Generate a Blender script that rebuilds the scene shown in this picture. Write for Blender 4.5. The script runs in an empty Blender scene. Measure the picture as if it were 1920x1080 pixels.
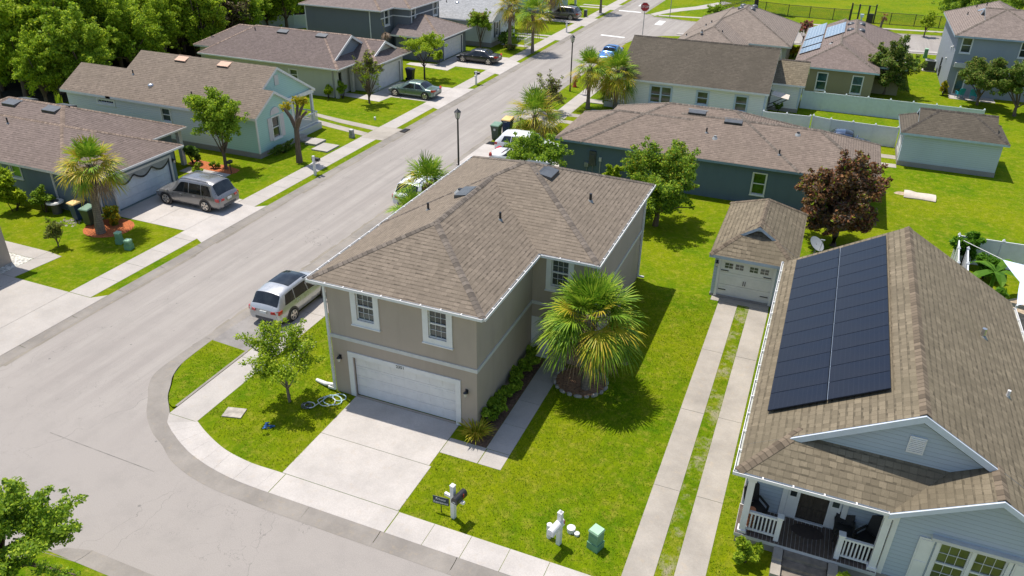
import bpy, math, random
import numpy as np
from mathutils import Vector, Matrix
R = math.radians
rnd = random.Random(7)
scene = bpy.context.scene
COL = scene.collection

# ------------------------------------------------------------------ mesh builder
class MB:
    def __init__(s): s.v = []; s.f = []; s.uv = []; s.m = []; s.sm = []
    def poly(s, pts, m=0, uv=None, smooth=False):
        i = len(s.v); s.v += [tuple(p) for p in pts]; s.f.append(tuple(range(i, i+len(pts))))
        s.uv.append(uv or [(0, 0)]*len(pts)); s.m.append(m); s.sm.append(smooth)
    def pts8(s, P, m=0):
        for q in ((0,3,2,1),(4,5,6,7),(0,1,5,4),(1,2,6,5),(2,3,7,6),(3,0,4,7)):
            s.poly([P[k] for k in q], m)
    def box(s, x0, y0, z0, x1, y1, z1, m=0):
        s.pts8([(x0,y0,z0),(x1,y0,z0),(x1,y1,z0),(x0,y1,z0),(x0,y0,z1),(x1,y0,z1),(x1,y1,z1),(x0,y1,z1)], m)
    def rbox(s, c, size, rz=0, m=0, tilt=None):
        M = Matrix.Rotation(rz, 3, 'Z')
        if tilt is not None: M = M @ tilt
        a, b, d = [k/2 for k in size]
        s.pts8([tuple(Vector(c)+M @ Vector(p)) for p in ((-a,-b,-d),(a,-b,-d),(a,b,-d),(-a,b,-d),(-a,-b,d),(a,-b,d),(a,b,d),(-a,b,d))], m)
    def fbox(s, fr, u0, u1, z0, z1, d0, d1, m=0):
        P = fr.pt
        s.pts8([P(u0,z0,d1),P(u1,z0,d1),P(u1,z0,d0),P(u0,z0,d0),P(u0,z1,d1),P(u1,z1,d1),P(u1,z1,d0),P(u0,z1,d0)], m)
    def grid(s, rows, m=0, closed=False, smooth=True, flip=False):
        i = len(s.v); n = len(rows[0])
        for r in rows: s.v += [tuple(p) for p in r]
        for a in range(len(rows)-1):
            for b in range(n if closed else n-1):
                c = (b+1) % n
                q = (i+a*n+b, i+a*n+c, i+(a+1)*n+c, i+(a+1)*n+b)
                s.f.append(q[::-1] if flip else q); s.uv.append([(0,0)]*4); s.m.append(m); s.sm.append(smooth)
    def tube(s, path, rad, n=8, m=0, cap=True):
        path = [Vector(p) for p in path]; rows = []
        if not hasattr(rad, '__len__'): rad = [rad]*len(path)
        for k, p in enumerate(path):
            d = (path[min(k+1, len(path)-1)]-path[max(k-1, 0)]).normalized()
            a = d.orthogonal() if abs(d.z) < .99 else Vector((1,0,0))
            if abs(d.z) < .99: a = Vector((0,0,1)).cross(d)
            a = (a-d*a.dot(d)).normalized(); b = d.cross(a)
            rows.append([p+(a*math.cos(2*math.pi*t/n)+b*math.sin(2*math.pi*t/n))*rad[k] for t in range(n)])
        s.grid(rows, m, closed=True)
        if cap: s.poly(rows[-1], m); s.poly(rows[0][::-1], m)
    def cyl(s, x, y, z0, z1, r0, r1=None, n=12, m=0): s.tube([(x,y,z0),(x,y,z1)], [r0, r0 if r1 is None else r1], n, m)
    def prism(s, pts, z0, z1, m=0, side=None):
        s.poly([(p[0],p[1],z1) for p in pts], m)
        for k in range(len(pts)):
            a, b = pts[k], pts[(k+1) % len(pts)]
            s.poly([(a[0],a[1],z0),(b[0],b[1],z0),(b[0],b[1],z1),(a[0],a[1],z1)], m if side is None else side)
    def build(s, name, mats, parent=None, at=None):
        me = bpy.data.meshes.new(name)
        off = Vector(at) if at is not None else Vector((0,0,0))
        if parent is not None:
            r = parent
            while r.parent: r = r.parent
            off = Vector(r.location)
        me.from_pydata([tuple(Vector(p)-off) for p in s.v], [], s.f)
        ul = me.uv_layers.new(name='UVMap')
        ul.data.foreach_set('uv', [c for f in s.uv for p in f for c in p])
        for mm in (mats if isinstance(mats, (list, tuple)) else [mats]): me.materials.append(mm)
        me.polygons.foreach_set('material_index', s.m); me.polygons.foreach_set('use_smooth', s.sm)
        me.update()
        o = bpy.data.objects.new(name, me); COL.objects.link(o)
        if parent is not None: o.parent = parent
        elif at is not None: o.location = at
        return o
class Fr:      # a vertical wall frame: origin p, along u, outward n
    def __init__(s, p, u, n=None):
        s.p = p; l = math.hypot(*u); s.u = (u[0]/l, u[1]/l); s.n = n or (s.u[1], -s.u[0])
    def pt(s, u, z, d=0): return (s.p[0]+s.u[0]*u+s.n[0]*d, s.p[1]+s.u[1]*u+s.n[1]*d, z)

def thing(name, label, cat, loc=(0,0,0), rz=0, group=None):
    o = bpy.data.objects.new(name, None); COL.objects.link(o); o.empty_display_size = .3
    o.location = loc; o.rotation_euler = (0,0,rz); o['label'] = label; o['category'] = cat
    if group: o['group'] = group
    return o
def tag(o, label, cat, group=None):
    o['label'] = label; o['category'] = cat
    if group: o['group'] = group
    return o
def struct(o): o['kind'] = 'structure'; return o
def dup(root, loc, rz=0, label=None, group=None, scale=None):
    r = root.copy(); COL.objects.link(r); r.location = loc; r.rotation_euler = (0,0,rz)
    if scale: r.scale = scale if hasattr(scale, '__len__') else (scale,)*3
    if label: r['label'] = label
    if group: r['group'] = group
    for ch in list(root.children):
        c = ch.copy(); COL.objects.link(c); c.parent = r
        for g in list(ch.children):
            d = g.copy(); COL.objects.link(d); d.parent = c
    return r

# ------------------------------------------------------------------ materials
class NT:
    def __init__(s, name):
        s.m = bpy.data.materials.new(name); s.m.use_nodes = True; s.t = s.m.node_tree; s.n = s.t.nodes
        s.b = s.n['Principled BSDF']; s.out = s.n['Material Output']
    def N(s, typ, **kw):
        x = s.n.new(typ)
        for k, v in kw.items():
            if k in x.inputs: s.set(x.inputs[k], v)
            else: setattr(x, k, v)
        return x
    def set(s, inp, v):
        if isinstance(v, bpy.types.NodeSocket): s.t.links.new(v, inp)
        elif isinstance(v, (tuple, list)) and len(v) == 3 and inp.type == 'RGBA': inp.default_value = (*v, 1)
        else: inp.default_value = v
    def math(s, op, a, b=0., c=0.):
        x = s.N('ShaderNodeMath', operation=op); s.set(x.inputs[0], a); s.set(x.inputs[1], b); s.set(x.inputs[2], c); return x.outputs[0]
    def mix(s, f, a, b, bt='MIX'):
        x = s.N('ShaderNodeMix', data_type='RGBA', blend_type=bt); s.set(x.inputs[0], f); s.set(x.inputs[6], a); s.set(x.inputs[7], b); return x.outputs[2]
    def coord(s, k='Object'): return s.N('ShaderNodeTexCoord').outputs[k]
    def noise(s, scale, vec=None, detail=4, rough=.55, sc3=None):
        v = vec if vec is not None else s.coord()
        if sc3: v = s.N('ShaderNodeMapping', Vector=v, Scale=sc3).outputs[0]
        return s.N('ShaderNodeTexNoise', Vector=v, Scale=scale, Detail=detail, Roughness=rough).outputs[0]
    def ramp(s, f, *stops):
        x = s.N('ShaderNodeValToRGB'); s.set(x.inputs[0], f); e = x.color_ramp.elements
        for k, (p, c) in enumerate(stops):
            q = e[k] if k < 2 else e.new(p)
            q.position = p; q.color = (*c, 1) if hasattr(c, '__len__') else (c, c, c, 1)
        return x.outputs[0]
    def rng(s, f, a, b, c, d): return s.N('ShaderNodeMapRange', Value=f, **{'From Min': a, 'From Max': b, 'To Min': c, 'To Max': d}).outputs[0]
    def bump(s, h, st=.3, dist=.02): s.set(s.b.inputs['Normal'], s.N('ShaderNodeBump', Height=h, Strength=st, Distance=dist).outputs[0])
    def P(s, **kw):
        for k, v in kw.items(): s.set(s.b.inputs[k.replace('_', ' ')], v)
        return s.m
def plain(name, c, rough=.6, var=.12, scale=3., metal=0., spec=.5, coat=0.):
    t = NT(name); n = t.noise(scale)
    lo = tuple(k*(1-var) for k in c); hi = tuple(min(1, k*(1+var)) for k in c)
    return t.P(Base_Color=t.ramp(n, (.3, lo), (.7, hi)), Roughness=rough, Metallic=metal, Specular_IOR_Level=spec, Coat_Weight=coat, Coat_Roughness=.06)

def grass_mat(name, dry=0., dirt=0.):
    t = NT(name); co = t.coord()
    big = t.noise(.16, co, 3); mid = t.noise(.9, co, 5, .65); fin = t.noise(9., co, 4, .7); fi2 = t.noise(34., co, 2, .6)
    a = t.mix(t.rng(mid, .36, .62, 0, 1), (.110, .218, .002), (.225, .305, .003))
    a = t.mix(t.rng(big, .42, .62, 0, .6+dry*.4), a, (.345, .345, .006))
    pt = t.noise(2.2, co, 6, .75)
    a = t.mix(t.rng(pt, .49, .66, 0, .72+dry*.28), a, (.44, .385, .05))
    a = t.mix(t.rng(fin, .3, .68, 1., 0), a, t.mix(.58, a, (.05, .11, .004)))
    a = t.mix(t.rng(fi2, .35, .7, .7, 0), a, t.mix(.55, a, (.04, .09, .004)))
    if dirt:
        d = t.noise(.9, co, 6, .75)
        a = t.mix(t.rng(d, .50, .64, 0, .75), a, t.mix(fin, (.30, .25, .18), (.42, .36, .28)))
    t.bump(t.math('ADD', fin, t.math('MULTIPLY', fi2, .8)), .9, .06)
    return t.P(Base_Color=a, Roughness=.95, Specular_IOR_Level=.04)
def conc_mat(name, c, stain=.35, warm=(.45, .36, .26), crack=True):
    t = NT(name); co = t.coord(); big = t.noise(.55, co, 6, .65); fin = t.noise(22., co, 3, .6); spot = t.noise(3.3, co, 6, .7)
    a = t.mix(t.rng(big, .38, .7, 0, min(1, stain*1.25)), c, tuple(k*.6 for k in c))
    a = t.mix(t.rng(spot, .55, .75, 0, stain), a, warm)
    a = t.mix(t.rng(fin, .35, .7, .18, 0), a, (.12, .11, .10))
    sp = t.N('ShaderNodeTexVoronoi', Vector=co, Scale=5.).outputs['Distance']
    a = t.mix(t.rng(sp, .02, .06, .3, 0), a, (.1, .09, .08))
    t.bump(fin, .25, .01)
    return t.P(Base_Color=a, Roughness=.85, Specular_IOR_Level=.25)
def asphalt_mat(name):
    t = NT(name); co = t.coord(); fin = t.noise(30., co, 3, .7); mid = t.noise(.7, co, 6, .7)
    st = t.noise(1., co, 5, .6, sc3=(1.3, .07, 1)); ln = t.noise(1., co, 3, .6, sc3=(2.6, .025, 1))
    fy = t.rng(t.N('ShaderNodeSeparateXYZ', Vector=co).outputs[1], -7.5, -3., 0., 1.)
    st = t.math('ADD', t.math('MULTIPLY', st, fy), t.math('MULTIPLY', .5, t.math('SUBTRACT', 1., fy))); ln = t.math('MULTIPLY', ln, fy)
    a = t.mix(t.rng(st, .36, .66, 0, 1), (.325, .29, .262), (.40, .362, .325))
    a = t.mix(t.rng(ln, .52, .74, 0, .5), a, (.25, .225, .205))
    a = t.mix(t.rng(mid, .48, .75, 0, .5), a, (.27, .245, .222))
    a = t.mix(t.rng(fin, .3, .72, .4, 0), a, (.14, .13, .12))
    sp = t.N('ShaderNodeTexVoronoi', Vector=co, Scale=.75).outputs['Distance']
    a = t.mix(t.rng(sp, .03, .055, .55, 0), a, (.10, .095, .09))
    cr = t.N('ShaderNodeTexVoronoi', Vector=t.N('ShaderNodeMapping', Vector=t.N('ShaderNodeVectorMath', operation='ADD', **{}).outputs[0], Scale=(.16, .05, 1)).outputs[0], Scale=1., feature='DISTANCE_TO_EDGE')
    va = cr.inputs['Vector'].links[0].from_node.inputs['Vector'].links[0].from_node
    t.set(va.inputs[0], co); wob = t.N('ShaderNodeTexNoise', Vector=co, Scale=.8, Detail=4.); t.set(va.inputs[1], wob.outputs['Color'])
    a = t.mix(t.rng(cr.outputs['Distance'], .0006, .0016, .5, 0), a, (.13, .12, .11))
    t.bump(fin, .3, .01)
    return t.P(Base_Color=a, Roughness=.88, Specular_IOR_Level=.25)
def shingle_mat(name, c, tint=(.06, .05, .03), stain=.3, row=.19, wid=.26, contrast=1., edge=.3):
    t = NT(name); uv = t.N('ShaderNodeSeparateXYZ', Vector=t.coord('UV')); u, v = uv.outputs[0], uv.outputs[1]
    vr = t.math('DIVIDE', v, row); r = t.math('FLOOR', vr); fv = t.math('FRACT', vr)
    rr = t.N('ShaderNodeTexWhiteNoise', noise_dimensions='1D', W=r).outputs[0]
    uu = t.math('ADD', t.math('DIVIDE', u, wid), t.math('MULTIPLY', rr, 7.3)); cu = t.math('FLOOR', uu); fu = t.math('FRACT', uu)
    cell = t.N('ShaderNodeCombineXYZ', X=cu, Y=r).outputs[0]
    h = t.N('ShaderNodeTexWhiteNoise', noise_dimensions='2D', Vector=cell).outputs[0]
    k = contrast
    h2 = t.N('ShaderNodeTexWhiteNoise', noise_dimensions='2D', Vector=t.N('ShaderNodeVectorMath', operation='ADD').outputs[0])
    va = h2.inputs['Vector'].links[0].from_node; t.set(va.inputs[0], cell); va.inputs[1].default_value = (31.7, 11.3, 0); h2 = h2.outputs[0]
    a = t.ramp(h, (0., tuple(x*(1-.14*k) for x in c)), (1., tuple(x*(1+.15*k) for x in c)))
    hu = t.N('ShaderNodeTexWhiteNoise', noise_dimensions='2D', Vector=t.N('ShaderNodeCombineXYZ', X=t.math('FLOOR', t.math('MULTIPLY', uu, 2.)), Y=r).outputs[0]).outputs[0]
    dash = t.math('MULTIPLY', t.math('LESS_THAN', fv, t.math('ADD', .12, t.math('MULTIPLY', h2, .26))), t.rng(hu, .15, .85, .35, 1.))
    a = t.mix(dash, a, tuple(x*.36 for x in c))
    a = t.mix(t.math('MULTIPLY', t.math('LESS_THAN', fv, .07), .5), a, tuple(x*.25 for x in c))
    a = t.mix(t.math('MULTIPLY', t.math('LESS_THAN', fu, .09), edge), a, tuple(x*.4 for x in c))
    n = t.noise(.35, None, 5, .65); st = t.noise(1., None, 4, .6, sc3=(.5, .5, .12)); g = t.noise(28., None, 2, .6); bl = t.noise(1.5, None, 4, .7)
    a = t.mix(t.rng(n, .42, .68, 0, stain), a, tuple(x*.55+y for x, y in zip(c, tint)))
    a = t.mix(t.rng(bl, .4, .7, 0, .35), a, tuple(x*.72 for x in c))
    a = t.mix(t.rng(st, .5, .75, 0, stain*.7), a, tuple(x*.5 for x in c))
    a = t.mix(t.rng(g, .3, .7, .35, 0), a, tuple(x*.45 for x in c))
    t.bump(t.math('ADD', fv, t.math('MULTIPLY', h, .35)), .5, .02)
    return t.P(Base_Color=a, Roughness=.9, Specular_IOR_Level=.2)
def cap_mat(name, c):
    t = NT(name); uv = t.N('ShaderNodeSeparateXYZ', Vector=t.coord('UV')); u = t.math('DIVIDE', uv.outputs[0], .22)
    h = t.N('ShaderNodeTexWhiteNoise', noise_dimensions='1D', W=t.math('FLOOR', u)).outputs[0]
    a = t.ramp(h, (0., tuple(x*.6 for x in c)), (1., tuple(x*1.2 for x in c)))
    a = t.mix(t.math('MULTIPLY', t.math('LESS_THAN', t.math('FRACT', u), .2), .6), a, tuple(x*.3 for x in c))
    a = t.mix(t.rng(t.noise(25.), .35, .7, .3, 0), a, tuple(x*.4 for x in c))
    return t.P(Base_Color=a, Roughness=.9, Specular_IOR_Level=.2)
def stucco_mat(name, c, dirt=.25):
    t = NT(name); n = t.noise(.7, None, 5, .6); f = t.noise(40., None, 3, .6); z = t.noise(1., None, 4, .6, sc3=(1.6, 1.6, .18))
    a = t.mix(t.rng(n, .4, .7, 0, dirt), c, tuple(k*.8 for k in c))
    a = t.mix(t.rng(z, .5, .75, 0, dirt), a, tuple(k*.72 for k in c))
    t.bump(f, .35, .012)
    return t.P(Base_Color=a, Roughness=.85, Specular_IOR_Level=.25)
def siding_mat(name, c, pitch=.18, dirt=.2):
    t = NT(name); z = t.N('ShaderNodeSeparateXYZ', Vector=t.coord()).outputs[2]; fz = t.math('FRACT', t.math('DIVIDE', z, pitch))
    n = t.noise(1., None, 5, .6, sc3=(.8, .8, .5))
    a = t.mix(t.rng(n, .4, .72, 0, dirt), c, tuple(k*.78 for k in c))
    a = t.mix(t.math('MULTIPLY', t.math('LESS_THAN', fz, .1), .4), a, tuple(k*.4 for k in c))
    t.bump(t.math('SUBTRACT', 1., fz), .6, .02)
    return t.P(Base_Color=a, Roughness=.6, Specular_IOR_Level=.35)
def leaf_mat(name, *cols, trans=.48, rough=.6):
    t = NT(name); r = t.N('ShaderNodeNewGeometry').outputs['Random Per Island']; k = len(cols)
    a = t.ramp(r, *[(i/max(1, k-1), c) for i, c in enumerate(cols)])
    a = t.mix(t.rng(t.noise(.8, None, 3), .35, .65, 0, .45), a, t.mix(.6, a, cols[-1]))
    t.P(Base_Color=a, Roughness=rough, Specular_IOR_Level=.2)
    tr = t.N('ShaderNodeBsdfTranslucent', Color=a)
    ms = t.N('ShaderNodeMixShader', Fac=trans); t.t.links.new(t.b.outputs[0], ms.inputs[1]); t.t.links.new(tr.outputs[0], ms.inputs[2])
    t.t.links.new(ms.outputs[0], t.out.inputs[0]); return t.m
def bark_mat(name, c, ring=False):
    t = NT(name); n = t.noise(1., None, 5, .7, sc3=(14, 14, 3.)); a = t.ramp(n, (.3, tuple(k*.45 for k in c)), (.7, c))
    if ring:
        z = t.N('ShaderNodeSeparateXYZ', Vector=t.coord()).outputs[2]; f = t.math('FRACT', t.math('MULTIPLY', z, 7.))
        a = t.mix(t.math('MULTIPLY', t.math('LESS_THAN', f, .25), .5), a, tuple(k*.4 for k in c))
    t.bump(n, .8, .04); return t.P(Base_Color=a, Roughness=.9, Specular_IOR_Level=.15)
def paint_mat(name, c, metal=.35, flake=True):
    t = NT(name); n = t.noise(2.5, None, 4)
    return t.P(Base_Color=t.ramp(n, (.3, tuple(k*.93 for k in c)), (.7, c)), Roughness=t.rng(n, .3, .7, .24, .36), Metallic=metal, Coat_Weight=.8, Coat_Roughness=.05)

M = {}
M['grass'] = grass_mat('grass'); M['grass_dry'] = grass_mat('grass_dry', dry=.7); M['grass_thin'] = grass_mat('grass_thin', dry=.35, dirt=1.)
M['asphalt'] = asphalt_mat('asphalt'); M['gravel_asphalt'] = conc_mat('gravel_asphalt', (.31, .285, .265), .8, (.2, .18, .16))
M['concrete'] = conc_mat('concrete', (.47, .43, .39)); M['concrete_new'] = conc_mat('concrete_new', (.54, .495, .455), .4); M['concrete_old'] = conc_mat('concrete_old', (.42, .375, .32), .55)
M['curb'] = conc_mat('curb', (.31, .278, .243), .6, (.36, .29, .2)); M['joint'] = plain('joint', (.19, .175, .155), .95, .5, 2.)
M['mulch'] = plain('mulch', (.40, .115, .035), .95, .5, 14.); M['bark_mulch'] = plain('bark_mulch', (.14, .08, .05), .95, .6, 12.)
M['sand'] = plain('sand', (.42, .32, .22), .95, .3, 4.); M['white_gravel'] = plain('white_gravel', (.5, .48, .43), .9, .7, 9.)
M['white'] = plain('white_paint', (.72, .70, .68), .45, .05); M['trim_grey'] = plain('trim_grey', (.56, .545, .52), .5, .06)
M['marking'] = plain('marking', (.74, .73, .70), .7, .12, 9.)
M['gutter_in'] = plain('gutter_inside', (.42, .42, .38), .7, .3, 5.)
M['black'] = plain('black_metal', (.022, .022, .024), .4, .15); M['dark_grey'] = plain('dark_grey', (.07, .07, .075), .5, .15); M['grey'] = plain('grey_plastic', (.26, .27, .27), .5, .1)
M['rubber'] = plain('rubber', (.018, .018, .018), .8, .2); M['steel'] = plain('steel', (.55, .56, .57), .3, .08, 3., .85)
M['rim'] = plain('alloy_rim', (.62, .58, .52), .3, .08, 3., .7)
M['vent'] = plain('roof_vent_metal', (.105, .11, .115), .42, .15, 3., .3); M['vent_rust'] = plain('roof_vent_tan', (.55, .33, .22), .5, .15)
t = NT('window_glass'); nz = t.noise(.9, None, 3)
M['glass'] = t.P(Base_Color=t.ramp(nz, (.35, (.022, .028, .028)), (.65, (.085, .105, .09))), Roughness=.06, Specular_IOR_Level=.7)  # lighter greenish mottling paints a reflection into the glass colour
t = NT('car_glass'); M['car_glass'] = t.P(Base_Color=t.ramp(t.noise(1.6, None, 3), (.4, (.008, .009, .010)), (.7, (.025, .028, .03))), Roughness=.05, Specular_IOR_Level=.7)
t = NT('tail_lamp'); M['tail'] = t.P(Base_Color=t.ramp(t.noise(5.), (.3, (.38, .008, .012)), (.7, (.62, .03, .03))), Roughness=.12, Coat_Weight=.6)
t = NT('head_lamp'); M['headlamp'] = t.P(Base_Color=t.ramp(t.noise(5.), (.3, (.55, .57, .6)), (.7, (.8, .8, .8))), Roughness=.1, Coat_Weight=.6)
M['plate'] = plain('plate', (.62, .63, .62), .5, .1)
M['green_plastic'] = plain('green_plastic', (.15, .31, .19), .5, .12); M['green_cap'] = plain('green_cap', (.36, .58, .38), .45, .08); M['blue_plastic'] = plain('blue_plastic', (.025, .05, .14), .45, .15)
M['tan_plastic'] = plain('tan_plastic', (.74, .50, .20), .5, .1); M['dark_green'] = plain('dark_green_plastic', (.045, .075, .05), .45, .15); M['green_lid'] = plain('green_lid', (.17, .27, .19), .45, .15)
M['red'] = plain('red_paint', (.42, .02, .015), .45, .1); M['stop_red'] = plain('stop_red', (.40, .012, .025), .5, .06)
M['navy'] = plain('navy_sign', (.02, .035, .055), .5, .1); M['turquoise'] = plain('turquoise', (.01, .26, .33), .45, .1)
M['wood'] = plain('deck_wood', (.085, .06, .045), .6, .35, 6.); M['step_wood'] = plain('step_wood', (.2, .165, .13), .7, .25, 5.); M['wicker'] = plain('wicker', (.02, .018, .017), .6, .4, 30.)
M['stone'] = plain('stone', (.36, .32, .27), .85, .35, 3.); M['fabric'] = plain('pale_fabric', (.53, .60, .72), .8, .05); M['canvas'] = plain('canvas', (.60, .52, .44), .9, .12, 5.)
M['terracotta'] = plain('terracotta', (.5, .2, .09), .8, .2); M['hose'] = plain('hose', (.45, .62, .70), .5, .2); M['hose_white'] = plain('hose_white', (.70, .70, .72), .5, .1); M['blue_bag'] = plain('blue_bag', (.05, .16, .42), .5, .3, 12.)
M['hydrant'] = plain('hydrant_red', (.45, .025, .03), .45, .1)
# foliage
M['lf_green'] = leaf_mat('leaf_green', (0.083, 0.179, 0.015), (0.179, 0.322, 0.021), (0.314, 0.463, 0.033), (0.463, 0.568, 0.053))
M['lf_lime'] = leaf_mat('leaf_lime', (0.129, 0.232, 0.012), (0.258, 0.386, 0.018), (0.412, 0.541, 0.028), (0.541, 0.605, 0.045))
M['lf_dark'] = leaf_mat('leaf_dark', (0.047, 0.109, 0.018), (0.093, 0.194, 0.028), (0.178, 0.296, 0.044), (0.279, 0.389, 0.062))
M['lf_olive'] = leaf_mat('leaf_olive', (0.069, 0.106, 0.022), (0.138, 0.194, 0.035), (0.225, 0.269, 0.050), (0.338, 0.312, 0.075))
M['lf_yellow'] = leaf_mat('leaf_yellow', (.10, .15, .01), (.26, .28, .012), (.5, .43, .02), (.52, .36, .03))
M['lf_red'] = leaf_mat('leaf_red', (.07, .024, .016), (.17, .055, .03), (.28, .10, .048), (.36, .15, .065), (.16, .17, .035), trans=.2)
M['lf_pinkfl'] = leaf_mat('blossom_pink', (.42, .05, .06), (.55, .12, .14), (.6, .28, .26)); M['lf_white'] = leaf_mat('blossom_white', (.55, .5, .42), (.72, .66, .58), (.75, .72, .66))
M['lf_brown'] = leaf_mat('leaf_brown', (.07, .045, .03), (.13, .09, .06), (.20, .14, .095), trans=.15)
M['lf_banana'] = leaf_mat('leaf_banana', (.06, .16, .012), (.10, .24, .016), (.16, .32, .02))
M['palm'] = leaf_mat('palm_leaf', (0.056, 0.150, 0.010), (0.125, 0.269, 0.015), (0.237, 0.388, 0.025), (0.388, 0.463, 0.044), trans=.3, rough=.6)
M['palm_yel'] = leaf_mat('palm_leaf_yellow', (.19, .27, .014), (.36, .39, .02), (.52, .45, .03), (.55, .36, .05), trans=.3, rough=.45)
M['palm_dead'] = leaf_mat('palm_leaf_dead', (.16, .105, .06), (.30, .20, .125), (.42, .32, .23), trans=.15, rough=.7)
M['palm_trunk'] = bark_mat('palm_trunk', (.30, .245, .19), True); M['bark'] = bark_mat('bark', (.20, .15, .11)); M['bark_grey'] = bark_mat('bark_grey', (.27, .22, .175)); M['bark_dark'] = bark_mat('bark_dark', (.09, .07, .055))
# ================================================================== GROUND
def sheet(name, pts, z, mat, z0=None):
    b = MB(); b.prism(pts, z-.08 if z0 is None else z0, z); o = struct(b.build(name, mat)); return o
def slabs(b, x0, y0, x1, y1, axis, pitch, z, gap=.018, zb=None, off=0.):
    lo, hi = (x0, x1) if axis == 'x' else (y0, y1)
    n = max(1, round((hi-lo)/pitch)); st = (hi-lo)/n
    for k in range(n):
        a, c = lo+k*st+gap/2, lo+(k+1)*st-gap/2; dz = rnd.uniform(-.002, .003); zz = z+dz; q = z-.07 if zb is None else zb
        if axis == 'x': b.box(a, y0, q, c, y1, zz)
        else: b.box(x0, a, q, x1, c, zz)
b = MB(); b.poly([(-700,-400,-.05),(700,-400,-.05),(700,1500,-.05),(-700,1500,-.05)]); struct(b.build('ground', M['grass']))
# roads
b = MB()
b.poly([(-15.6,-60,0),(-7.5,-60,0),(-7.5,84,0),(-7.5,100,0),(-10.8,101,0),(-10.8,400,0),(-15.6,400,0)])
b.poly([(-7.5,-60,0),(-4.3,-60,0),(-3.5,-11.2,0),(300,-11.2,0),(300,-6.9,0),(-1.4,-6.9,0),(-3,-6.2,0),(-5,-5,0),(-6.5,-4.2,0),(-7.5,-2.8,0)])
b.poly([(-7.5,80,0),(-6,84,0),(-2.5,86.2,0),(300,112,0),(300,142,0),(-3,98.4,0),(-7.5,98.4,0)])
struct(b.build('road', M['asphalt']))
sheet('parking_lane', [(-7.9,1.08),(-7.69,1.0),(-5.66,.93),(-5.66,28.3),(-7.69,28.3),(-7.74,4.6)], .022, M['gravel_asphalt'], 0)
b = MB(); b.poly([(-9.2,-7.03,.004),(-9.2,-7.055,.004),(-3.6,-7.16,.004),(-3.6,-7.13,.004)])
struct(b.build('road_seam', M['joint']))
b = MB(); q = random.Random(3)
for xa, xb, y0, y1 in ((-15.33,-15.1,-40,120),(-8.52,-8.3,-.5,78)):
    n = 90; st = (y1-y0)/n
    for k in range(n):
        w = .05+.2*q.random(); s = 1 if xa < -10 else -1; e = xa if s > 0 else xb
        b.poly([(e,y0+k*st,.005),(e+s*w,y0+k*st,.005),(e+s*(.05+.2*q.random()),y0+(k+1)*st,.005),(e,y0+(k+1)*st,.005)])
struct(b.build('gutter_grit', conc_mat('gutter_grit', (.30,.265,.215), .7)))
# lawns (raised beds of turf)
Z = .05
sheet('lawn_west', [(-600,-300),(-15.95,-300),(-15.95,1200),(-600,1200)], Z, M['grass'])
sheet('lawn_east', [(-5.62,-4.2),(-5.2,-4.72),(-4.68,-5.05),(-3.9,-5.45),(-3.1,-5.79),(-1.57,-6.18),(.6,-6.37),(500,-6.4),(500,129),(-2,86.3),(-4.2,85.3),(-6.2,83.5),(-7.3,81),(-7.72,78.5),(-7.72,28.3),(-5.7,28.3),(-5.7,.95)], Z, M['grass'])
sheet('lawn_island', [(-7.92,1.06),(-7.82,-1.0),(-7.5,-1.9),(-7.05,-2.5),(-6.6,-3.2),(-6.15,-3.65),(-5.85,-3.78),(-5.66,-3.7),(-5.66,.92),(-6.04,.95)], .05, M['grass'])
sheet('park_lawn', [(-10.85,101),(-10.1,101.2),(-8.9,99.4),(-3,98.1),(600,187),(600,1200),(-10.85,1200)], Z, M['grass'])
sheet('lawn_south', [(-4.6,-300),(500,-300),(500,-11.57),(-3.9,-11.57),(-4.4,-11.8),(-4.6,-12.3)], Z, M['grass_dry'])
# kerbs: outer (road) line and inner line
def cr(P, k):
    out = []
    for i in range(len(P)-1):
        a, b_, c, d = P[max(i-1,0)], P[i], P[i+1], P[min(i+2,len(P)-1)]
        for j in range(k):
            t = j/k; out.append(tuple(.5*(2*b_[m]+(c[m]-a[m])*t+(2*a[m]-5*b_[m]+4*c[m]-d[m])*t*t+(3*b_[m]-a[m]-3*c[m]+d[m])*t**3) for m in range(2)))
    return out+[tuple(P[-1])]
def kerb(name, pairs, z0=.006, z1=.055, mat='curb', smooth=0):
    b = MB()
    if smooth: pairs = list(zip(cr([p[0] for p in pairs], smooth), cr([p[1] for p in pairs], smooth)))
    for k in range(len(pairs)-1):
        (a, c), (d, e) = pairs[k], pairs[k+1]
        f = lambda p, q, t: (p[0]+(q[0]-p[0])*t, p[1]+(q[1]-p[1])*t)
        L = math.hypot(d[0]-a[0], d[1]-a[1]); n = max(1, round(L/3.)); 
        for j in range(n):
            t0, t1 = (j+.003)/n, (j+1-.004)/n
            if smooth and k % smooth: t0, t1 = j/n, (j+1)/n
            o0, o1, i0, i1 = f(a,d,t0), f(a,d,t1), f(c,e,t0), f(c,e,t1)
            m0, m1 = f(o0,i0,.62), f(o1,i1,.62)
            b.poly([(*o0,z0),(*o1,z0),(*m1,z0+.008),(*m0,z0+.008)]); b.poly([(*m0,z0+.008),(*m1,z0+.008),(*i1,z1),(*i0,z1)])
    return struct(b.build(name, M[mat]))
kerb('kerb_west', [((-15.32,-60),(-15.97,-60)),((-15.36,3),(-15.97,3)),((-15.36,400),(-15.97,400))])
kerb('kerb_east', [((-8.3,78),(-7.7,78)),((-8.3,28.3),(-7.7,28.3))])
kerb('gutter_pan', [((-8.3,28.3),(-7.7,28.3)),((-8.27,11),(-7.7,11)),((-8.29,4.63),(-7.74,4.63)),((-8.46,1.14),(-7.9,1.1))], .006, .024)
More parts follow.
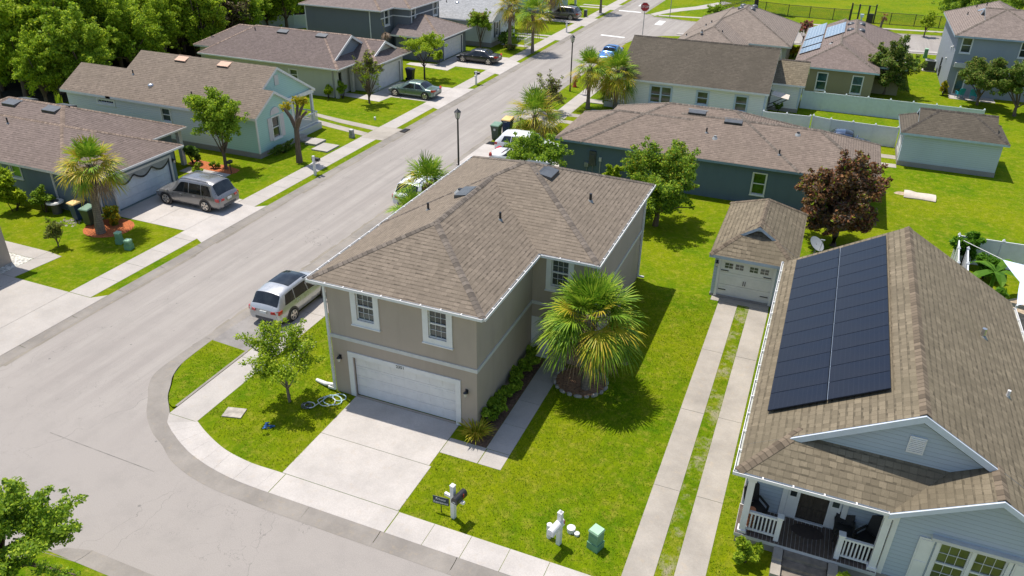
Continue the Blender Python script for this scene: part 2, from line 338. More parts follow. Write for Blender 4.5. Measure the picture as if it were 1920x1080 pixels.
kerb('corner_kerb', [((-8.46,1.14),(-7.9,1.1)),((-8.5,-.6),(-7.82,-.95)),((-8.42,-2.1),(-7.5,-1.95)),((-7.95,-3.0),(-7.05,-2.6)),((-7.34,-3.65),(-6.55,-3.3)),((-6.48,-4.6),(-5.85,-3.95)),((-5.43,-5.37),(-4.75,-4.98)),((-4.44,-5.85),(-3.95,-5.42)),((-3.26,-6.49),(-3.05,-5.8)),((-1.39,-6.95),(-1.3,-6.2)),((1.05,-7.09),(.8,-6.36)),((3,-7.1),(3,-6.38))], smooth=5)
kerb('front_kerb', [((3,-7.1),(3,-6.38)),((300,-7.13),(300,-6.38))])
kerb('kerb_south', [((-4.3,-60),(-4.62,-60)),((-4.1,-12.4),(-4.6,-12.4)),((-3.5,-11.2),(-4.1,-11.7)),((-2.6,-10.95),(-2.7,-11.57)),((300,-10.95),(300,-11.57))])
kerb('cross_street_kerb', [((-8.3,78),(-7.7,78.4)),((-7.8,81.3),(-7.3,81)),((-6.6,83.9),(-6.15,83.4)),((-4.5,85.8),(-4.2,85.25)),((-2.2,86.75),(-2,86.25)),((300,112),(300,111.4))])
kerb('park_kerb', [((300,141.8),(300,142.5)),((-3,97.6),(-3,98.2)),((-9,98.9),(-8.8,99.5)),((-10.5,100.6),(-10.1,101.2)),((-11.4,101.5),(-10.8,101.6)),((-11.4,400),(-10.8,400))])
# pavements
b = MB(); slabs(b, 1.18, -6.38, 6.14, -5.31, 'x', 5, .06); slabs(b, 6.16, -6.38, 60, -5.33, 'x', 1.45, .06)
B_ = [(-5.25,-4.7),(-4.68,-5.05),(-3.9,-5.45),(-3.1,-5.79),(-2.3,-6.02),(-1.57,-6.18),(-.5,-6.33),(.59,-6.375),(1.16,-6.38)]
I_ = [(-4.13,-4.15),(-3.85,-4.3),(-3.43,-4.51),(-2.8,-4.78),(-2.2,-5.0),(-1.55,-5.17),(-.43,-5.32),(.7,-5.31),(1.16,-5.31)]
BI = list(zip(cr(B_, 3), cr(I_, 3)))
for k in range(len(BI)-1):
    f = lambda a, c, t: (a[0]+(c[0]-a[0])*t, a[1]+(c[1]-a[1])*t)
    g = .02 if k % 3 == 0 else 0
    b.prism([f(BI[k][0],BI[k+1][0],g),BI[k+1][0],BI[k+1][1],f(BI[k][1],BI[k+1][1],g)], -.02, .06)
struct(b.build('pavement', M['concrete_new']))
b = MB(); slabs(b, -5.62, -4.19, -4.17, 28.3, 'y', 4.7, .06); slabs(b, -5.62, 28.32, -4.17, 82, 'y', 2.4, .06)
b.prism([(-5.62,-4.2),(-5.26,-4.7),(-4.14,-4.17),(-4.17,-4.2)], -.02, .058)
struct(b.build('side_pavement', M['concrete']))
b = MB(); b.box(-5.75,-3.7,-.02,-5.635,.94,.085); struct(b.build('island_edging', M['curb']))
b = MB(); slabs(b, -18.13, 1.75, -16.63, 300, 'y', 1.9, .06); struct(b.build('west_pavement', M['concrete']))
# driveways and paths: list of (name, mat, polys)
def flat(name, mat, polys, z=.064):
    b = MB()
    for p in polys: b.prism(p, -.02, z)
    return struct(b.build(name, M[mat]))
rc = lambda x0,y0,x1,y1: [(x0,y0),(x1,y0),(x1,y1),(x0,y1)]
flat('driveway', 'concrete_new', [rc(1.0,-5.29,6.1,-2.73), rc(1.0,-2.71,6.0,-.02)])
b = MB(); slabs(b, 6.02,-1.86,7.68,-.9,'x',1.66,.064); slabs(b, 7.7,-1.86,8.68,-.93,'x',1,.064); slabs(b, 7.65,-.91,8.67,6.1,'y',1.75,.064); struct(b.build('front_path', M['concrete']))
b = MB()
for x0, x1 in ((14.36,15.36),(15.98,16.96)): slabs(b, x0, -6.36, x1, -5.34, 'y', 1.1, .066); slabs(b, x0, -5.32, x1, 15.0, 'y', 4.95, .064)
slabs(b, 13.9, 15.02, 16.95, 15.55, 'x', 4, .064); struct(b.build('twin_strip_driveway', M['concrete_old']))
sheet('strip_grass', rc(15.38,-5.3,15.96,15.0), .058, M['grass_thin'])
sheet('planting_bed', rc(6.86,-.88,7.63,6.0), .06, M['bark_mulch'])
sheet('bare_patch', [(10.85+.75*math.cos(a)*(1+.2*math.sin(3*a)), 7.35+.42*math.sin(a)) for a in [k*math.pi/8 for k in range(16)]], .054, M['grass_thin'])
flat('west_driveway', 'concrete', [rc(-40,-8,-22.0,1.72), rc(-21.98,-8,-18.16,1.72), [(-18.14,-8),(-15.98,-8),(-15.98,2.3),(-16.6,1.72),(-18.14,1.72)]])
flat('west_path', 'concrete', [rc(-29,3.8,-23.28,4.8), [(-23.26,3.75),(-22.05,4.65),(-23.26,4.8)], [(-23.26,1.74),(-22.3,1.74),(-22.07,4.63),(-23.26,3.73)]])
sheet('gravel_bed', rc(-29,1.74,-23.3,3.78), .058, M['white_gravel'])
flat('blue_house_driveway', 'concrete_new', [rc(-24.1,10.35,-20.95,15.9), rc(-20.93,10.35,-18.16,15.9), [(-18.14,9.95),(-16.6,9.75),(-15.98,9.4),(-15.98,15.7),(-16.6,15.2),(-18.14,15.4)]])
flat('blue_house_path', 'concrete', [rc(-26,18.35,-22.1,19.4), rc(-23.2,15.92,-22.15,18.33)])
sheet('mulch_bed', [(-22.75+1.55*math.cos(a), 8.75+1.45*math.sin(a)) for a in [k*math.pi/9 for k in range(18)]], .06, M['mulch'])
sheet('tree_mulch_bed', [(-26.8,20.9),(-26.6,19.9),(-24.15,19.2),(-22.3,19.1),(-21.95,19.8),(-22.1,20.45),(-23.5,20.75)], .06, M['mulch'])
flat('mint_house_driveway', 'concrete_old', [[(-26,35.25),(-26,34.6),(-22,33.6),(-18.16,33.0),(-18.16,33.9),(-22,34.45)], [(-26,33.9),(-26,33.1),(-22,32.1),(-18.16,31.3),(-18.16,32.15),(-22,33)], rc(-18.14,30.9,-15.98,34.3)])
flat('tan_house_driveway', 'concrete_new', [rc(-24.3,42.9,-18.16,48.5), [(-18.14,42.2),(-15.98,41.0),(-15.98,49.2),(-18.14,48.5)], [(-27.3,42.3),(-27.3,41.3),(-22.3,40.9),(-22.1,42.88),(-24.3,42.88),(-25,42.4)]])
flat('grey_house_driveway', 'concrete_new', [rc(-24.4,57.2,-18.16,63.8), [(-18.14,56.6),(-15.98,55.8),(-15.98,61.9),(-18.14,63.4)], [(-27.5,56.6),(-27.5,55.6),(-21.95,55.0),(-22,57.18),(-24.4,57.18)]])
flat('far_driveway', 'concrete', [rc(-24,88.5,-18.16,93.2), [(-18.14,88),(-15.98,86.8),(-15.98,93.6),(-18.14,93.2)], rc(-22,102.5,-18.16,103.4), rc(-22,104.5,-18.16,105.4), rc(-18.14,102,-15.98,107), rc(-22,70.2,-18.16,71.2), rc(-22,76.2,-18.16,76.9), rc(-22,77.9,-18.16,78.6), rc(-18.14,76,-15.98,81)])
flat('slate_house_driveway', 'concrete_new', [rc(-5.6+1.45,28.35,-.2,33.7), [(-7.9,28.35),(-5.64,28.35),(-5.64,33.7),(-7.9,33.7)]])
flat('shared_driveway', 'concrete_old', [rc(-4.15,42.0,1.4,42.9), rc(-4.15,44.2,23.8,45.15), rc(1.42,42.0,23.8,42.9), rc(-7.65,41.5,-5.64,45.6)])
flat('entry_path', 'concrete', [rc(-4.15,49.3,-2.3,50.6), rc(-2.28,50.0,-.4,51.3)], .12)
flat('park_path', 'concrete', [[(-10.0,101.2),(-8.95,99.9),(-8.3,102),(-6.2,106),(-3.2,110),(0,118),(-1.6,119),(-5,111.5),(-8.2,107)], [(-8.7,101.1),(-8.4,100.2),(40,107),(40,108)]])
flat('cross_pavement', 'concrete', [[(-3,87.3),(60,92.6),(60,93.7),(-3,88.4)]])
b = MB()
def mark(p): b.poly([(x,y,.006) for x, y in p])
mark([(-12.3,82.0),(-8.9,81.7),(-8.9,82.3),(-12.3,82.7)]); mark([(-15.3,102.1),(-11.7,101.9),(-11.7,102.6),(-15.3,102.8)])
mark([(-7.45,93.1),(-6.4,93.1),(-6.5,96.6),(-7.5,96.6)]); mark([(-13.6,108),(-13.2,108),(-13.2,111),(-13.6,111)])
struct(b.build('road_marking', M['marking']))
# storm drains
for k, (x, y, w, d, lab) in enumerate(((-15.65,34.1,.5,1.0,'dark iron storm drain grate in the kerb beside the mint house driveway'), (-7.35,34.1,.9,.75,'dark iron storm drain grate in front of the wheeled bins and white SUV'))):
    b = MB(); b.box(x-w/2, y-d/2, .0, x+w/2, y+d/2, .07)
    for j in range(7): b.box(x-w/2+.04, y-d/2+.06+j*(d-.12)/7, .07, x+w/2-.04, y-d/2+.06+(j+.5)*(d-.12)/7, .085, 1)
    tag(b.build('drain_grate', [M['bark_dark'], M['black']], at=(x, y, 0)), lab, 'storm drain')
# ================================================================== HOUSE TOOLS
class Roof:
    def __init__(s): s.p = []
    def hip(s, x0, x1, y0, y1, z, sl, axis='x', e='hh', dz=0.):
        z += dz; P = []; g_ = abs(dz); x0 += g_; y0 += g_; x1 -= g_; y1 -= g_
        if axis == 'x':
            h = (y1-y0)/2; ym = (y0+y1)/2; zr = z+sl*h
            a = x0+h if e[0] == 'h' else x0; c = x1-h if e[1] == 'h' else x1
            if c-a < .02: a = c = (a+c)/2
            A, Bq = (a,ym,zr), (c,ym,zr)
            P.append([(x0,y0,z),(x1,y0,z),Bq,A] if c > a else [(x0,y0,z),(x1,y0,z),A])
            P.append([(x1,y1,z),(x0,y1,z),A,Bq] if c > a else [(x1,y1,z),(x0,y1,z),A])
            if e[0] == 'h': P.append([(x0,y1,z),(x0,y0,z),A])
            if e[1] == 'h': P.append([(x1,y0,z),(x1,y1,z),Bq])
        else:
            h = (x1-x0)/2; xm = (x0+x1)/2; zr = z+sl*h
            a = y0+h if e[0] == 'h' else y0; c = y1-h if e[1] == 'h' else y1
            if c-a < .02: a = c = (a+c)/2
            A, Bq = (xm,a,zr), (xm,c,zr)
            P.append([(x0,y1,z),(x0,y0,z),A,Bq] if c > a else [(x0,y1,z),(x0,y0,z),A])
            P.append([(x1,y0,z),(x1,y1,z),Bq,A] if c > a else [(x1,y0,z),(x1,y1,z),A])
            if e[0] == 'h': P.append([(x0,y0,z),(x1,y0,z),A])
            if e[1] == 'h': P.append([(x1,y1,z),(x0,y1,z),Bq])
        s.p.append(P); return s
    def build(s, parent, mat, fascia, cap=None, t=.17, name='roof', w=.15):
        b = MB(); cb = MB()
        for P in s.p:
            E = {}
            info = []
            for k, q in enumerate(P):
                v = [Vector(a) for a in q]; n = (v[1]-v[0]).cross(v[2]-v[0]).normalized()
                if n.z < 0: q = q[::-1]; v = v[::-1]; n = -n
                h = Vector((0,0,1)).cross(n).normalized(); up = n.cross(h)
                b.poly(q, 0, [(h.dot(a), up.dot(a)) for a in v])
                b.poly([(a[0],a[1],a[2]-t) for a in q[::-1]], 1)
                info.append((n, sum(v, Vector())/len(v)))
                for i in range(len(q)):
                    p0, p1 = q[i], q[(i+1) % len(q)]
                    key = tuple(sorted([tuple(round(c, 3) for c in p0), tuple(round(c, 3) for c in p1)]))
                    E.setdefault(key, []).append((k, p0, p1))
            for key, L in E.items():
                if len(L) == 1:
                    _, p0, p1 = L[0]
                    b.poly([(p0[0],p0[1],p0[2]-t),(p1[0],p1[1],p1[2]-t),p1,p0], 1)
                elif cap is not None and len(L) == 2:
                    (k1, p0, p1), (k2, _, _) = L
                    n1, c1 = info[k1]; n2, c2 = info[k2]; p, q = Vector(p0), Vector(p1); d = (q-p).normalized(); ln = (q-p).length
                    def side(n, c):
                        g = n.cross(d).normalized(); return g if g.dot(c-p) > 0 else -g
                    g1, g2 = side(n1, c1), side(n2, c2); top = (n1+n2).normalized()*.04
                    for g, n in ((g1, n1), (g2, n2)):
                        b0, b1 = p+g*w+n*.018, q+g*w+n*.018
                        f = [b0, b1, q+top, p+top]; u = [(0,0),(ln,0),(ln,1),(0,1)]
                        if (f[1]-f[0]).cross(f[2]-f[0]).z < 0: f = f[::-1]; u = u[::-1]
                        cb.poly(f, 0, u)
        o = b.build(name, [mat, fascia], parent)
        if cb.f: cb.build('ridge_cap', cap, o)
        return o

def wall_faces(b, fr, L, z0, z1, holes=(), m=0, rev=.1, rm=None):
    us = sorted({0, L, *[h[0] for h in holes], *[h[1] for h in holes]}); zs = sorted({z0, z1, *[h[2] for h in holes], *[h[3] for h in holes]})
    for i in range(len(us)-1):
        for j in range(len(zs)-1):
            uc, zc = (us[i]+us[i+1])/2, (zs[j]+zs[j+1])/2
            if any(h[0] < uc < h[1] and h[2] < zc < h[3] for h in holes): continue
            b.poly([fr.pt(us[i],zs[j]), fr.pt(us[i+1],zs[j]), fr.pt(us[i+1],zs[j+1]), fr.pt(us[i],zs[j+1])], m)
    rm = m if rm is None else rm
    for u0, u1, a, c in [h[:4] for h in holes]:
        P = fr.pt
        b.poly([P(u0,a),P(u0,c),P(u0,c,-rev),P(u0,a,-rev)], rm); b.poly([P(u1,c),P(u1,a),P(u1,a,-rev),P(u1,c,-rev)], rm)
        b.poly([P(u0,c),P(u1,c),P(u1,c,-rev),P(u0,c,-rev)], rm); b.poly([P(u1,a),P(u0,a),P(u0,a,-rev),P(u1,a,-rev)], rm)
def block(parent, x0, x1, y0, y1, z0, z1, mat, holes={}, name='wall', skirt=None, corner=None, extra=None):
    """outer walls of a rectangular volume; holes per side 's','e','n','w' in world coords (a0,a1,z0,z1)"""
    b = MB()
    F = {'s': Fr((x0,y0),(1,0)), 'e': Fr((x1,y0),(0,1)), 'n': Fr((x1,y1),(-1,0)), 'w': Fr((x0,y1),(0,-1))}
    Ls = {'s': x1-x0, 'e': y1-y0, 'n': x1-x0, 'w': y1-y0}
    for k in 'senw':
        hs = []
        for a0, a1, c0, c1 in holes.get(k, ()):
            u = {'s': (a0-x0, a1-x0), 'e': (a0-y0, a1-y0), 'n': (x1-a1, x1-a0), 'w': (y1-a1, y1-a0)}[k]
            hs.append((u[0], u[1], c0, c1))
        wall_faces(b, F[k], Ls[k], z0, z1, hs)
    if skirt:
        for k in 'senw': b.fbox(F[k], -.02, Ls[k]+.02, 0, skirt, 0.002, .03, 1)
    if corner:
        for cx, cy in ((x0,y0),(x1,y0),(x0,y1),(x1,y1)): b.box(cx-.05 if cx == x0 else cx-.05, cy-.05, z0, cx+.05, cy+.05, z1-.01, 2)
    if extra: extra(b)
    mats = [mat, M['stone_skirt'] if skirt else mat, M['trim_w'] if corner else mat]
    return b.build(name, mats, parent), F
M['stone_skirt'] = conc_mat('foundation_block', (.34, .31, .29), .4); M['trim_w'] = M['white']

def window(parent, fr, u0, u1, z0, z1, trim=.1, grid=None, sash=True, double=False, mat=None, sill=True, shut=0, depth=.09, paneM=None):
    mat = mat or M['white']; b = MB(); g = MB()
    b.fbox(fr, u0-trim, u0, z0-trim, z1+trim, .002, .05); b.fbox(fr, u1, u1+trim, z0-trim, z1+trim, .002, .05)
    b.fbox(fr, u0, u1, z1, z1+trim, .002, .05); b.fbox(fr, u0, u1, z0-trim, z0, .002, .05)
    if sill: b.fbox(fr, u0-trim-.03, u1+trim+.03, z0-trim-.05, z0-trim, .002, .09)
    cols = [(u0, u1)] if not double else [(u0, (u0+u1)/2-.05), ((u0+u1)/2+.05, u1)]
    if double: b.fbox(fr, (u0+u1)/2-.05, (u0+u1)/2+.05, z0, z1, -.08, .03)
    for a, c in cols:
        s_ = .045
        b.fbox(fr, a, a+s_, z0, z1, -.08, -.03); b.fbox(fr, c-s_, c, z0, z1, -.08, -.03)
        b.fbox(fr, a+s_, c-s_, z0, z0+s_, -.08, -.03); b.fbox(fr, a+s_, c-s_, z1-s_, z1, -.08, -.03)
        if sash: zm = (z0+z1)/2; b.fbox(fr, a+s_, c-s_, zm-.03, zm+.03, -.082, -.02)
        if grid:
            nx, ny = grid
            for i in range(1, nx): u = a+s_+(c-a-2*s_)*i/nx; b.fbox(fr, u-.006, u+.006, z0+s_, z1-s_, -.085, -.06)
            for j in range(1, ny): z = z0+s_+(z1-z0-2*s_)*j/ny; b.fbox(fr, a+s_, c-s_, z-.006, z+.006, -.086, -.058)
        g.poly([fr.pt(a,z0,-depth+.005), fr.pt(c,z0,-depth+.005), fr.pt(c,z1,-depth+.005), fr.pt(a,z1,-depth+.005)])
    o = b.build('window', mat, parent)
    g.build('pane', paneM or M['glass'], o)
    return o
def gdoor(parent, fr, u0, u1, z1, trim=.2, z0=.07, trimM=None, doorM=None, rows=4, cols=8, depth=.18, wins=False):
    b = MB()
    b.fbox(fr, u0-trim, u0, z0, z1+trim, .002, .045); b.fbox(fr, u1, u1+trim, z0, z1+trim, .002, .045); b.fbox(fr, u0, u1, z1, z1+trim, .002, .045)
    d = MB(); h = (z1-z0)/rows
    for k in range(rows):
        a, c = z0+k*h+.006, z0+(k+1)*h-.006
        d.fbox(fr, u0, u1, a, c, -depth, -depth+.04)
        w = (u1-u0)/cols
        for j in range(cols):
            if wins and k == rows-1: continue
            p, q = u0+j*w+w*.1, u0+(j+1)*w-w*.1
            d.fbox(fr, p, q, a+h*.2, c-h*.2, -depth+.041, -depth+.05)
    d.fbox(fr, u0, u1, z0, z1, -depth-.02, -depth-.002)
    o = d.build('garage_door', doorM or M['white'], parent)
    b.build('door_trim', trimM or M['white'], o)
    return o
def gutter(parent, p0, p1, out, z, mat=None, w=.115, h=.11, hang=.8, name='gutter'):
    b = MB(); L = math.hypot(p1[0]-p0[0], p1[1]-p0[1]); fr = Fr(p0, (p1[0]-p0[0], p1[1]-p0[1]), out)
    b.fbox(fr, 0, L, z-h, z-h+.015, .003, w); b.fbox(fr, 0, L, z-h+.015, z+.012, w-.022, w+.004); b.fbox(fr, 0, .02, z-h+.015, z, .003, w-.022); b.fbox(fr, L-.02, L, z-h+.015, z, .003, w-.022)
    b.fbox(fr, .02, L-.02, z-h+.016, z-h+.03, .004, w-.023, 1)
    if hang:
        n = int(L/hang)
        for k in range(1, n): u = L*k/n; b.fbox(fr, u-.025, u+.025, z-.005, z+.022, .0, w+.008)
    return b.build(name, [mat or M['white'], M['gutter_in']], parent)
def downspout(parent, x, y, z, mat=None, out=(0,-1)):
    b = MB(); b.box(x-.05, y-.04, .25, x+.05, y+.04, z); b.box(x-.05+min(0,out[0]*.3), y-.04+min(0,out[1]*.3), .15, x+.05+max(0,out[0]*.3), y+.04+max(0,out[1]*.3), .25)
    return b.build('downspout', mat or M['white'], parent)
def on_plane(roofpt, slope_dir, sl): pass
def box_vent(parent, x, y, z, ux, sl, w=.95, d=.55, h=.17, mat=None):
    """low slant-back vent on a roof; ux = downslope direction in plan, sl = slope"""
    b = MB(); lat = (-ux[1], ux[0])
    def P(a, c, up): return (x+lat[0]*a+ux[0]*c, y+lat[1]*a+ux[1]*c, z-sl*c+up)
    a = w/2
    b.pts8([P(-a,-d/2,.004),P(a,-d/2,.004),P(a,d/2,.004),P(-a,d/2,.004),P(-a,-d/2,.03),P(a,-d/2,.03),P(a,d/2,h),P(-a,d/2,h)])
    b.pts8([P(-a-.1,-d/2-.12,.008),P(a+.1,-d/2-.12,.008),P(a+.1,-d/2,.008),P(-a-.1,-d/2,.008),P(-a-.1,-d/2-.12,.014),P(a+.1,-d/2-.12,.014),P(a+.1,-d/2,.014),P(-a-.1,-d/2,.014)])
    b.pts8([P(-a+.03,d/2+.002,.03),P(a-.03,d/2+.002,.03),P(a-.03,d/2+.012,.03),P(-a+.03,d/2+.012,.03),P(-a+.03,d/2+.002,h-.04),P(a-.03,d/2+.002,h-.04),P(a-.03,d/2+.012,h-.04),P(-a+.03,d/2+.012,h-.04)], 1)
    return b.build('roof_vent', [mat or M['vent'], M['black']], parent)
def dome_vent(parent, x, y, z, mat=None, r=.38):
    b = MB(); rows = [[(x+r*math.cos(a)*math.cos(p), y+r*math.sin(a)*math.cos(p), z+.02+r*.55*math.sin(p)) for a in [k*math.pi/6 for k in range(12)]] for p in (0,.4,.8,1.2,1.5)]
    b.grid(rows, closed=True); b.poly(rows[-1]); b.cyl(x, y, z-.2, z+.03, r*.95)
    return b.build('roof_vent', mat or M['vent'], parent)
def pipe(parent, x, y, z, h=.35, r=.055, mat=None, hood=False):
    b = MB(); b.cyl(x, y, z-.05, z+h, r, n=10); b.cyl(x, y, z-.1, z+.06, r*2.6, r*1.3, n=10, m=1)
    if hood: b.cyl(x, y, z+h-.08, z+h+.07, r*2., r*1.6, n=10)
    return b.build('vent_pipe', [mat or M['black'], M['grey']], parent)
def lantern(parent, fr, u, z):
    b = MB(); b.fbox(fr, u-.06, u+.06, z-.1, z+.12, .003, .03); b.fbox(fr, u-.025, u+.025, z+.05, z+.09, .03, .14)
    c = fr.pt(u, 0, .15); b.cyl(c[0], c[1], z-.17, z+.02, .05, .085, 8, 1); b.cyl(c[0], c[1], z+.02, z+.12, .1, .02, 8); b.cyl(c[0], c[1], z-.2, z-.17, .03, .055, 8)
    return b.build('wall_lantern', [M['black'], M['lamp_glass']], parent)
t = NT('lamp_glass'); M['lamp_glass'] = t.P(Base_Color=t.ramp(t.noise(6.), (.3, (.5, .46, .38)), (.7, (.66, .62, .54))), Roughness=.2)
def gable(b, fr, u0, u1, z0, sl, m=0, base=None):
    um = (u0+u1)/2; zt = z0+sl*(u1-u0)/2
    if base is None: b.poly([fr.pt(u0,z0),fr.pt(u1,z0),fr.pt(um,zt)], m)
    else: b.poly([fr.pt(u0,base),fr.pt(u1,base),fr.pt(u1,z0),fr.pt(um,zt),fr.pt(u0,z0)], m)
def text_curve(name, body, size, loc, rot, mat, parent=None, align='CENTER', ext=.006, sx=1.):
    c = bpy.data.curves.new(name, 'FONT'); c.body = body; c.size = size; c.extrude = ext; c.align_x = align; c.align_y = 'CENTER'
    o = bpy.data.objects.new(name, c); COL.objects.link(o); bpy.context.view_layer.update()
    me = bpy.data.meshes.new_from_object(o.evaluated_get(bpy.context.evaluated_depsgraph_get())); bpy.data.objects.remove(o)
    Mx = Matrix.Translation(loc) @ rot.to_4x4() @ Matrix.Diagonal((sx,1,1,1))
    off = Vector((0,0,0))
    if parent is not None:
        r = parent
        while r.parent: r = r.parent
        off = r.location
    for v in me.vertices: v.co = Mx @ v.co - off
    me.materials.clear(); me.materials.append(mat)
    o = bpy.data.objects.new(name, me); COL.objects.link(o)
    if parent is not None: o.parent = parent
    return o

SH = shingle_mat('shingles_taupe', (.25, .20, .152)); SHc = cap_mat('ridge_taupe', (.20, .165, .135))
SH2 = shingle_mat('shingles_tan', (.225, .183, .125), (.03,.028,.015), .55, row=.25, wid=.24, contrast=1.6, edge=.6); SH2c = cap_mat('ridge_tan', (.20, .155, .11))
SH3 = shingle_mat('shingles_brown_grey', (.235, .18, .155)); SH3c = cap_mat('ridge_brown_grey', (.29, .215, .165))
SH4 = shingle_mat('shingles_weathered', (.135, .112, .085), (.02,.018,.012), .7); SH4c = cap_mat('ridge_weathered', (.10, .085, .07))
SH5 = shingle_mat('shingles_silver', (.44, .44, .44), stain=.15); SH6 = shingle_mat('shingles_dusk', (.26, .21, .19), stain=.2)
# ================================================================== HOUSES
# ---- main two-storey house
S1 = stucco_mat('stucco_taupe', (.435, .355, .29), .35); BAND = M['trim_grey']
hm = thing('two_storey_house', 'two storey taupe stucco house with brown hip roof on the corner lot', 'house', (3.4, 8, 0))
block(hm, 0, 6.84, 0, 6.4, 0, 5.5, S1, {'s': [(1.42,2.24,4.1,5.42), (4.74,5.55,4.1,5.42), (1.0,5.88,.07,2.14)]})
block(hm, .005, 9.6, 6.1, 15.9, 0, 5.5, S1, {'s': [(7.73,8.54,4.06,5.42)], 'w': [(8.5,9.6,3.9,5.2), (12,13.1,3.9,5.2), (9,10.2,1,2.3)]})
fs = Fr((0,0),(1,0)); fi = Fr((0,6.1),(1,0)); fw = Fr((.005,15.9),(0,-1)); fe = Fr((6.84,0),(0,1))
for u0, u1 in ((1.42,2.24),(4.74,5.55)): window(hm, fs, u0, u1, 4.1, 5.42, .25, (3,4), mat=M['white'])
window(hm, fi, 7.73, 8.54, 4.06, 5.42, .24, (3,4))
for u0, u1, a, c in ((6.3,7.4,3.9,5.2),(2.8,3.9,3.9,5.2),(5.7,6.9,1,2.3)): window(hm, fw, u0, u1, a, c, .12, None)
gdoor(hm, fs, 1.0, 5.88, 2.14, .235)
b = MB(); b.fbox(fs, -.04, 6.88, 2.93, 3.1, .002, .04); b.fbox(fe, .0, 6.1, 2.93, 3.1, .002, .04); b.fbox(Fr((6.84,6.1),(1,0)), .042, 2.8, 2.93, 3.1, .002, .04); b.fbox(Fr((9.6,6.1),(0,1)), 0, 9.8, 2.93, 3.1, .002, .04)
b.build('band_course', BAND, hm)
b = MB(); b.fbox(fi, 6.86, 7.75, .07, 2.25, -.02, .03); b.build('front_door', M['white'], hm)
lantern(hm, fs, .37, 1.97); lantern(hm, fs, 6.39, 1.9)
text_curve('house_number', '2351', .2, Vector((3.34,-.055,2.26)), Matrix.Rotation(R(90),3,'X'), M['black'], hm)
rm_ = Roof(); rm_.hip(-.75, 9.92, 5.87, 16.2, 5.65, .417, 'x'); rm_.hip(-.75, 7.18, -.15, 9.9, 5.65, .417, 'y', 'hg', -.006)
rm_.build(hm, SH, M['white'], SHc)
gutter(hm, (-.75,-.15), (7.18,-.15), (0,-1), 5.64); gutter(hm, (7.18,-.15), (7.18,5.73), (1,0), 5.64); gutter(hm, (7.33,5.87), (9.92,5.87), (0,-1), 5.64); gutter(hm, (9.92,5.74), (9.92,16.2), (1,0), 5.64); gutter(hm, (-.75,16.2), (-.75,-.15), (-1,0), 5.64)
downspout(hm, -.06, -.06, 5.5, out=(-1,0)); downspout(hm, 9.66, 15.8, 5.5, out=(1,0)); downspout(hm, 9.66, 6.6, 5.5, out=(1,0))
box_vent(hm, 2.75, 7.7, 7.11, (-1,0), .417, 1.2, .6); box_vent(hm, 5.75, 11.0, 7.39, (1,0), .417, 1.2, .6); box_vent(hm, 4.7, 12.1, 7.36, (0,1), .417, 1.2, .6)
pipe(hm, 1.54, 6.23, 6.6); pipe(hm, 2.2, 8.3, 6.88, .12, .12); pipe(hm, 4.99, 6.64, 6.56, .38); pipe(hm, 8.0, 10.7, 6.45, .38, .07, hood=False)

# ---- detached garage behind the twin strips
S2 = stucco_mat('stucco_pale_blue', (.45, .50, .53), .15)
hg = thing('detached_garage', 'small detached garage with white carriage door and tan roof behind the twin concrete strips', 'garage', (15.6, 19, 0))
_, F = block(hg, 13.78, 17.6, 15.55, 22.5, 0, 2.62, siding_mat('siding_garage', (.46,.52,.56)), {'s': [(14.1,16.85,.1,2.3)]}, skirt=.18)
fg = F['s']
d = gdoor(hg, fg, .32, 3.07, 2.3, .13, .1, doorM=plain('garage_cream', (.70,.68,.63), .5, .05), rows=3, cols=2, depth=.1)
for u in (.55,1.1,1.85,2.4):
    b = MB(); b.fbox(fg, u, u+.42, 1.83, 2.13, -.055, -.045)
    b.fbox(fg, u+.2, u+.22, 1.83, 2.13, -.044, -.035, 1); b.fbox(fg, u, u+.42, 1.97, 1.99, -.044, -.036, 1)
    b.build('door_window', [M['glass'], M['white']], d)
for u0, u1 in ((.38,.78),(2.6,3.0)):
    for z in (.5,1.65): b = MB(); b.fbox(fg, u0, u1, z, z+.04, -.05, -.02); b.build('door_hinge', M['black'], d)
for u in (1.62,1.72): b = MB(); b.fbox(fg, u, u+.03, .95, 1.2, -.05, -.01); b.build('door_handle', M['black'], d)
lantern(hg, fg, .14, 2.1)
r_ = Roof(); r_.hip(13.48, 17.94, 15.15, 22.85, 2.68, .65, 'y', 'hh', -.006); r_.hip(13.48, 17.94, 16.4, 22.85, 2.68, .65, 'y', 'gh'); r_.build(hg, SH2, plain('fascia_blue_grey', (.42,.48,.55), .5, .08), SH2c)
M['fascia_blue'] = bpy.data.materials['fascia_blue_grey']
b = MB(); fgg = Fr((14.6,16.75),(1,0)); gable(b, fgg, 0, 2.2, 3.35, .65); b.build('gable_wall', M['fascia_blue'], hg)

# ---- big right house with solar panels and porch
S3 = siding_mat('siding_grey_blue', (.40, .45, .505), .17, .25)
hn = thing('porch_house', 'grey blue house with black solar panels on its tan roof and a railed front porch', 'house', (22.3, 5, 0))
block(hn, 17.6, 27.0, -.43, 14.0, .0, 3.3, S3, {'s': [(19.44,20.4,.52,2.55)]}, skirt=.4)
block(hn, 22.15, 27.0, -1.75, .5, .0, 3.2, S3, {'s': [(23.62,25.5,.6,2.36)]}, skirt=.4, name='wing_wall')
fN = Fr((0,-.43),(1,0)); fW = Fr((0,-1.75),(1,0))
b = MB(); gable(b, Fr((19.0,-.5),(1,0)), 0, 6.6, 3.9, .57); gable(b, Fr((22.15,-1.76),(1,0)), 0, 4.85, 3.2, .57, base=3.1); b.build('gable_wall', S3, hn)
window(hn, fW, 23.62, 25.5, .6, 2.36, .12, (3,4), True, True, paneM=plain('painted_reflection_pane', (.10,.115,.05), .08, .5, 1.2, spec=.8))  # mottled olive pane colour stands in for a reflection
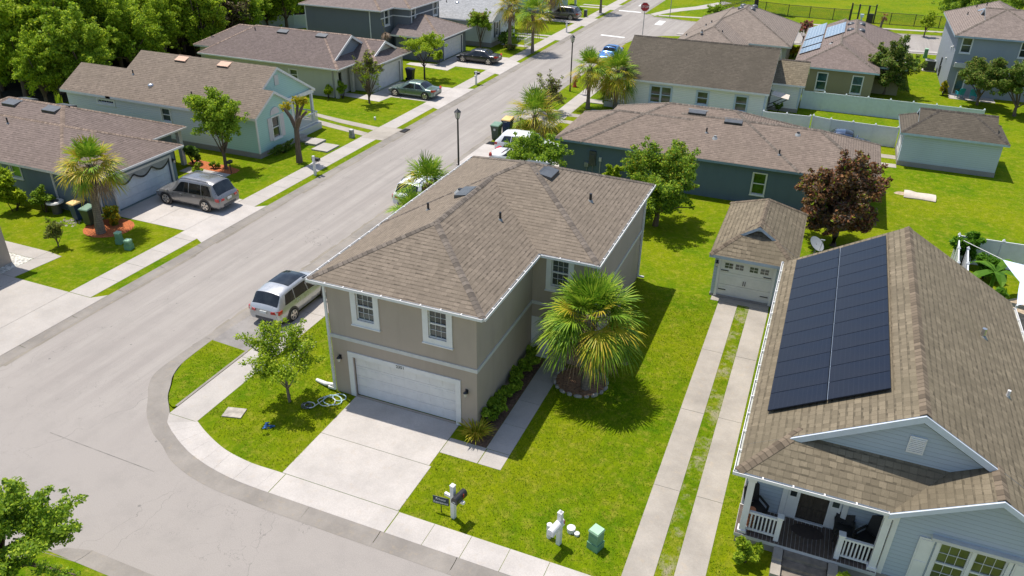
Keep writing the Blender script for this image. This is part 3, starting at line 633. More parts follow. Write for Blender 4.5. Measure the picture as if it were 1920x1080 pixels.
b = MB(); b.fbox(fW, 23.3, 25.8, 2.5, 2.62, .003, .2); b.build('window_hood', M['trim_grey'], hn)
for u0, u1 in ((23.0,23.44),(25.66,26.1)):
    b = MB(); b.fbox(fW, u0, u1, .55, 2.42, .003, .045); b.fbox(fW, u0+.05, u1-.05, .62, 1.42, .046, .06); b.fbox(fW, u0+.05, u1-.05, 1.52, 2.35, .046, .06); b.build('shutter', M['white'], hn)
b = MB(); fv = Fr((0,-.5),(1,0)); b.fbox(fv, 22.09, 22.58, 4.58, 5.22, .003, .05)
for k in range(8): b.fbox(fv, 22.13, 22.54, 4.63+k*.07, 4.67+k*.07, .051, .08)
b.build('gable_vent', M['white'], hn)
for u in (22.15,26.85):
    b = MB(); b.fbox(fW, u, u+.16, .4, 3.3, .003, .03)
    if u < 23: b.fbox(Fr((22.15,-1.75),(0,1)), 0, .16, 0.42, 3.3, -.01, .02)
    b.build('corner_board', M['white'], hn)
# front door, sidelights, pilasters
b = MB(); b.fbox(fN, 19.44, 20.4, .52, 2.55, -.08, -.03)
for i in range(2):
    for z0, z1 in ((.62,1.1),(1.2,1.75),(1.85,2.4)): b.fbox(fN, 19.53+i*.43, 19.9+i*.42, z0, z1, -.031, -.015)
b.build('front_door', M['bark_dark'], hn)
for u0, u1 in ((19.05,19.4),(20.44,20.8)):
    b = MB(); b.fbox(fN, u0, u1, .52, 2.55, .003, .03); o = b.build('side_panel', M['white'], hn)
    b = MB(); b.fbox(fN, u0+.07, u1-.07, 1.5, 1.75, .031, .04); b.build('pane', M['glass'], o)
b = MB()
for u in (18.86,20.84): b.fbox(fN, u, u+.18, .5, 2.75, .003, .06)
b.fbox(fN, 17.62, 22.1, 2.6, 2.9, .003, .04); b.fbox(fN, 19.38,19.44,.52,2.6,.003,.05); b.fbox(fN, 20.4,20.46,.52,2.6,.003,.05); b.fbox(fN, 19.44,20.4,.47,.55,.003,.1); b.build('door_trim', M['white'], hn)
b = MB(); b.box(17.55, -1.95, .36, 22.14, -.45, .5); b.box(17.6,-1.9,.0,22.14,-1.86,.34, 1)
for k in range(34): b.box(17.56+k*.134, -1.94, .501, 17.56+k*.134+.12, -.5, .512, 2)
b.build('porch_deck', [M['trim_grey'], M['stone_skirt'], M['wood']], hn)
for x in (17.78, 21.98):
    b = MB(); b.box(x-.11, -1.86, .5, x+.11, -1.64, 2.98); b.box(x-.15,-1.9,.5,x+.15,-1.6,.62); b.box(x-.15,-1.9,2.86,x+.15,-1.6,2.98); b.build('porch_post', M['white'], hn)
b = MB(); b.box(17.62, -1.84, 2.98, 22.12, -1.66, 3.2); b.build('porch_beam', M['white'], hn)
for x0, x1 in ((17.9,18.98),(20.82,21.86)):
    b = MB(); b.box(x0, -1.79, 1.38, x1, -1.69, 1.46); b.box(x0, -1.77, .62, x1, -1.71, .69)
    n = 8
    for k in range(n): x = x0+.1+(x1-x0-.2)*k/(n-1); b.box(x-.025, -1.765, .69, x+.025, -1.715, 1.38)
    p = x1-.06 if x0 < 19 else x0+.06
    b.box(p-.08, -1.83, .5, p+.08, -1.65, 1.55); b.box(p-.11,-1.86,1.55,p+.11,-1.62,1.6); b.build('porch_railing', M['white'], hn)
b = MB(); b.box(17.73, -.55, 1.38, 17.81, -1.64+.0, 1.46) if False else b.box(17.73, -1.63, 1.38, 17.81, -.46, 1.46)
for k in range(9): b.box(17.745, -1.55+k*.12, .55, 17.795, -1.5+k*.12, 1.38)
b.box(17.745,-1.63,.55,17.795,-.46,.62); b.build('porch_railing', M['white'], hn)
b = MB()
for k in range(3): b.box(19.25, -2.25-k*.32, .02, 20.65, -1.94-k*.32, .38-k*.13)
for x in (18.92, 20.68): b.box(x, -2.5, 0, x+.3, -1.96, .42, 1); b.box(x-.01, -3.1, 0, x+.31, -2.5, .3, 1)
b.build('porch_steps', [M['step_wood'], M['concrete_old']], hn)
BARGE = plain('bargeboard_pale', (.56,.60,.66), .5, .06); rn = Roof()
rn.p.append([[(17.25,14.5,3.3),(17.25,-.65,3.3),(22.3,-.65,6.18),(22.3,14.5,6.18)], [(27.35,-.65,3.3),(27.35,14.5,3.3),(22.3,14.5,6.18),(22.3,-.65,6.18)]])
q = 3.3-.006
rn.p.append([[(17.25,-2.05,q),(22.0,-2.05,q),(23.8,-.3,q+.9975),(19.0,-.3,q+.9975)], [(17.25,-.3,q),(17.25,-2.05,q),(19.0,-.3,q+.9975)]])
q = 3.3-.012
rn.p.append([[(21.92,-.42,q),(21.92,-2.1,q),(24.635,-2.1,q+1.5475),(24.635,-.42,q+1.5475)], [(27.35,-2.1,q),(27.35,-.42,q),(24.635,-.42,q+1.5475),(24.635,-2.1,q+1.5475)]])
rn.build(hn, SH2, M['fascia_blue'], SH2c, w=.19)
for fr, u0, u1, z0, sl, wd in ((Fr((18.62,-.66),(1,0)), 0, 7.36, 4.08, .57, .26), (Fr((21.9,-2.11),(1,0)), 0, 5.47, 3.28, .57, .2)):
    b = MB(); um = (u0+u1)/2; zt = z0+sl*(u1-u0)/2
    for a, za, c, zc in ((u0,z0,um,zt),(um,zt,u1,z0)):
        b.pts8([fr.pt(a,za-wd,.06),fr.pt(c,zc-wd,.06),fr.pt(c,zc-wd,.003),fr.pt(a,za-wd,.003),fr.pt(a,za-.012,.06),fr.pt(c,zc-.012,.06),fr.pt(c,zc-.012,.003),fr.pt(a,za-.012,.003)])
    b.build('bargeboard', BARGE, hn)
gutter(hn, (17.25,14.5), (17.25,-2.05), (-1,0), 3.29, hang=1.1); gutter(hn, (17.12,-2.05), (21.9,-2.05), (0,-1), 3.29, hang=.9); gutter(hn, (27.35,-1.9), (27.35,14.0), (1,0), 3.29, hang=1.1)
pipe(hn, 25.18, 8.31, 4.5, .38, .09, M['steel']); pipe(hn, 25.69, 4.65, 4.22, .28, .06, M['white'])
# solar array: two columns of twelve modules, each module a thing
t = NT('solar_cell'); uv = t.N('ShaderNodeSeparateXYZ', Vector=t.coord('UV')); 
ln = t.math('LESS_THAN', t.math('FRACT', t.math('MULTIPLY', uv.outputs[0], 12.)), .1); ln2 = t.math('LESS_THAN', t.math('FRACT', t.math('MULTIPLY', uv.outputs[1], 6.)), .04)
nz = t.noise(.35, None, 3)
a_ = t.mix(t.rng(nz, .35, .65, 0, 1), (.009,.013,.026), (.015,.017,.026)); a_ = t.mix(t.math('MULTIPLY', ln, .4), a_, (.03,.035,.05)); a_ = t.mix(t.math('MULTIPLY', ln2, .3), a_, (.03,.035,.05))
M['solar'] = t.P(Base_Color=a_, Roughness=.3, Specular_IOR_Level=.22)
t = NT('solar_cell_blue'); uv = t.N('ShaderNodeSeparateXYZ', Vector=t.coord('UV')); ln = t.math('LESS_THAN', t.math('FRACT', t.math('MULTIPLY', uv.outputs[0], 6.)), .12)
ln2 = t.math('LESS_THAN', t.math('FRACT', t.math('MULTIPLY', uv.outputs[1], 4.)), .08)
a_ = t.mix(ln, (.13,.19,.30), (.42,.48,.56)); a_ = t.mix(t.math('MULTIPLY', ln2, .6), a_, (.5,.55,.6)); M['solar_blue'] = t.P(Base_Color=t.mix(t.rng(t.noise(1.), .3, .7, 0, .3), a_, (.3,.38,.48)), Roughness=.15)
def solar(name, label, group, P0, ex, ey, frameM, cellM, th=.045):
    """module: P0 corner, ex/ey edge vectors on the slope"""
    n = Vector(ex).cross(Vector(ey)).normalized(); P0 = Vector(P0); ex = Vector(ex); ey = Vector(ey)
    c = P0+ex*.5+ey*.5
    r = thing(name, label, 'solar panel', tuple(c), 0, group)
    b = MB(); g = .006; a1, a2 = ex.normalized()*g, ey.normalized()*g
    q = [P0+a1+a2, P0+ex-a1+a2, P0+ex+ey-a1-a2, P0+ey+a1-a2]
    b.pts8([tuple(p) for p in q]+[tuple(p+n*th) for p in q]); b.build('frame', frameM, r)
    b = MB(); s1, s2 = ex.normalized()*.016, ey.normalized()*.016
    q2 = [q[0]+s1+s2+n*(th+.004), q[1]-s1+s2+n*(th+.004), q[2]-s1-s2+n*(th+.004), q[3]+s1-s2+n*(th+.004)]
    b.poly([tuple(p) for p in q2], 0, [(0,0),(1,0),(1,1),(0,1)]); b.build('cell_sheet', cellM, r)
    return r
M['solar_frame'] = plain('solar_frame', (.012,.016,.027), .35, .1, spec=.2)
ORD = 'first second third fourth fifth sixth seventh eighth ninth tenth eleventh twelfth'.split()
zr = lambda x: 3.3+.57*(x-17.25)+.13
for c in range(2):
    x0, x1 = (17.82, 19.61) if c == 0 else (19.625, 21.415)
    for k in range(12):
        y0 = .96+k*1.078; side = 'gutter' if c == 0 else 'ridge'
        solar('solar_panel', 'black solar panel, %s side column, %s row up from the porch end' % (side, ORD[k]), 'black solar panels on the porch house roof', (x0,y0,zr(x0)), (x1-x0,0,.57*(x1-x0)), (0,1.074,0), M['solar_frame'], M['solar'])
b = MB(); b.pts8([(19.608,.96,zr(19.608)+.03),(19.63,.96,zr(19.63)+.03),(19.63,13.88,zr(19.63)+.03),(19.608,13.88,zr(19.608)+.03),(19.608,.96,zr(19.608)+.056),(19.63,.96,zr(19.63)+.056),(19.63,13.88,zr(19.63)+.056),(19.608,13.88,zr(19.608)+.056)])
tag(b.build('mounting_rail', M['steel'], at=(19.62,7.4,4.8)), 'thin pale rail running between the two black solar panel columns', 'rail')

# ---- blue house, far left
S4 = stucco_mat('stucco_slate_blue', (.17, .215, .25), .2)
ha = thing('blue_house', 'slate blue single storey house with dark bunting over its garage door', 'house', (-30, 14, 0))
block(ha, -42, -24.15, 9.75, 16.4, 0, 2.95, S4, {'s': [(-31.75,-30.85,1.72,2.62)], 'e': [(11.0,15.9,.07,2.2)]})
block(ha, -42.0, -27.6, 10, 19.8, 0, 2.95, S4, {'e': [(17.2,18.1,.1,2.1)]}, name='rear_wall')
fA = Fr((-24.15,0),(0,1)); fAs = Fr((0,9.75),(1,0))
window(ha, fAs, -31.75, -30.85, 1.72, 2.62, .07, None, False, paneM=plain('lime_blind', (.16,.34,.03), .4, .2)); gdoor(ha, fA, 11.0, 15.9, 2.2, .16, doorM=plain('garage_pale', (.58,.62,.66), .5, .05), trimM=M['trim_grey'])
lantern(ha, fA, 16.2, 1.9); lantern(ha, fA, 10.6, 1.9)
b = MB()
for x in (-26.7,): b.box(x-.15, 19.5, 0, x+.15, 19.8, 2.8); 
b.box(-26.85,17.0,2.65,-26.55,19.8,2.85); b.build('porch_post', M['trim_grey'], ha)
r_ = Roof(); r_.hip(-42.5, -26.4, 9.35, 20.2, 2.9, .43, 'x'); r_.hip(-37, -23.6, 9.35, 16.85, 2.9, .43, 'x', 'gh', -.006); r_.build(ha, SH3, M['white'], SH3c)
gutter(ha, (-23.6,9.35), (-23.6,16.85), (1,0), 2.89, hang=0); gutter(ha, (-26.4,17), (-26.4,20.2), (1,0), 2.89, hang=0)
downspout(ha, -24.1, 9.72, 2.8); downspout(ha, -27.95, 9.7, 2.8)
for p in ((-36.2,14.2,5.0),(-32.3,14.2,5.0)): box_vent(ha, *p, (0,-1), .43, 1.25, .6)
for p in ((-36.0,15.4,5.0),(-32.2,15.4,5.0)): box_vent(ha, *p, (0,1), .43, 1.25, .6)
pipe(ha, -34.64, 12.45, 4.23, .4)
b = MB(); pts = []
for k in range(33):
    u = 11.05+4.8*k/32; s = abs(math.sin((k/32)*math.pi*3)); pts.append((u, 2.16-.42*s))
for k in range(32):
    (u0,z0),(u1,z1) = pts[k], pts[k+1]
    b.pts8([fA.pt(u0,z0,.05),fA.pt(u1,z1,.05),fA.pt(u1,z1,.02),fA.pt(u0,z0,.02),fA.pt(u0,2.2,.05),fA.pt(u1,2.2,.05),fA.pt(u1,2.2,.02),fA.pt(u0,2.2,.02)])
    b.pts8([fA.pt(u0,z0-.12,.07),fA.pt(u1,z1-.12,.07),fA.pt(u1,z1-.12,.03),fA.pt(u0,z0-.12,.03),fA.pt(u0,z0,.07),fA.pt(u1,z1,.07),fA.pt(u1,z1,.03),fA.pt(u0,z0,.03)], 1)
tag(b.build('garage_bunting', [M['grey'], M['black']], at=(-24.1,13.4,2.2)), 'grey and black draped bunting hung over the blue house garage door', 'bunting')

# ---- mint house with two front gables
S5 = siding_mat('siding_mint', (.42, .62, .56), .16, .12); S5b = siding_mat('siding_pale_side', (.64, .645, .65), .16, .15)
hb = thing('mint_house', 'pale mint siding house with two front gables and an arched shuttered window', 'house', (-31, 27, 0))
block(hb, -41.8, -25.2, 23.1, 31.7, 0, 3.35, S5b, {'s': [(-38.33,-36.6,2.62,2.85),(-31.6,-30.72,1.9,2.92)]}, skirt=.45)
_, F = block(hb, -25.4, -22.25, 23.085, 27.6, 0, 3.35, S5, {'e': [(24.95,25.85,1.12,2.78)]}, skirt=.45, name='bay_wall')
fB = Fr((-22.25,0),(0,1)); fBs = Fr((0,23.1),(1,0))
window(hb, fBs, -38.33, -36.6, 2.62, 2.85, .15, (6,1), False); window(hb, fBs, -31.6, -30.72, 1.9, 2.92, .1)
window(hb, fB, 24.95, 25.85, 1.12, 2.78, .1)
pale = plain('shutter_pink', (.62,.56,.58), .5, .06)
for u0, u1 in ((24.42,24.82),(25.98,26.38)):
    b = MB(); b.fbox(fB, u0, u1, 1.05, 2.85, .003, .05); b.build('shutter', pale, hb)
b = MB(); cx = 25.4; rad = .55
for k in range(10):
    a0, a1 = math.pi*k/10, math.pi*(k+1)/10
    b.pts8([fB.pt(cx,3.0,.05),fB.pt(cx+rad*math.cos(a0),3.0+rad*math.sin(a0),.05),fB.pt(cx+rad*math.cos(a0),3.0+rad*math.sin(a0),.003),fB.pt(cx,3.0,.003),fB.pt(cx,3.001,.05),fB.pt(cx+rad*math.cos(a1),3.0+rad*math.sin(a1),.05),fB.pt(cx+rad*math.cos(a1),3.0+rad*math.sin(a1),.003),fB.pt(cx,3.001,.003)])
b.build('fan_arch', pale, hb)
b = MB(); gable(b, Fr((-22.26,22.9),(0,1)), 0, 4.85, 3.3, .6, base=3.2); gable(b, Fr((-23.3,23.0),(0,1)), 0, 8.85, 3.35, .6); b.build('gable_wall', S5, hb)
b = MB(); b.fbox(Fr((-23.3,0),(0,1)), 27.15, 27.65, 4.7, 5.5, .003, .05); b.build('gable_vent', M['trim_grey'], hb)
for y in (23.1,27.6):
    b = MB(); b.box(-22.28, y-.08, .45, -22.2, y+.08, 3.3); b.build('corner_board', M['white'], hb)
r_ = Roof()
r_.p.append([[(-37,22.75,3.35),(-23.05,22.75,3.35),(-23.05,27.4,6.14),(-37,27.4,6.14)],[(-23.05,32.05,3.35),(-37,32.05,3.35),(-37,27.4,6.14),(-23.05,27.4,6.14)]])
q = 3.35-.006; r_.p.append([[(-27,22.75,q),(-21.95,22.75,q),(-21.95,25.3,q+1.53),(-27,25.3,q+1.53)],[(-21.95,27.85,q),(-27,27.85,q),(-27,25.3,q+1.53),(-21.95,25.3,q+1.53)]])
r_.p.append([[(-42.1,22.75,q),(-36.5,22.75,q),(-36.5,25.5,q+1.65),(-42.1,25.5,q+1.65)],[(-36.5,28.25,q),(-42.1,28.25,q),(-42.1,25.5,q+1.65),(-36.5,25.5,q+1.65)]])
r_.build(hb, shingle_mat('shingles_sand', (.255,.20,.155)), M['white'], None, t=.2)
for p in ((-32.28,27.0,5.88),(-27.92,27.0,5.88)): box_vent(hb, *p, (0,-1), .6, 1.1, .6, mat=M['vent_rust'])
dome_vent(hb, -33.37, 24.27, 4.26, M['steel'], .25); pipe(hb, -35.9, 25.05, 4.73); pipe(hb, -28.84, 23.87, 4.02)
b = MB(); b.box(-25.2,27.61,.0,-22.5,31.7,.6); b.build('porch_deck', M['trim_grey'], hb)
for y in (31.55,): 
    b = MB(); b.box(-23.3,y-.1,.6,-23.1,y+.1,3.05); b.build('porch_post', M['white'], hb)
b = MB(); b.box(-23.29,27.62,3.05,-23.12,31.9,3.36); b.build('porch_beam', M['white'], hb)
b = MB()
for z in (.72,1.5): b.box(-22.75,28.8,z,-22.65,31.5,z+.07); b.box(-25,31.5,z,-22.75,31.58,z+.07)
for k in range(19): b.box(-22.72,28.9+k*.14,.79,-22.68,28.94+k*.14,1.5)
b.build('porch_railing', M['white'], hb)
b = MB(); b.box(-22.5,27.75,0,-21.9,28.7,.4); b.box(-21.9,27.75,0,-21.25,28.7,.2); b.build('porch_steps', M['concrete_old'], hb)
b = MB()
for x0,y0,x1,y1 in ((-21.2,27.35,-20.1,28.75),(-19.9,26.4,-18.4,28.15)): b.box(x0,y0,-.02,x1,y1,.22 if x0 < -20.5 else .16)
struct(b.build('entry_slabs', M['concrete']))

# ---- tan house with dutch gables
S6 = stucco_mat('stucco_pale_tan', (.47, .465, .40), .15)
hc = thing('tan_house', 'pale tan house with two grey gable dormers and the green sedan in its driveway', 'house', (-33, 44.5, 0))
block(hc, -42.3, -27.0, 40.3, 49.0, 0, 3.05, S6, {'s': [(-31.95,-31.05,1.3,2.3)], 'e': [(41,41.9,.1,2.2)]})
block(hc, -30, -24.4, 43.6, 49.5, 0, 3.0, S6, {'e': [(44.6,48.9,.07,2.15)]}, name='garage_wall')
block(hc, -45.8, -42.3, 43.4, 49.4, 0, 3.0, S6, name='rear_wall')
window(hc, Fr((0,40.3),(1,0)), -31.95, -31.05, 1.3, 2.3, .08); gdoor(hc, Fr((-24.4,0),(0,1)), 44.6, 48.9, 2.15, .15)
for y in (40.2,42.9): b = MB(); b.box(-26.7,y,0,-26.4,y+.3,2.9); b.build('porch_post', S6, hc)
r_ = Roof(); r_.hip(-42.7, -25.9, 39.75, 48.4, 3.0, .545, 'x', 'hh', -.006); r_.hip(-42.7, -26.9, 39.75, 48.4, 3.0, .545, 'x', 'hg'); r_.hip(-34, -23.6, 43.2, 49.9, 3.0, .48, 'x', 'gh', -.012); r_.hip(-34, -24.6, 43.2, 49.9, 3.0, .48, 'x', 'gg', -.018); r_.hip(-46.3, -38, 43.0, 50.2, 2.9, .5, 'x', 'hg', -.02)
r_.build(hc, shingle_mat('shingles_umber', (.205,.16,.145), stain=.2), M['white'], cap_mat('ridge_umber', (.34,.25,.2)))
gw = siding_mat('gable_slate', (.22,.25,.28)); b = MB(); gable(b, Fr((-27.15,40.2),(0,1)), 0, 7.75, 3.2, .545, m=0); gable(b, Fr((-24.9,43.7),(0,1)), 0, 5.7, 3.2, .48, m=1); b.build('gable_wall', [gw, S6], hc)
for fr, L, z0, sl in ((Fr((-26.91,39.85),(0,1)), 8.45, 3.03, .545), (Fr((-24.61,43.35),(0,1)), 6.4, 3.03, .48)):
    b = MB(); um = L/2; zt = z0+sl*um
    for a, za, c, zc in ((0,z0,um,zt),(um,zt,L,z0)): b.pts8([fr.pt(a,za-.24,.06),fr.pt(c,zc-.24,.06),fr.pt(c,zc-.24,.003),fr.pt(a,za-.24,.003),fr.pt(a,za,.06),fr.pt(c,zc,.06),fr.pt(c,zc,.003),fr.pt(a,za,.003)])
    b.build('bargeboard', M['white'], hc)
gutter(hc, (-42.7,39.75), (-25.9,39.75), (0,-1), 2.99, hang=0); gutter(hc, (-25.9,39.7), (-25.9,43.1), (1,0), 2.99, hang=0); gutter(hc, (-23.6,43.2), (-23.6,49.9), (1,0), 2.99, hang=0)
for p in ((-34.7,43.6,5.08),(-30.05,43.6,5.08)): box_vent(hc, *p, (0,-1), .545, 1.2, .6)
pipe(hc, -38.05, 43.4, 4.9)

# ---- dark grey two-storey house with attached garage
S7 = stucco_mat('stucco_charcoal', (.155, .165, .18), .15)
hd = thing('charcoal_house', 'dark grey two storey house with white band and a low garage in front', 'house', (-34, 60, 0))
block(hd, -41.4, -31.1, 56.6, 67, 0, 5.45, S7, {'e': [(57.5,58.4,3.75,5.3)]})
block(hd, -33, -28.9, 59.4, 66.9, 0, 5.45, S7, {'e': [(59.9,60.7,3.7,5.3),(65.3,66.3,3.85,5.3)]}, name='front_wall')
block(hd, -30, -24.5, 57.9, 65.2, 0, 2.75, S7, {'e': [(59.4,64.2,.07,2.1)]}, name='garage_wall')
window(hd, Fr((-31.1,0),(0,1)), 57.5, 58.4, 3.75, 5.3, .14); window(hd, Fr((-28.9,0),(0,1)), 59.9, 60.7, 3.7, 5.3, .14); window(hd, Fr((-28.9,0),(0,1)), 65.3, 66.3, 3.85, 5.3, .14)
gdoor(hd, Fr((-24.5,0),(0,1)), 59.4, 64.2, 2.1, .12)
b = MB(); b.fbox(Fr((-28.9,59.4),(0,1)), 0, 7.5, 4.5, 4.62, .003, .04); b.fbox(Fr((-31.1,56.6),(0,1)), 0, 2.8, 4.5, 4.62, .003, .04); b.fbox(Fr((-31.1,59.4),(1,0)), .04, 2.2, 4.5, 4.62, .003, .04); b.build('band_course', M['white'], hd)
r_ = Roof(); r_.hip(-41.8, -30.75, 56.1, 67.5, 5.55, .417, 'x'); r_.hip(-38, -28.5, 58.95, 67.4, 5.55, .417, 'x', 'gh', -.006); r_.hip(-30.5, -23.9, 57.4, 65.7, 2.8, .417, 'x', 'gh'); r_.build(hd, SH6, M['white'], SH3c)
gutter(hd, (-41.8,56.1), (-30.75,56.1), (0,-1), 5.54, hang=0); gutter(hd, (-30.75,56.0), (-30.75,58.9), (1,0), 5.54, hang=0); gutter(hd, (-28.5,58.9), (-28.5,67.4), (1,0), 5.54, hang=0); gutter(hd, (-23.9,57.4), (-23.9,65.7), (1,0), 2.79, hang=0)
downspout(hd, -32.5, 56.55, 5.4); downspout(hd, -41.3, 56.55, 5.4)

# ---- pale house with silver roof, and mint house beyond
S8 = siding_mat('siding_pale_grey', (.60, .62, .62)); S8b = siding_mat('siding_seafoam', (.45, .58, .52))
he = thing('silver_roof_house', 'pale house with light silver shingle roof behind the tall palms', 'house', (-28, 72, 0))
b, F = block(he, -36, -22.4, 68.1, 76.0, 0, 3.3, S8, {'e': [(69.6,70.4,1.2,2.8)]}, skirt=.6)
window(he, Fr((-22.4,0),(0,1)), 69.6, 70.4, 1.2, 2.8, .12)
for u0, u1 in ((69.05,69.45),(70.55,70.95)):
    b = MB(); b.fbox(Fr((-22.4,0),(0,1)), u0, u1, 1.1, 2.9, .003, .05); b.build('shutter', M['dark_grey'], he)
b = MB(); gable(b, Fr((-22.41,68.1),(0,1)), 0, 7.9, 3.25, .5, base=3.2); b.build('gable_wall', S8, he)
r_ = Roof(); r_.hip(-36.5, -22.0, 67.6, 76.5, 3.2, .5, 'x', 'gg'); r_.build(he, SH5, M['white'], None)
dome_vent(he, -28.15, 70.6, 4.6, M['steel'], .3); pipe(he, -29.6, 70.4, 4.5)
hf = thing('seafoam_house', 'small seafoam house at the top edge behind the dark hatchback', 'house', (-27, 97, 0))
block(hf, -34, -23.4, 93.6, 101, 0, 3.2, S8b, {'e': [(95.3,96.2,1,2.6)]}, skirt=.5)
window(hf, Fr((-23.4,0),(0,1)), 95.3, 96.2, 1, 2.6, .1)
b = MB(); gable(b, Fr((-23.41,93.6),(0,1)), 0, 7.4, 3.15, .5, base=3.1); b.build('gable_wall', S8b, hf)
for y in (93.7,100.6): b = MB(); b.box(-22.2,y,0,-21.9,y+.3,3.1); b.build('porch_post', M['white'], hf)
r_ = Roof(); r_.hip(-34.5, -21.8, 93.1, 101.5, 3.15, .5, 'x', 'gg'); r_.build(hf, SH6, M['white'], None)

# ---- slate house straight behind the main house
S9 = stucco_mat('stucco_deep_slate', (.12, .165, .205), .3)
hs = thing('slate_house', 'deep slate blue single storey house with long brown hip roof behind the main house', 'house', (11, 34, 0))
block(hs, 0, 21.6, 29.8, 37.6, 0, 2.95, S9, {'s': [(14.05,14.9,.8,2.3)], 'w': [(30.6,35.4,.07,2.2)]})
block(hs, 2.2, 16.6, 30, 39.5, 0, 2.95, S9, name='rear_wall')
window(hs, Fr((0,29.8),(1,0)), 14.05, 14.9, .8, 2.3, .07, paneM=plain('green_glass', (.03,.09,.015), .08, .5)); gdoor(hs, Fr((0,37.6),(0,-1)), 2.2, 7.0, 2.2, .15)
b = MB(); fS = Fr((0,29.8),(1,0)); b.fbox(fS, 2.35, 2.83, 1.12, 2.2, .003, .16); b.fbox(fS, 2.45, 2.73, 1.6, 1.95, .161, .2); b.build('meter_box', M['dark_grey'], hs)
b = MB(); b.fbox(fS, 2.0, 2.3, .95, 1.28, .003, .14); b.fbox(fS, 2.13, 2.18, .1, .95, .02, .06); b.fbox(fS, 2.58, 2.63, .1, 1.12, .02, .07); b.build('utility_box', M['grey'], hs)
b = MB(); b.fbox(fS, 3.08, 3.26, 1.5, 1.8, .003, .1); b.fbox(fS, 3.15, 3.19, .1, 1.5, .02, .05); b.build('cable_box', M['trim_grey'], hs)
r_ = Roof(); r_.hip(1.6, 17, 29.4, 39.9, 2.9, .415, 'x', 'hh', -.006); r_.hip(8, 22, 29.4, 38.0, 2.9, .415, 'x', 'gh'); r_.hip(-.4, 9, 29.4, 37.0, 2.9, .415, 'x', 'hg', -.012); r_.build(hs, shingle_mat('shingles_pinkish', (.26,.20,.16)), plain('fascia_slate', (.19,.27,.34), .5, .1), SHc)
for p in ((9.1,33.9,4.76),(11.8,33.4,4.55)): box_vent(hs, *p, (0,-1), .415, 1.25, .55)
pipe(hs, 10.2, 32.0, 3.98); pipe(hs, 10.9, 31.6, 3.81, .15, .1, M['grey']); pipe(hs, 15.4, 30.8, 3.48); pipe(hs, 16.3, 33.0, 4.4, .15, .1)

# ---- white house with weathered roof
S10 = siding_mat('siding_white', (.80, .775, .74), .16, .1)
hw = thing('white_house', 'white siding house with big weathered dark roof behind the palm group', 'house', (6, 54, 0))
block(hw, 0, 12.7, 49.1, 58.9, 0, 3.15, S10, {'s': [(2.3,4.2,.95,2.45),(6.65,7.6,1.3,2.4),(10.1,11.1,1.1,2.4)]}, skirt=.5)
fH = Fr((0,49.1),(1,0)); blu = plain('trim_ice_blue', (.48,.55,.66), .5, .06)
window(hw, fH, 2.3, 4.2, .95, 2.45, .14, None, True, True, blu); window(hw, fH, 6.65, 7.6, 1.3, 2.4, .13, mat=blu); window(hw, fH, 10.1, 11.1, 1.1, 2.4, .13, mat=blu)
block(hw, 12.72, 15.3, 54.55, 59.3, 0, 2.75, S10, name='wing_wall', skirt=.4)
b = MB(); gable(b, Fr((15.31,54.55),(0,1)), 0, 4.75, 2.7, .57, base=2.6); gable(b, Fr((12.71,49.0),(0,1)), 0, 10, 3.1, .54, base=3.0); b.build('gable_wall', S10, hw)
for x, y, z in ((0,49.1,3.0),(12.7,49.1,3.0),(15.3,54.55,2.7)):
    b = MB(); b.box(x-.12,y-.03,.5,x+.03,y+.12,z); b.build('corner_board', blu, hw)
r_ = Roof(); r_.hip(-.9, 12.95, 48.6, 59.4, 3.0, .54, 'x', 'gg'); r_.build(hw, SH4, M['white'], SH4c)
for q_ in ((12.4, 15.65, 54.1, 59.9, 2.72, .57, 'x', 'gg'), (-2.0, -.92, 50.5, 57.5, 2.9, .4, 'y', 'gg')): r_ = Roof(); r_.hip(*q_); r_.build(hw, SH2, M['white'], SH4c, name='wing_roof')
b = MB(); b.box(-2.1,48.9,.0,-.02,57,.55); b.build('porch_deck', M['trim_grey'], hw)
b = MB()
for z in (.65,1.4): b.box(-2.05,48.95,z,-.1,49.02,z+.07); b.box(-2.05,49.0,z,-1.98,50,z+.07)
for k in range(14): b.box(-2.0+k*.14,48.96,.72,-1.96+k*.14,49.01,1.4)
b.build('porch_railing', M['white'], hw)
# bracketed awning between the two wings
aw = thing('canvas_awning', 'brown tilted awning on dark brackets between the white house wings', 'awning', (13.9, 52.0, 2.3))
b = MB(); b.pts8([(13.0,51.3,2.25),(14.5,51.3,2.0),(14.5,53,2.0),(13.0,53,2.25),(13.0,51.3,2.3),(14.5,51.3,2.05),(14.5,53,2.05),(13.0,53,2.3)]); b.build('awning_panel', M['canvas'], aw)
for y in (51.4,52.9): b = MB(); b.tube([(12.76,y,1.0),(14.4,y,2.0)],.04,6); b.tube([(12.76,y,2.28),(14.4,y,2.02)],.03,6); b.tube([(12.78,y,.9),(12.78,y,2.4)],.04,6); b.build('bracket', M['black'], aw)

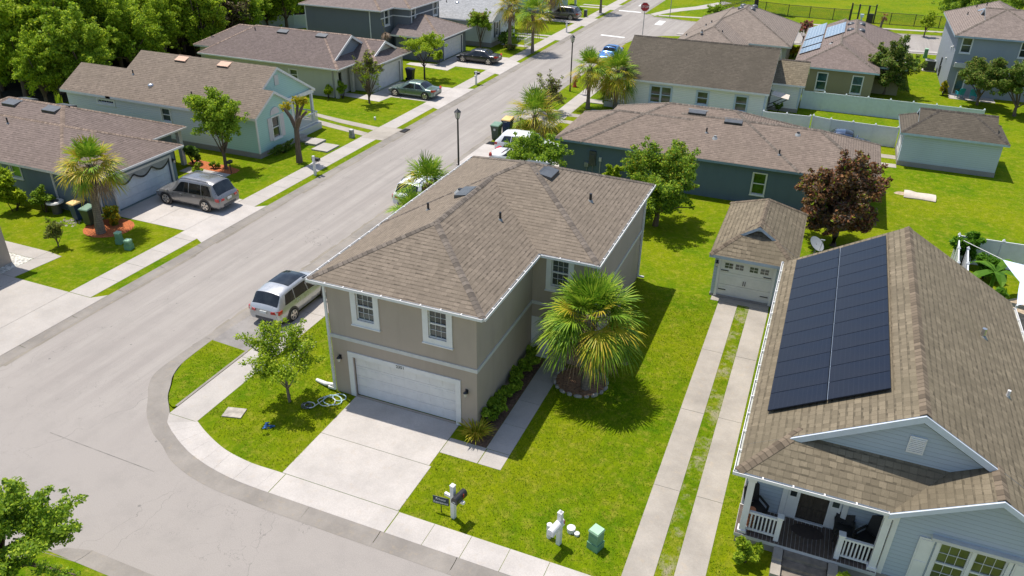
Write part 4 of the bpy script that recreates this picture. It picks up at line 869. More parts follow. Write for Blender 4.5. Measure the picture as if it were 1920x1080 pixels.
# ---- pale shed
S11 = siding_mat('siding_sky', (.50, .555, .585), .16, .3)
hl = thing('garden_shed', 'pale blue garage shed with weathered roof and dark plinth on the right lawn', 'shed', (27.2, 45, 0))
block(hl, 23.85, 30.65, 42.85, 47.3, 0, 2.75, S11, {'w': [(43.6,46.6,.05,2.2)]}, skirt=.42)
gdoor(hl, Fr((23.85,0),(0,-1)), -46.6, -43.6, 2.2, .12, .05, depth=.08)
r_ = Roof(); r_.hip(23.5, 31.02, 42.5, 47.7, 2.76, .54, 'x', 'hh', -.006); r_.hip(24.65, 30.15, 42.5, 47.7, 2.76, .54, 'x', 'gg'); r_.build(hl, SH4, plain('fascia_sky', (.42,.52,.60), .5, .1), SH4c)
for fr in (Fr((24.85,47.0),(0,-1)), Fr((29.95,43.2),(0,1))): b = MB(); gable(b, fr, 0, 3.8, 2.95, .54); b.build('gable_wall', S11, hl)

# ---- hip-roof house top centre
S12 = stucco_mat('stucco_greige', (.42,.41,.40))
hi = thing('hip_roof_house', 'house with wide taupe hip roof and four dome vents beside the side street', 'house', (7, 76, 0))
block(hi, 1, 8, 66.1, 84, 0, 2.95, S12); block(hi, 1.2, 12.5, 71.5, 85.5, 0, 2.95, S12, name='side_wall')
r_ = Roof(); r_.hip(.5, 13, 70.8, 86, 2.9, .45, 'y', 'hh', -.006); r_.hip(.5, 8.4, 65.5, 84, 2.9, .45, 'y', 'hg'); r_.build(hi, shingle_mat('shingles_dove', (.285,.23,.19), stain=.15), M['white'], SHc)
for p in ((6.1,78.3,5.42),(6.1,80.4,5.42),(7.4,78.3,5.42),(7.4,80.4,5.42)): dome_vent(hi, *p, M['vent'], .42)
for p in ((1.44,69.62,3.32),(3.4,67.86,4.21),(3.0,72.9,4.0),(3.4,74.3,4.19),(5.5,68.9,4.15)): pipe(hi, *p, .25, .07)

# ---- olive house with blue solar panels
S13 = stucco_mat('stucco_olive', (.27, .235, .14), .2)
hj = thing('olive_house', 'olive stucco house with pale blue solar panels behind the white fence', 'house', (19, 72, 0))
block(hj, 14.3, 21.7, 62.35, 82, 0, 2.9, S13, {'s': [(16.42,17.36,.6,2.3),(19.78,20.72,.6,2.3)]}); block(hj, 14.4, 24.3, 65.6, 83.5, 0, 2.9, S13, name='side_wall')
for u0, u1 in ((16.42,17.36),(19.78,20.72)): window(hj, Fr((0,62.35),(1,0)), u0, u1, .6, 2.3, .07, paneM=plain('teal_glass_%d' % int(u0), (.02,.07,.07), .08, .6))
r_ = Roof(); r_.hip(13.9, 24.7, 65.2, 84, 2.85, .43, 'y', 'hh', -.006); r_.hip(13.9, 22.1, 62, 82, 2.85, .43, 'y', 'hg'); r_.build(hj, shingle_mat('shingles_mauve', (.245,.19,.165), stain=.15), plain('fascia_aqua', (.40,.54,.57), .5, .08), SHc)
for p in ((18.7,76.6,4.9),(18.75,72.7,4.92),(19.8,76.7,4.95),(19.8,72.6,4.95)): dome_vent(hj, *p, M['vent'], .42)
for p in ((17.1,67.96,4.2),(18.9,68.8,4.2)): pipe(hj, *p, .15, .12)
zj = lambda x: 2.85+.43*(x-13.9)+.1
for name, x0, y0, n, row in (('upper',14.1,74.75,7,'far end'),('mid',14.1,70.1,4,'middle'),('low',14.1,66.7,3,'near end'),('ridge',16.2,71.9,6,'ridge side')):
    L = {'upper':7.75,'mid':3.95,'low':2.75,'ridge':6.7}[name]
    for k in range(n): solar('solar_panel', 'pale blue panel on olive house roof, %s group, %s from near edge' % (row, ORD[k]), 'pale blue solar panels on the olive house roof', (x0, y0+k*L/n, zj(x0)), (1.95,0,.43*1.95), (0,L/n-.01,0), M['steel'], M['solar_blue'])

# ---- grey two-storey house top right
S14 = stucco_mat('stucco_mid_grey', (.30, .325, .36), .15)
hk = thing('grey_house', 'tall grey two storey house at the top right with sunlit end wall', 'house', (36, 75, 0))
block(hk, 28.85, 48, 68.6, 83, 0, 5.9, S14, {'s': [(29.3,30.15,4.35,5.75),(29.65,30.45,.15,2.35),(34.5,35.6,4.35,5.75)]})
fK = Fr((0,68.6),(1,0)); window(hk, fK, 29.3, 30.15, 4.35, 5.75, .08); window(hk, fK, 34.5, 35.6, 4.35, 5.75, .08); window(hk, fK, 29.65, 30.45, .15, 2.35, .07, sash=False, sill=False)
b = MB(); b.fbox(fK, 29.1, 31.1, 2.9, 3.35, .003, .35); b.build('door_hood', M['trim_grey'], hk)
for y,z in ((70.2,4.4),(71.6,4.1),(73.4,2.6)): b = MB(); b.box(28.7,y-.12,z,28.845,y+.12,z+.22); b.build('wall_vent', M['white'], hk)
b = MB()
for y, z0, z1 in ((76.6,.6,2.2),(76.0,.3,1.4)): b.box(28.72,y-.15,z0,28.845,y+.15,z1)
b.build('utility_box', M['dark_grey'], hk)
r_ = Roof(); r_.hip(28.4, 37.6, 68.2, 83.5, 6.0, .47, 'y', 'hh', -.006); r_.hip(31, 48.5, 68.2, 77.5, 6.0, .47, 'x', 'gh'); r_.build(hk, shingle_mat('shingles_rose', (.27,.215,.185), stain=.15), plain('fascia_steel', (.34,.42,.50), .5, .08), SHc)
box_vent(hk, 31.2, 77.0, 7.31, (-1,0), .47, .7, .5, .09, mat=M['steel'])
for p in ((30.06,76.8,6.75),(31.07,79.5,7.2),(31.84,78.4,7.6)): pipe(hk, *p)

# ---- taupe house corner at the left edge
ho = thing('edge_house', 'corner of a taupe house cut off by the left edge of the photo', 'house', (-29, -1, 0))
block(ho, -36, -24.0, -8, 2.97, 0, 5.5, S1)
r_ = Roof(); r_.hip(-36.5, -23.5, -8.5, 3.45, 5.6, .417, 'x'); r_.build(ho, SH, M['white'], SHc)
# ================================================================== VEGETATION
def np_mesh(name, V, nv, mats, parent, mi=None, at=None):
    """V: (n,k,3) array, each island one k-gon"""
    V = np.asarray(V, np.float32); n, k = V.shape[:2]
    me = bpy.data.meshes.new(name); me.vertices.add(n*k); me.vertices.foreach_set('co', V.reshape(-1))
    me.loops.add(n*k); me.loops.foreach_set('vertex_index', np.arange(n*k, dtype=np.int32))
    me.polygons.add(n); me.polygons.foreach_set('loop_start', np.arange(0, n*k, k, dtype=np.int32))
    if mi is not None: me.polygons.foreach_set('material_index', np.asarray(mi, np.int32))
    for m in (mats if isinstance(mats, (list, tuple)) else [mats]): me.materials.append(m)
    me.update(); me.validate()
    o = bpy.data.objects.new(name, me); COL.objects.link(o)
    if parent is not None: o.parent = parent
    elif at is not None: o.location = at
    return o
def unit(a): return a/np.maximum(np.linalg.norm(a, axis=-1, keepdims=True), 1e-6)
def leaves(cl, n, size, rg, up=.35, asp=1.7, shell=.5):
    """cl: list of (x,y,z,r) clumps -> (n,4,3) leaf quads"""
    cl = np.array(cl, float); w = cl[:,3]**2; idx = rg.choice(len(cl), n, p=w/w.sum())
    d = rg.normal(size=(n,3)); d *= np.minimum(1, 2.2/np.maximum(np.linalg.norm(d, axis=1, keepdims=True), .01)); r = cl[idx,3]*.62
    sq = np.array([1,1,.72]); c = cl[idx,:3]+d*r[:,None]*sq; d = unit(d)
    nor = unit(d*.25+np.array([0,0,up])+rg.normal(size=(n,3))*.6)
    t = unit(np.cross(nor, rg.normal(size=(n,3)))); b = np.cross(nor, t)
    s = size*(.6+.8*rg.random(n))[:,None]
    return np.stack([c-t*s*asp/2, c+b*s/2-t*s*.1, c+t*s*asp/2-nor*s*.15, c-b*s/2-t*s*.1], 1)
def blob(rg, c, rx, ry, rz, k, r0, r1, low=-.55, core=.35):
    """clump centres strung along k sprays through an ellipsoid: uneven outline with gaps"""
    out = []; R_ = np.array([rx, ry, rz*1.05])*1.2
    k = int(k*1.25)
    while len(out) < 4*k:
        d = unit(rg.normal(size=3))
        if d[2] < low: continue
        f = (core+(1-core)*rg.random()**.5)*rg.uniform(.78, 1.12); r = rg.uniform(r0, r1)*.54; j = rg.normal(size=3)*.12
        for g, s in ((.55,1.),(.74,.95),(.9,.8),(1.03,.5)):
            q = np.array(c)+(d+j*(1-g)*3)*R_*f*g+rg.normal(size=3)*r*.25; q[2] += .12*rz*f*(g-.6); out.append((q[0], q[1], q[2], r*s))
    return out
def trunk_mesh(b, rg, h, r, cl, nl=6, lean=(0,0), fork=.45):
    top = Vector((lean[0], lean[1], h)); p = [Vector((0,0,-.05)), Vector((lean[0]*.3+rg.normal()*.05, lean[1]*.3+rg.normal()*.05, h*.5)), top]
    b.tube(p, [r*1.25, r, r*.75], 7)
    far = sorted(cl[3::4] if len(cl) > 12 else cl, key=lambda q: rg.random())[:nl]
    for q in far:
        a = Vector((lean[0]*.6, lean[1]*.6, h*rg.uniform(fork, 1.0))); e = Vector(q[:3]); m = (a+e)/2+Vector((rg.normal()*.1, rg.normal()*.1, .15))
        b.tube([a, m, e], [r*.5, r*.33, r*.14], 5)
def tree(name, label, cat, loc, h, r, cz, rx, ry, rz, k, n, leaf, mat, seed, group=None, bark='bark', tr=.16, nl=8, c=(0,0), r0=.45, r1=.8, low=-.5, extra=None, up=.35, asp=1.7, core=.35, fork=.45, shell=.5):
    rg = np.random.default_rng(seed); leaf *= .5; n = int(n*2.6)
    o = thing(name, label, cat, (0,0,0), 0, group)
    cl = blob(rg, (c[0], c[1], cz), rx, ry, rz, k, r0, r1, low, core)
    b = MB(); trunk_mesh(b, rg, h, tr, cl, nl, (c[0]*.5, c[1]*.5), fork); b.build('trunk', M[bark], o)
    mats = [M[mat]]; V = [leaves(cl, n, leaf, rg, up, asp, shell)]; mi = [0]*n
    for em, frac, sc, top in (extra or ()):
        cc = sorted(cl, key=lambda q: -q[2])[:max(3, int(len(cl)*top))]; ne = int(n*frac); V.append(leaves(cc, ne, leaf*sc, rg, up, asp, .9)); mats.append(M[em]); mi += [len(mats)-1]*ne
    np_mesh('crown', np.concatenate(V), 4, mats, o, mi)
    o.location = loc
    return o
def shrub(name, label, loc, rx, ry, h, n, leaf, mat, seed, group=None, cat='shrub', extra=None, k=14, asp=1.7, stems=5):
    rg = np.random.default_rng(seed); o = thing(name, label, cat, (0,0,0), 0, group); leaf *= .78; n = int(n*1.5)
    cl = blob(rg, (0,0,h*.55), rx*.72, ry*.72, h*.42, max(5, k//2), min(rx,ry)*.28, min(rx,ry)*.45, -.9, .2)
    b = MB()
    for q in cl[:stems]: b.tube([(q[0]*.2,q[1]*.2,0),(q[0]*.6,q[1]*.6,q[2]*.6),q[:3]], [.03,.022,.01], 5)
    b.build('stem', M['bark_dark'], o)
    V = [leaves(cl, n, leaf, rg, .4, asp)]; mats = [M[mat]]; mi = [0]*n
    for em, frac, sc, top in (extra or ()):
        cc = sorted(cl, key=lambda q: -q[2])[:max(3, int(len(cl)*top))]; ne = int(n*frac); V.append(leaves(cc, ne, leaf*sc, rg, .5, asp, .95)); mats.append(M[em]); mi += [len(mats)-1]*ne
    np_mesh('foliage', np.concatenate(V), 4, mats, o, mi); o.location = loc
    return o
# ---- palms
def frond(out, rg, base, az, el, pl, Rr, droop, nl=22, w=.055, curl=.3):
    d = np.array([math.cos(az)*math.cos(el), math.sin(az)*math.cos(el), math.sin(el)]); s = np.array([-math.sin(az), math.cos(az), 0.]); upv = np.cross(d, s)
    hub = base+d*pl+np.array([0,0,-.12*pl*droop])
    d2 = unit(d+np.array([0,0,-.25*droop])); upv = unit(np.cross(d2, s))
    tw = rg.normal()*.25; s2 = unit(s*math.cos(tw)+upv*math.sin(tw)); u2 = np.cross(d2, s2)
    if u2[2] < 0: u2 = -u2
    # costa
    for k in range(nl):
        a = (k/(nl-1)-.5)*math.radians(215)+rg.normal()*.03
        st = hub+d2*.38*Rr*max(0, math.cos(a))*.6
        ld = unit(d2*math.cos(a*.86)+s2*math.sin(a*.86)+u2*curl*abs(math.sin(a)))
        L = Rr*(.62+.38*math.cos(a*.8))*rg.uniform(.85, 1.08)
        wv = unit(np.cross(ld, u2)); P = []
        dr = droop*rg.uniform(.7, 1.5)
        for t_, ww in ((0, .5), (.45, 1.), (.8, .7), (1., .06)):
            p = st+ld*L*t_+np.array([0,0,-1.])*L*dr*.58*t_**2.4
            P.append((p-wv*w*ww/2, p+wv*w*ww/2))
        for j in range(3): out.append([P[j][0], P[j][1], P[j+1][1], P[j+1][0]])
    pw = s*.025; out.append([base-pw, base+pw, hub+pw*.6, hub-pw*.6])
def palm(name, label, loc, h, cr, seed, group=None, nf=38, tr=.19, dead=8, lean=(0,0), yel=.25, nl=20, cat='palm', w=.06, boots=True, trunk=True, minel=-.5):
    rg = np.random.default_rng(seed); o = thing(name, label, cat, (0,0,0), 0, group)
    top = np.array([lean[0], lean[1], h])
    if trunk:
        b = MB(); n = 8; path = [(lean[0]*(k/n)**1.6, lean[1]*(k/n)**1.6, -.05+(h+.05)*k/n) for k in range(n+1)]
        b.tube(path, [tr*(1.2-.3*min(1, k/2.5)+.08*math.sin(k*2.1))*(1.12 if k > n-3 else 1) for k in range(n+1)], 9); b.build('trunk', M['palm_trunk'], o)
        if boots:
            b = MB()
            for k in range(26):
                a = k*2.4; z = h-.05-k*.045; q = (z/h)**1.6 if h else 0; c0 = Vector((lean[0]*q+math.cos(a)*tr*.9, lean[1]*q+math.sin(a)*tr*.9, z)); c1 = c0+Vector((math.cos(a)*.16, math.sin(a)*.16, .26))
                b.tube([c0, c1], [.06, .025], 4)
            b.build('leaf_base', M['palm_dead'], o)
    G_, Y_, D_ = [], [], []
    for k in range(nf):
        f = k/nf; el = math.radians(85)-(math.radians(85)-minel)*f**.85+rg.normal()*.09; az = k*2.39996+rg.normal()*.2
        pl = cr*rg.uniform(.40, .54)*(.7+.3*f); Rr = cr*rg.uniform(.5, .62); droop = .25+.7*f*rg.uniform(.8, 1.2)
        tgt = Y_ if rg.random() < yel*(.25+1.6*f) else G_
        frond(tgt, rg, top+np.array([math.cos(az)*.08, math.sin(az)*.08, -.3*f]), az, el, pl, Rr, droop, nl, w)
    for k in range(dead):
        az = k*2.39996+1.; el = -rg.uniform(.75, 1.35); frond(D_, rg, top+np.array([math.cos(az)*.12, math.sin(az)*.12, -.35]), az, el, cr*.42, cr*.42, .9, max(9, nl//2), w*.9, .1)
    np_mesh('fronds', np.array(G_), 4, M['palm'], o)
    if Y_: np_mesh('yellow_fronds', np.array(Y_), 4, M['palm_yel'], o)
    if D_: np_mesh('dead_fronds', np.array(D_), 4, M['palm_dead'], o)
    o.location = loc
    return o
palm('cabbage_palm', 'full round cabbage palm in the mulch ring beside the main house front path', (10.1,4.6,.05), 3.75, 2.3, 1, nf=56, tr=.2, dead=12, nl=30, w=.058, yel=.2, minel=-.45, lean=(-.05,.1))
palm('cabbage_palm', 'leaning cabbage palm in the orange mulch by the blue house garage', (-22.6,8.0,.05), 4.5, 1.95, 2, nf=38, tr=.25, dead=11, nl=24, w=.065, yel=.55, lean=(.35,.25))
palm('cabbage_palm', 'left palm of the group of three before the white house', (-3.2,47.3,.05), 4.0, 2.0, 3, nf=34, dead=9, yel=.45, nl=18, w=.075)
palm('cabbage_palm', 'right and fullest palm of the group before the white house', (-.9,48.6,.05), 3.6, 2.35, 4, nf=44, dead=14, yel=.35, nl=20, w=.075, minel=-.9)
palm('cabbage_palm', 'rear short palm of the group before the white house', (-2.7,51.9,.05), 2.6, 1.8, 5, nf=28, dead=6, yel=.4, nl=16, w=.08)
palm('cabbage_palm', 'low yellowing palm beside the wheeled bins and the white SUV', (-5.3,38.6,.05), 1.5, 2.9, 6, nf=48, dead=9, yel=.6, nl=20, w=.07, minel=-.75)
palm('cabbage_palm', 'green palm rising behind the street side eave of the main house', (-3.5,15.6,.05), 3.7, 2.1, 7, nf=34, dead=3, yel=.2, nl=22, w=.065)
palm('cabbage_palm', 'small green palm just in front of the parked white SUV by the eave', (-2.7,12.0,.05), 3.5, 1.4, 17, nf=20, dead=2, yel=.2, nl=18, w=.06)
palm('cabbage_palm', 'orange tinged tall palm beside the silver roof house', (-19.9,68.2,.05), 5.3, 2.1, 8, nf=30, dead=12, yel=1.1, nl=16, w=.09, tr=.24)
palm('cabbage_palm', 'tall green palm on the kerb strip by the silver roof house', (-16.6,67.5,.05), 4.9, 2.35, 9, nf=34, dead=8, yel=.35, nl=16, w=.09, minel=-.8)
palm('cabbage_palm', 'palm beside the dark hatchback in the far driveway', (-21.9,88.6,.05), 4.2, 2.3, 10, nf=28, dead=12, yel=.9, nl=14, w=.1)
palm('cabbage_palm', 'far kerb palm at the top edge past the dark hatchback', (-17.2,98.5,.05), 5.6, 2.0, 11, nf=24, dead=6, nl=12, w=.1)
palm('cabbage_palm', 'distant palm at the top edge between the silver roof and seafoam houses', (-24.5,80.0,.05), 5.6, 2.2, 12, nf=26, dead=10, yel=1., nl=14, w=.1)
# stub palm in the park verge
o = thing('palm_stub', 'bare stub palm with reddish dead head beside the park fence', 'palm', (0,0,0)); b = MB(); b.tube([(0,0,-.05),(.05,0,.9),(.25,0,1.7)], [.2,.17,.2], 8); b.build('trunk', M['palm_trunk'], o)
rg = np.random.default_rng(5); D_ = []
for k in range(16): frond(D_, rg, np.array([.25,0,1.75]), k*2.4, rg.uniform(-.9,1.2), .3, .4, .6, 8, .08)
np_mesh('dead_fronds', np.array(D_), 4, M['lf_red'], o); o.location = (23.0,104.7,.05)
o = thing('palm_stub', 'tall thin dying palm with an orange drooping head beside the charcoal house wall', 'palm', (0,0,0)); b = MB(); b.tube([(0,0,-.05),(.1,0,2.2),(.15,0,4.0)], [.14,.1,.09], 7); b.build('trunk', M['palm_trunk'], o)
D_ = []
for k in range(9): frond(D_, rg, np.array([.15,0,4.1]), k*2.4, rg.uniform(-1.3,-.5), .25, .5, .8, 8, .07)
np_mesh('dead_fronds', np.array(D_), 4, M['palm_dead'], o); D_ = []
frond(D_, rg, np.array([.15,0,4.0]), 3.3, 1.25, .8, 1.0, .1, 9, .05); np_mesh('fronds', np.array(D_), 4, M['palm_yel'], o); o.location = (-28.2,52.4,.05)

# ---- broadleaf trees
tree('young_tree', 'young tree with pale blossom on the lawn left of the main house garage', 'tree', (-1.45,-1.5,.05), 1.7, 0, 2.45, 1.55,1.5,1.35, 24, 3000, .13, 'lf_lime', 21, tr=.06, bark='bark_grey', r0=.34, r1=.6, extra=(('lf_white',.10,.6,.7),('lf_green',.35,1.,1.)), nl=12, fork=.3)
tree('leafy_tree', 'leafy tree reaching in at the bottom left corner over the road', 'tree', (-3.6,-13.6,.05), 2.0, 0, 2.7, 2.4,1.7,1.5, 44, 7500, .13, 'lf_green', 22, tr=.2, c=(.9,.4), r0=.32, r1=.55, extra=(('lf_dark',.3,1.,1.),('lf_lime',.15,1.,.6)), nl=14)
tree('weeping_tree', 'rounded soft leaved tree in the mulch bed before the mint house', 'tree', (-23.2,20.2,.05), 1.8, 0, 3.9, 1.6,1.6,2.0, 36, 5200, .17, 'lf_green', 23, tr=.12, r0=.5, r1=.8, up=.0, asp=2.6, low=-.8, extra=(('lf_lime',.25,1.,.5),))
tree('dying_tree', 'half dead tree with brown twigs and green shoots before the tan house', 'tree', (-22.8,40.0,.05), 1.2, 0, 3.0, 1.6,1.6,2.1, 26, 1150, .15, 'lf_lime', 24, tr=.09, c=(0,0), r0=.3, r1=.5, bark='bark', nl=26, extra=(('lf_brown',1.9,.75,.75),), fork=.1, low=-.75, core=.2)
tree('sparse_tree', 'airy yellow green tree before the charcoal house', 'tree', (-22.3,50.3,.05), 2.1, 0, 3.6, 2.2,2.0,1.15, 30, 3300, .17, 'lf_lime', 25, tr=.09, r0=.4, r1=.65, bark='bark_dark')
tree('crape_myrtle', 'vase shaped green crape myrtle with pink tips beside the silver roof house', 'tree', (-23.4,67.2,.05), 1.4, 0, 3.0, 1.6,1.6,1.5, 28, 3000, .2, 'lf_green', 26, tr=.1, r0=.35, r1=.6, extra=(('lf_pinkfl',.06,1.,.4),), fork=.2)
tree('dying_tree', 'dead brown flowering shrub tree on the verge beside the low yellowing palm', 'tree', (-6.1,44.0,.05), .5, 0, 1.6, 1.4,1.9,1.7, 26, 900, .15, 'lf_olive', 27, tr=.07, r0=.35, r1=.55, nl=24, fork=.1, extra=(('lf_brown',2.2,.9,1.),('lf_lime',.4,1.,.5)))
tree('leafy_tree', 'broad leafy tree hiding the white cars in the slate house driveway', 'tree', (-.6,27.2,.05), 1.2, 0, 2.2, 2.6,1.6,1.3, 34, 3000, .2, 'lf_green', 28, tr=.1, c=(-.3,0), r0=.45, r1=.7, extra=(('lf_dark',.25,1.,1.),))
tree('leafy_tree', 'tall dense tree between the main house and the slate house wall', 'tree', (8.9,23.4,.05), 1.5, 0, 3.1, 2.3,2.2,2.5, 48, 9000, .18, 'lf_green', 29, tr=.17, r0=.5, r1=.85, extra=(('lf_dark',.45,1.,1.),('lf_yellow',.10,.9,.5)), nl=14, low=-.95)
tree('rusty_tree', 'big rust brown leaved tree behind the detached garage', 'tree', (19.8,25.0,.05), 1.3, 0, 3.0, 2.25,2.2,2.3, 70, 12000, .19, 'lf_red', 30, tr=.2, r0=.55, r1=.85, extra=(('lf_lime',.07,1.,.8),('lf_brown',.4,1.,1.)), nl=16, low=-.8, asp=2.4)
tree('leafy_tree', 'dark green tree beside the olive house at the lawn', 'tree', (23.1,65.7,.05), 1.0, 0, 2.7, 2.6,2.4,2.3, 40, 5600, .23, 'lf_olive', 31, tr=.16, r0=.55, r1=.85, extra=(('lf_dark',.9,1.,1.),('lf_white',.02,.8,.4)), low=-.8)
tree('leafy_tree', 'dark tree in front of the grey house patio', 'tree', (31.7,65.3,.05), 1.2, 0, 2.9, 2.1,2.0,1.8, 34, 4600, .22, 'lf_olive', 32, tr=.12, r0=.5, r1=.8, extra=(('lf_dark',.9,1.,1.),), low=-.6)
tree('leafy_tree', 'dark tree at the right edge before the grey house', 'tree', (34.6,62.5,.05), 1.3, 0, 3.1, 2.1,2.1,2.0, 36, 4600, .23, 'lf_dark', 33, tr=.14, r0=.5, r1=.8, extra=(('lf_olive',.8,1.,1.),('lf_white',.01,.8,.4)), low=-.6)
tree('flowering_tree', 'small tree with coral red flowers beside the olive house and side street', 'tree', (13.4,88.9,.05), .9, 0, 1.9, 1.1,1.1,1.0, 18, 1100, .22, 'lf_olive', 34, tr=.07, r0=.3, r1=.5, extra=(('lf_pinkfl',1.2,1.,.9),))
tree('park_tree', 'park tree with dark trunk standing past the hip roof house', 'tree', (4.7,110.4,.05), 3.6, 0, 6.4, 3.4,3.4,2.2, 36, 3800, .3, 'lf_green', 35, tr=.32, r0=.7, r1=1.1, bark='bark_dark', low=-.2)
tree('park_tree', 'bushy park tree behind the corner of the grey house', 'tree', (34,104,.05), 2.2, 0, 4.2, 4.5,3.5,2.6, 40, 4800, .3, 'lf_green', 36, tr=.25, r0=.8, r1=1.3, extra=(('lf_dark',.5,1.,1.),))
tree('park_tree', 'park tree at the top right edge behind the grey house roof', 'tree', (42,112,.05), 2.4, 0, 4.2, 4.5,3.5,2.6, 40, 4800, .3, 'lf_green', 37, tr=.25, r0=.8, r1=1.3, extra=(('lf_dark',.5,1.,1.),))
tree('park_tree', 'yellow green sapling tree at the park verge left of the grey house corner', 'tree', (28.6,101.5,.05), .9, 0, 1.8, 1.0,1.0,1.3, 16, 800, .26, 'lf_lime', 38, tr=.08, r0=.35, r1=.55)
tree('street_tree', 'round bush tree on the corner verge beside the side street', 'tree', (.8,98.8,.12), .5, 0, 1.3, 1.9,1.7,1.1, 26, 1800, .26, 'lf_green', 39, tr=.1, r0=.4, r1=.65)
# pruned tree before the mint house
o = thing('pruned_tree', 'hard pruned tree with bare limb stumps before the mint house', 'tree', (0,0,0)); rg = np.random.default_rng(3); b = MB()
b.tube([(0,0,-.05),(.03,0,1.3),(.1,0,2.7)], [.27,.2,.19], 9)
ends = []
for a, l, z in ((2.6,1.5,3.9),(1.6,.9,4.5),(.6,.9,4.6),(-.2,1.4,4.2),(-.8,1.6,3.9),(3.6,.9,4.2)):
    e = Vector((.1+math.cos(a)*l*.9, math.sin(a)*l*.6, z)); m = Vector((.1+math.cos(a)*l*.4, math.sin(a)*l*.3, z*.5+1.45)); b.tube([(.1,0,2.55), m, e], [.15,.12,.1], 7); ends.append(e)
b.build('trunk', M['bark'], o); cl = [(ends[i].x, ends[i].y, ends[i].z+.2, .33) for i in (0,1,2)]
np_mesh('crown', leaves(cl, 330, .10, rg, .2, 4.0), 4, M['lf_yellow'], o); o.location = (-19.1,23.7,.05)
# sapling with thin stem on the left lawn, croton, shrubs
tree('sapling', 'thin dark sapling on the lawn before the blue house', 'sapling', (-23.3,5.5,.05), 1.0, 0, 1.2, .5,.5,.7, 16, 620, .15, 'lf_olive', 41, tr=.035, r0=.2, r1=.32, low=-.9, fork=.1)
shrub('croton_shrub', 'yellow leaved shrub in the mulch against the blue house garage corner', (-23.1,9.5,.06), 1.0,.85,1.4, 900, .2, 'lf_yellow', 42, extra=(('lf_dark',.35,1.,1.),), k=16)
shrub('arching_shrub', 'tall yellow green arching shrub at the left edge by the blue house', (-30.4,8.2,.05), 1.6,1.2,2.6, 1900, .22, 'lf_lime', 43, asp=3.2, k=20)
shrub('round_shrub', 'dark green shrub beside the white lidded cooler unit at the blue house', (-28.5,8.9,.05), 1.2,.9,1.7, 1400, .16, 'lf_green', 44, extra=(('lf_dark',.4,1.,1.),), k=18)
shrub('entry_shrub', 'tall dark shrub at the blue house entry', (-26.2,20.2,.06), .9,.8,1.9, 1100, .18, 'lf_dark', 45, k=16)
shrub('entry_shrub', 'red flowering shrub behind the grey car by the blue house garage', (-23.1,17.2,.06), .7,.9,1.5, 900, .17, 'lf_lime', 46, extra=(('lf_pinkfl',.06,1.,.6),('lf_green',.4,1.,1.)), k=14)
shrub('low_shrub', 'low green plants in the mulch bed under the rounded tree', (-24.0,19.9,.06), .9,.4,.6, 420, .14, 'lf_green', 47, k=8)
shrub('round_shrub', 'bright green bush against the tan house side wall', (-27.3,39.75,.05), .8,.7,1.6, 800, .18, 'lf_lime', 48); shrub('round_shrub', 'darker bush beside the tan house porch post', (-26.1,40.4,.05), .7,.7,1.6, 700, .18, 'lf_green', 49)
shrub('round_shrub', 'yellow green bush beside the charcoal house garage', (-24.0,56.9,.05), 1.3,.8,1.9, 1100, .2, 'lf_lime', 50, k=18)
shrub('round_shrub', 'big dark bush beside the silver roof house front', (-21.2,70.3,.05), 1.4,2.4,2.0, 1300, .22, 'lf_dark', 51, k=20)
shrub('flower_bed', 'mixed low flowers beside the white picket fence on the left verge', (-19.6,68.0,.05), 1.0,1.4,.7, 420, .18, 'lf_olive', 52, extra=(('lf_pinkfl',.12,1.,1.),))
shrub('hedge', 'clipped hedge along the mint house front wall', (-21.6,25.2,.05), .45,2.3,.75, 2200, .12, 'lf_dark', 53, cat='hedge', k=40, extra=(('lf_olive',.4,1.,1.),))
shrub('hedge', 'dark hedge at the far seafoam house', (-20.8,95.9,.05), 1.2,2.6,1.4, 1000, .25, 'lf_dark', 54, cat='hedge', k=24)
shrub('yellow_bush', 'bright yellow bush behind the white house wing', (12.9,79.8,.05), 1.4,1.2,1.5, 700, .25, 'lf_yellow', 55); shrub('round_shrub', 'lime bush beside the hip roof house', (11.2,82.5,.05), 1.2,1.3,1.5, 600, .25, 'lf_lime', 56)
shrub('round_shrub', 'lime shrub among the dense tree base at the slate house wall', (4.6,28.6,.05), 1.3,.8,1.9, 1100, .19, 'lf_lime', 57, k=18)
shrub('round_shrub', 'green shrub by the white house porch steps', (-1.9,49.4,.05), .9,.9,1.3, 700, .2, 'lf_green', 58)
shrub('porch_bush', 'round glossy bush beside the porch house steps', (18.05,-2.75,.05), .72,.55,.95, 1500, .11, 'lf_lime', 59, extra=(('lf_green',.5,1.,1.),), k=22, cat='bush')
shrub('porch_bush', 'low bush right of the porch house steps', (21.4,-2.5,.05), .6,.4,.6, 700, .11, 'lf_lime', 60, cat='bush')
shrub('yellow_bush', 'yellow green plant at the sunlit end wall of the grey house', (28.8,67.9,.05), .6,.7,1.5, 500, .22, 'lf_yellow', 61); shrub('low_shrub', 'small dark plant by the grey air conditioner', (26.7,79.2,.05), .5,.5,1.2, 260, .2, 'lf_dark', 62)
shrub('wild_shrub', 'weedy plants against the white house wing wall', (13.6,53.7,.05), .8,.4,1.1, 300, .2, 'lf_dark', 63)
for k in range(9): shrub('foundation_shrub', 'one of the dark shrubs in the shaded bed beside the front path', (7.13+.06*math.sin(k*2), .55+k*.62, .06), .6,.6,.85, 900, .12, 'lf_green', 70+k, group='dark shrubs in the shaded bed', k=10)
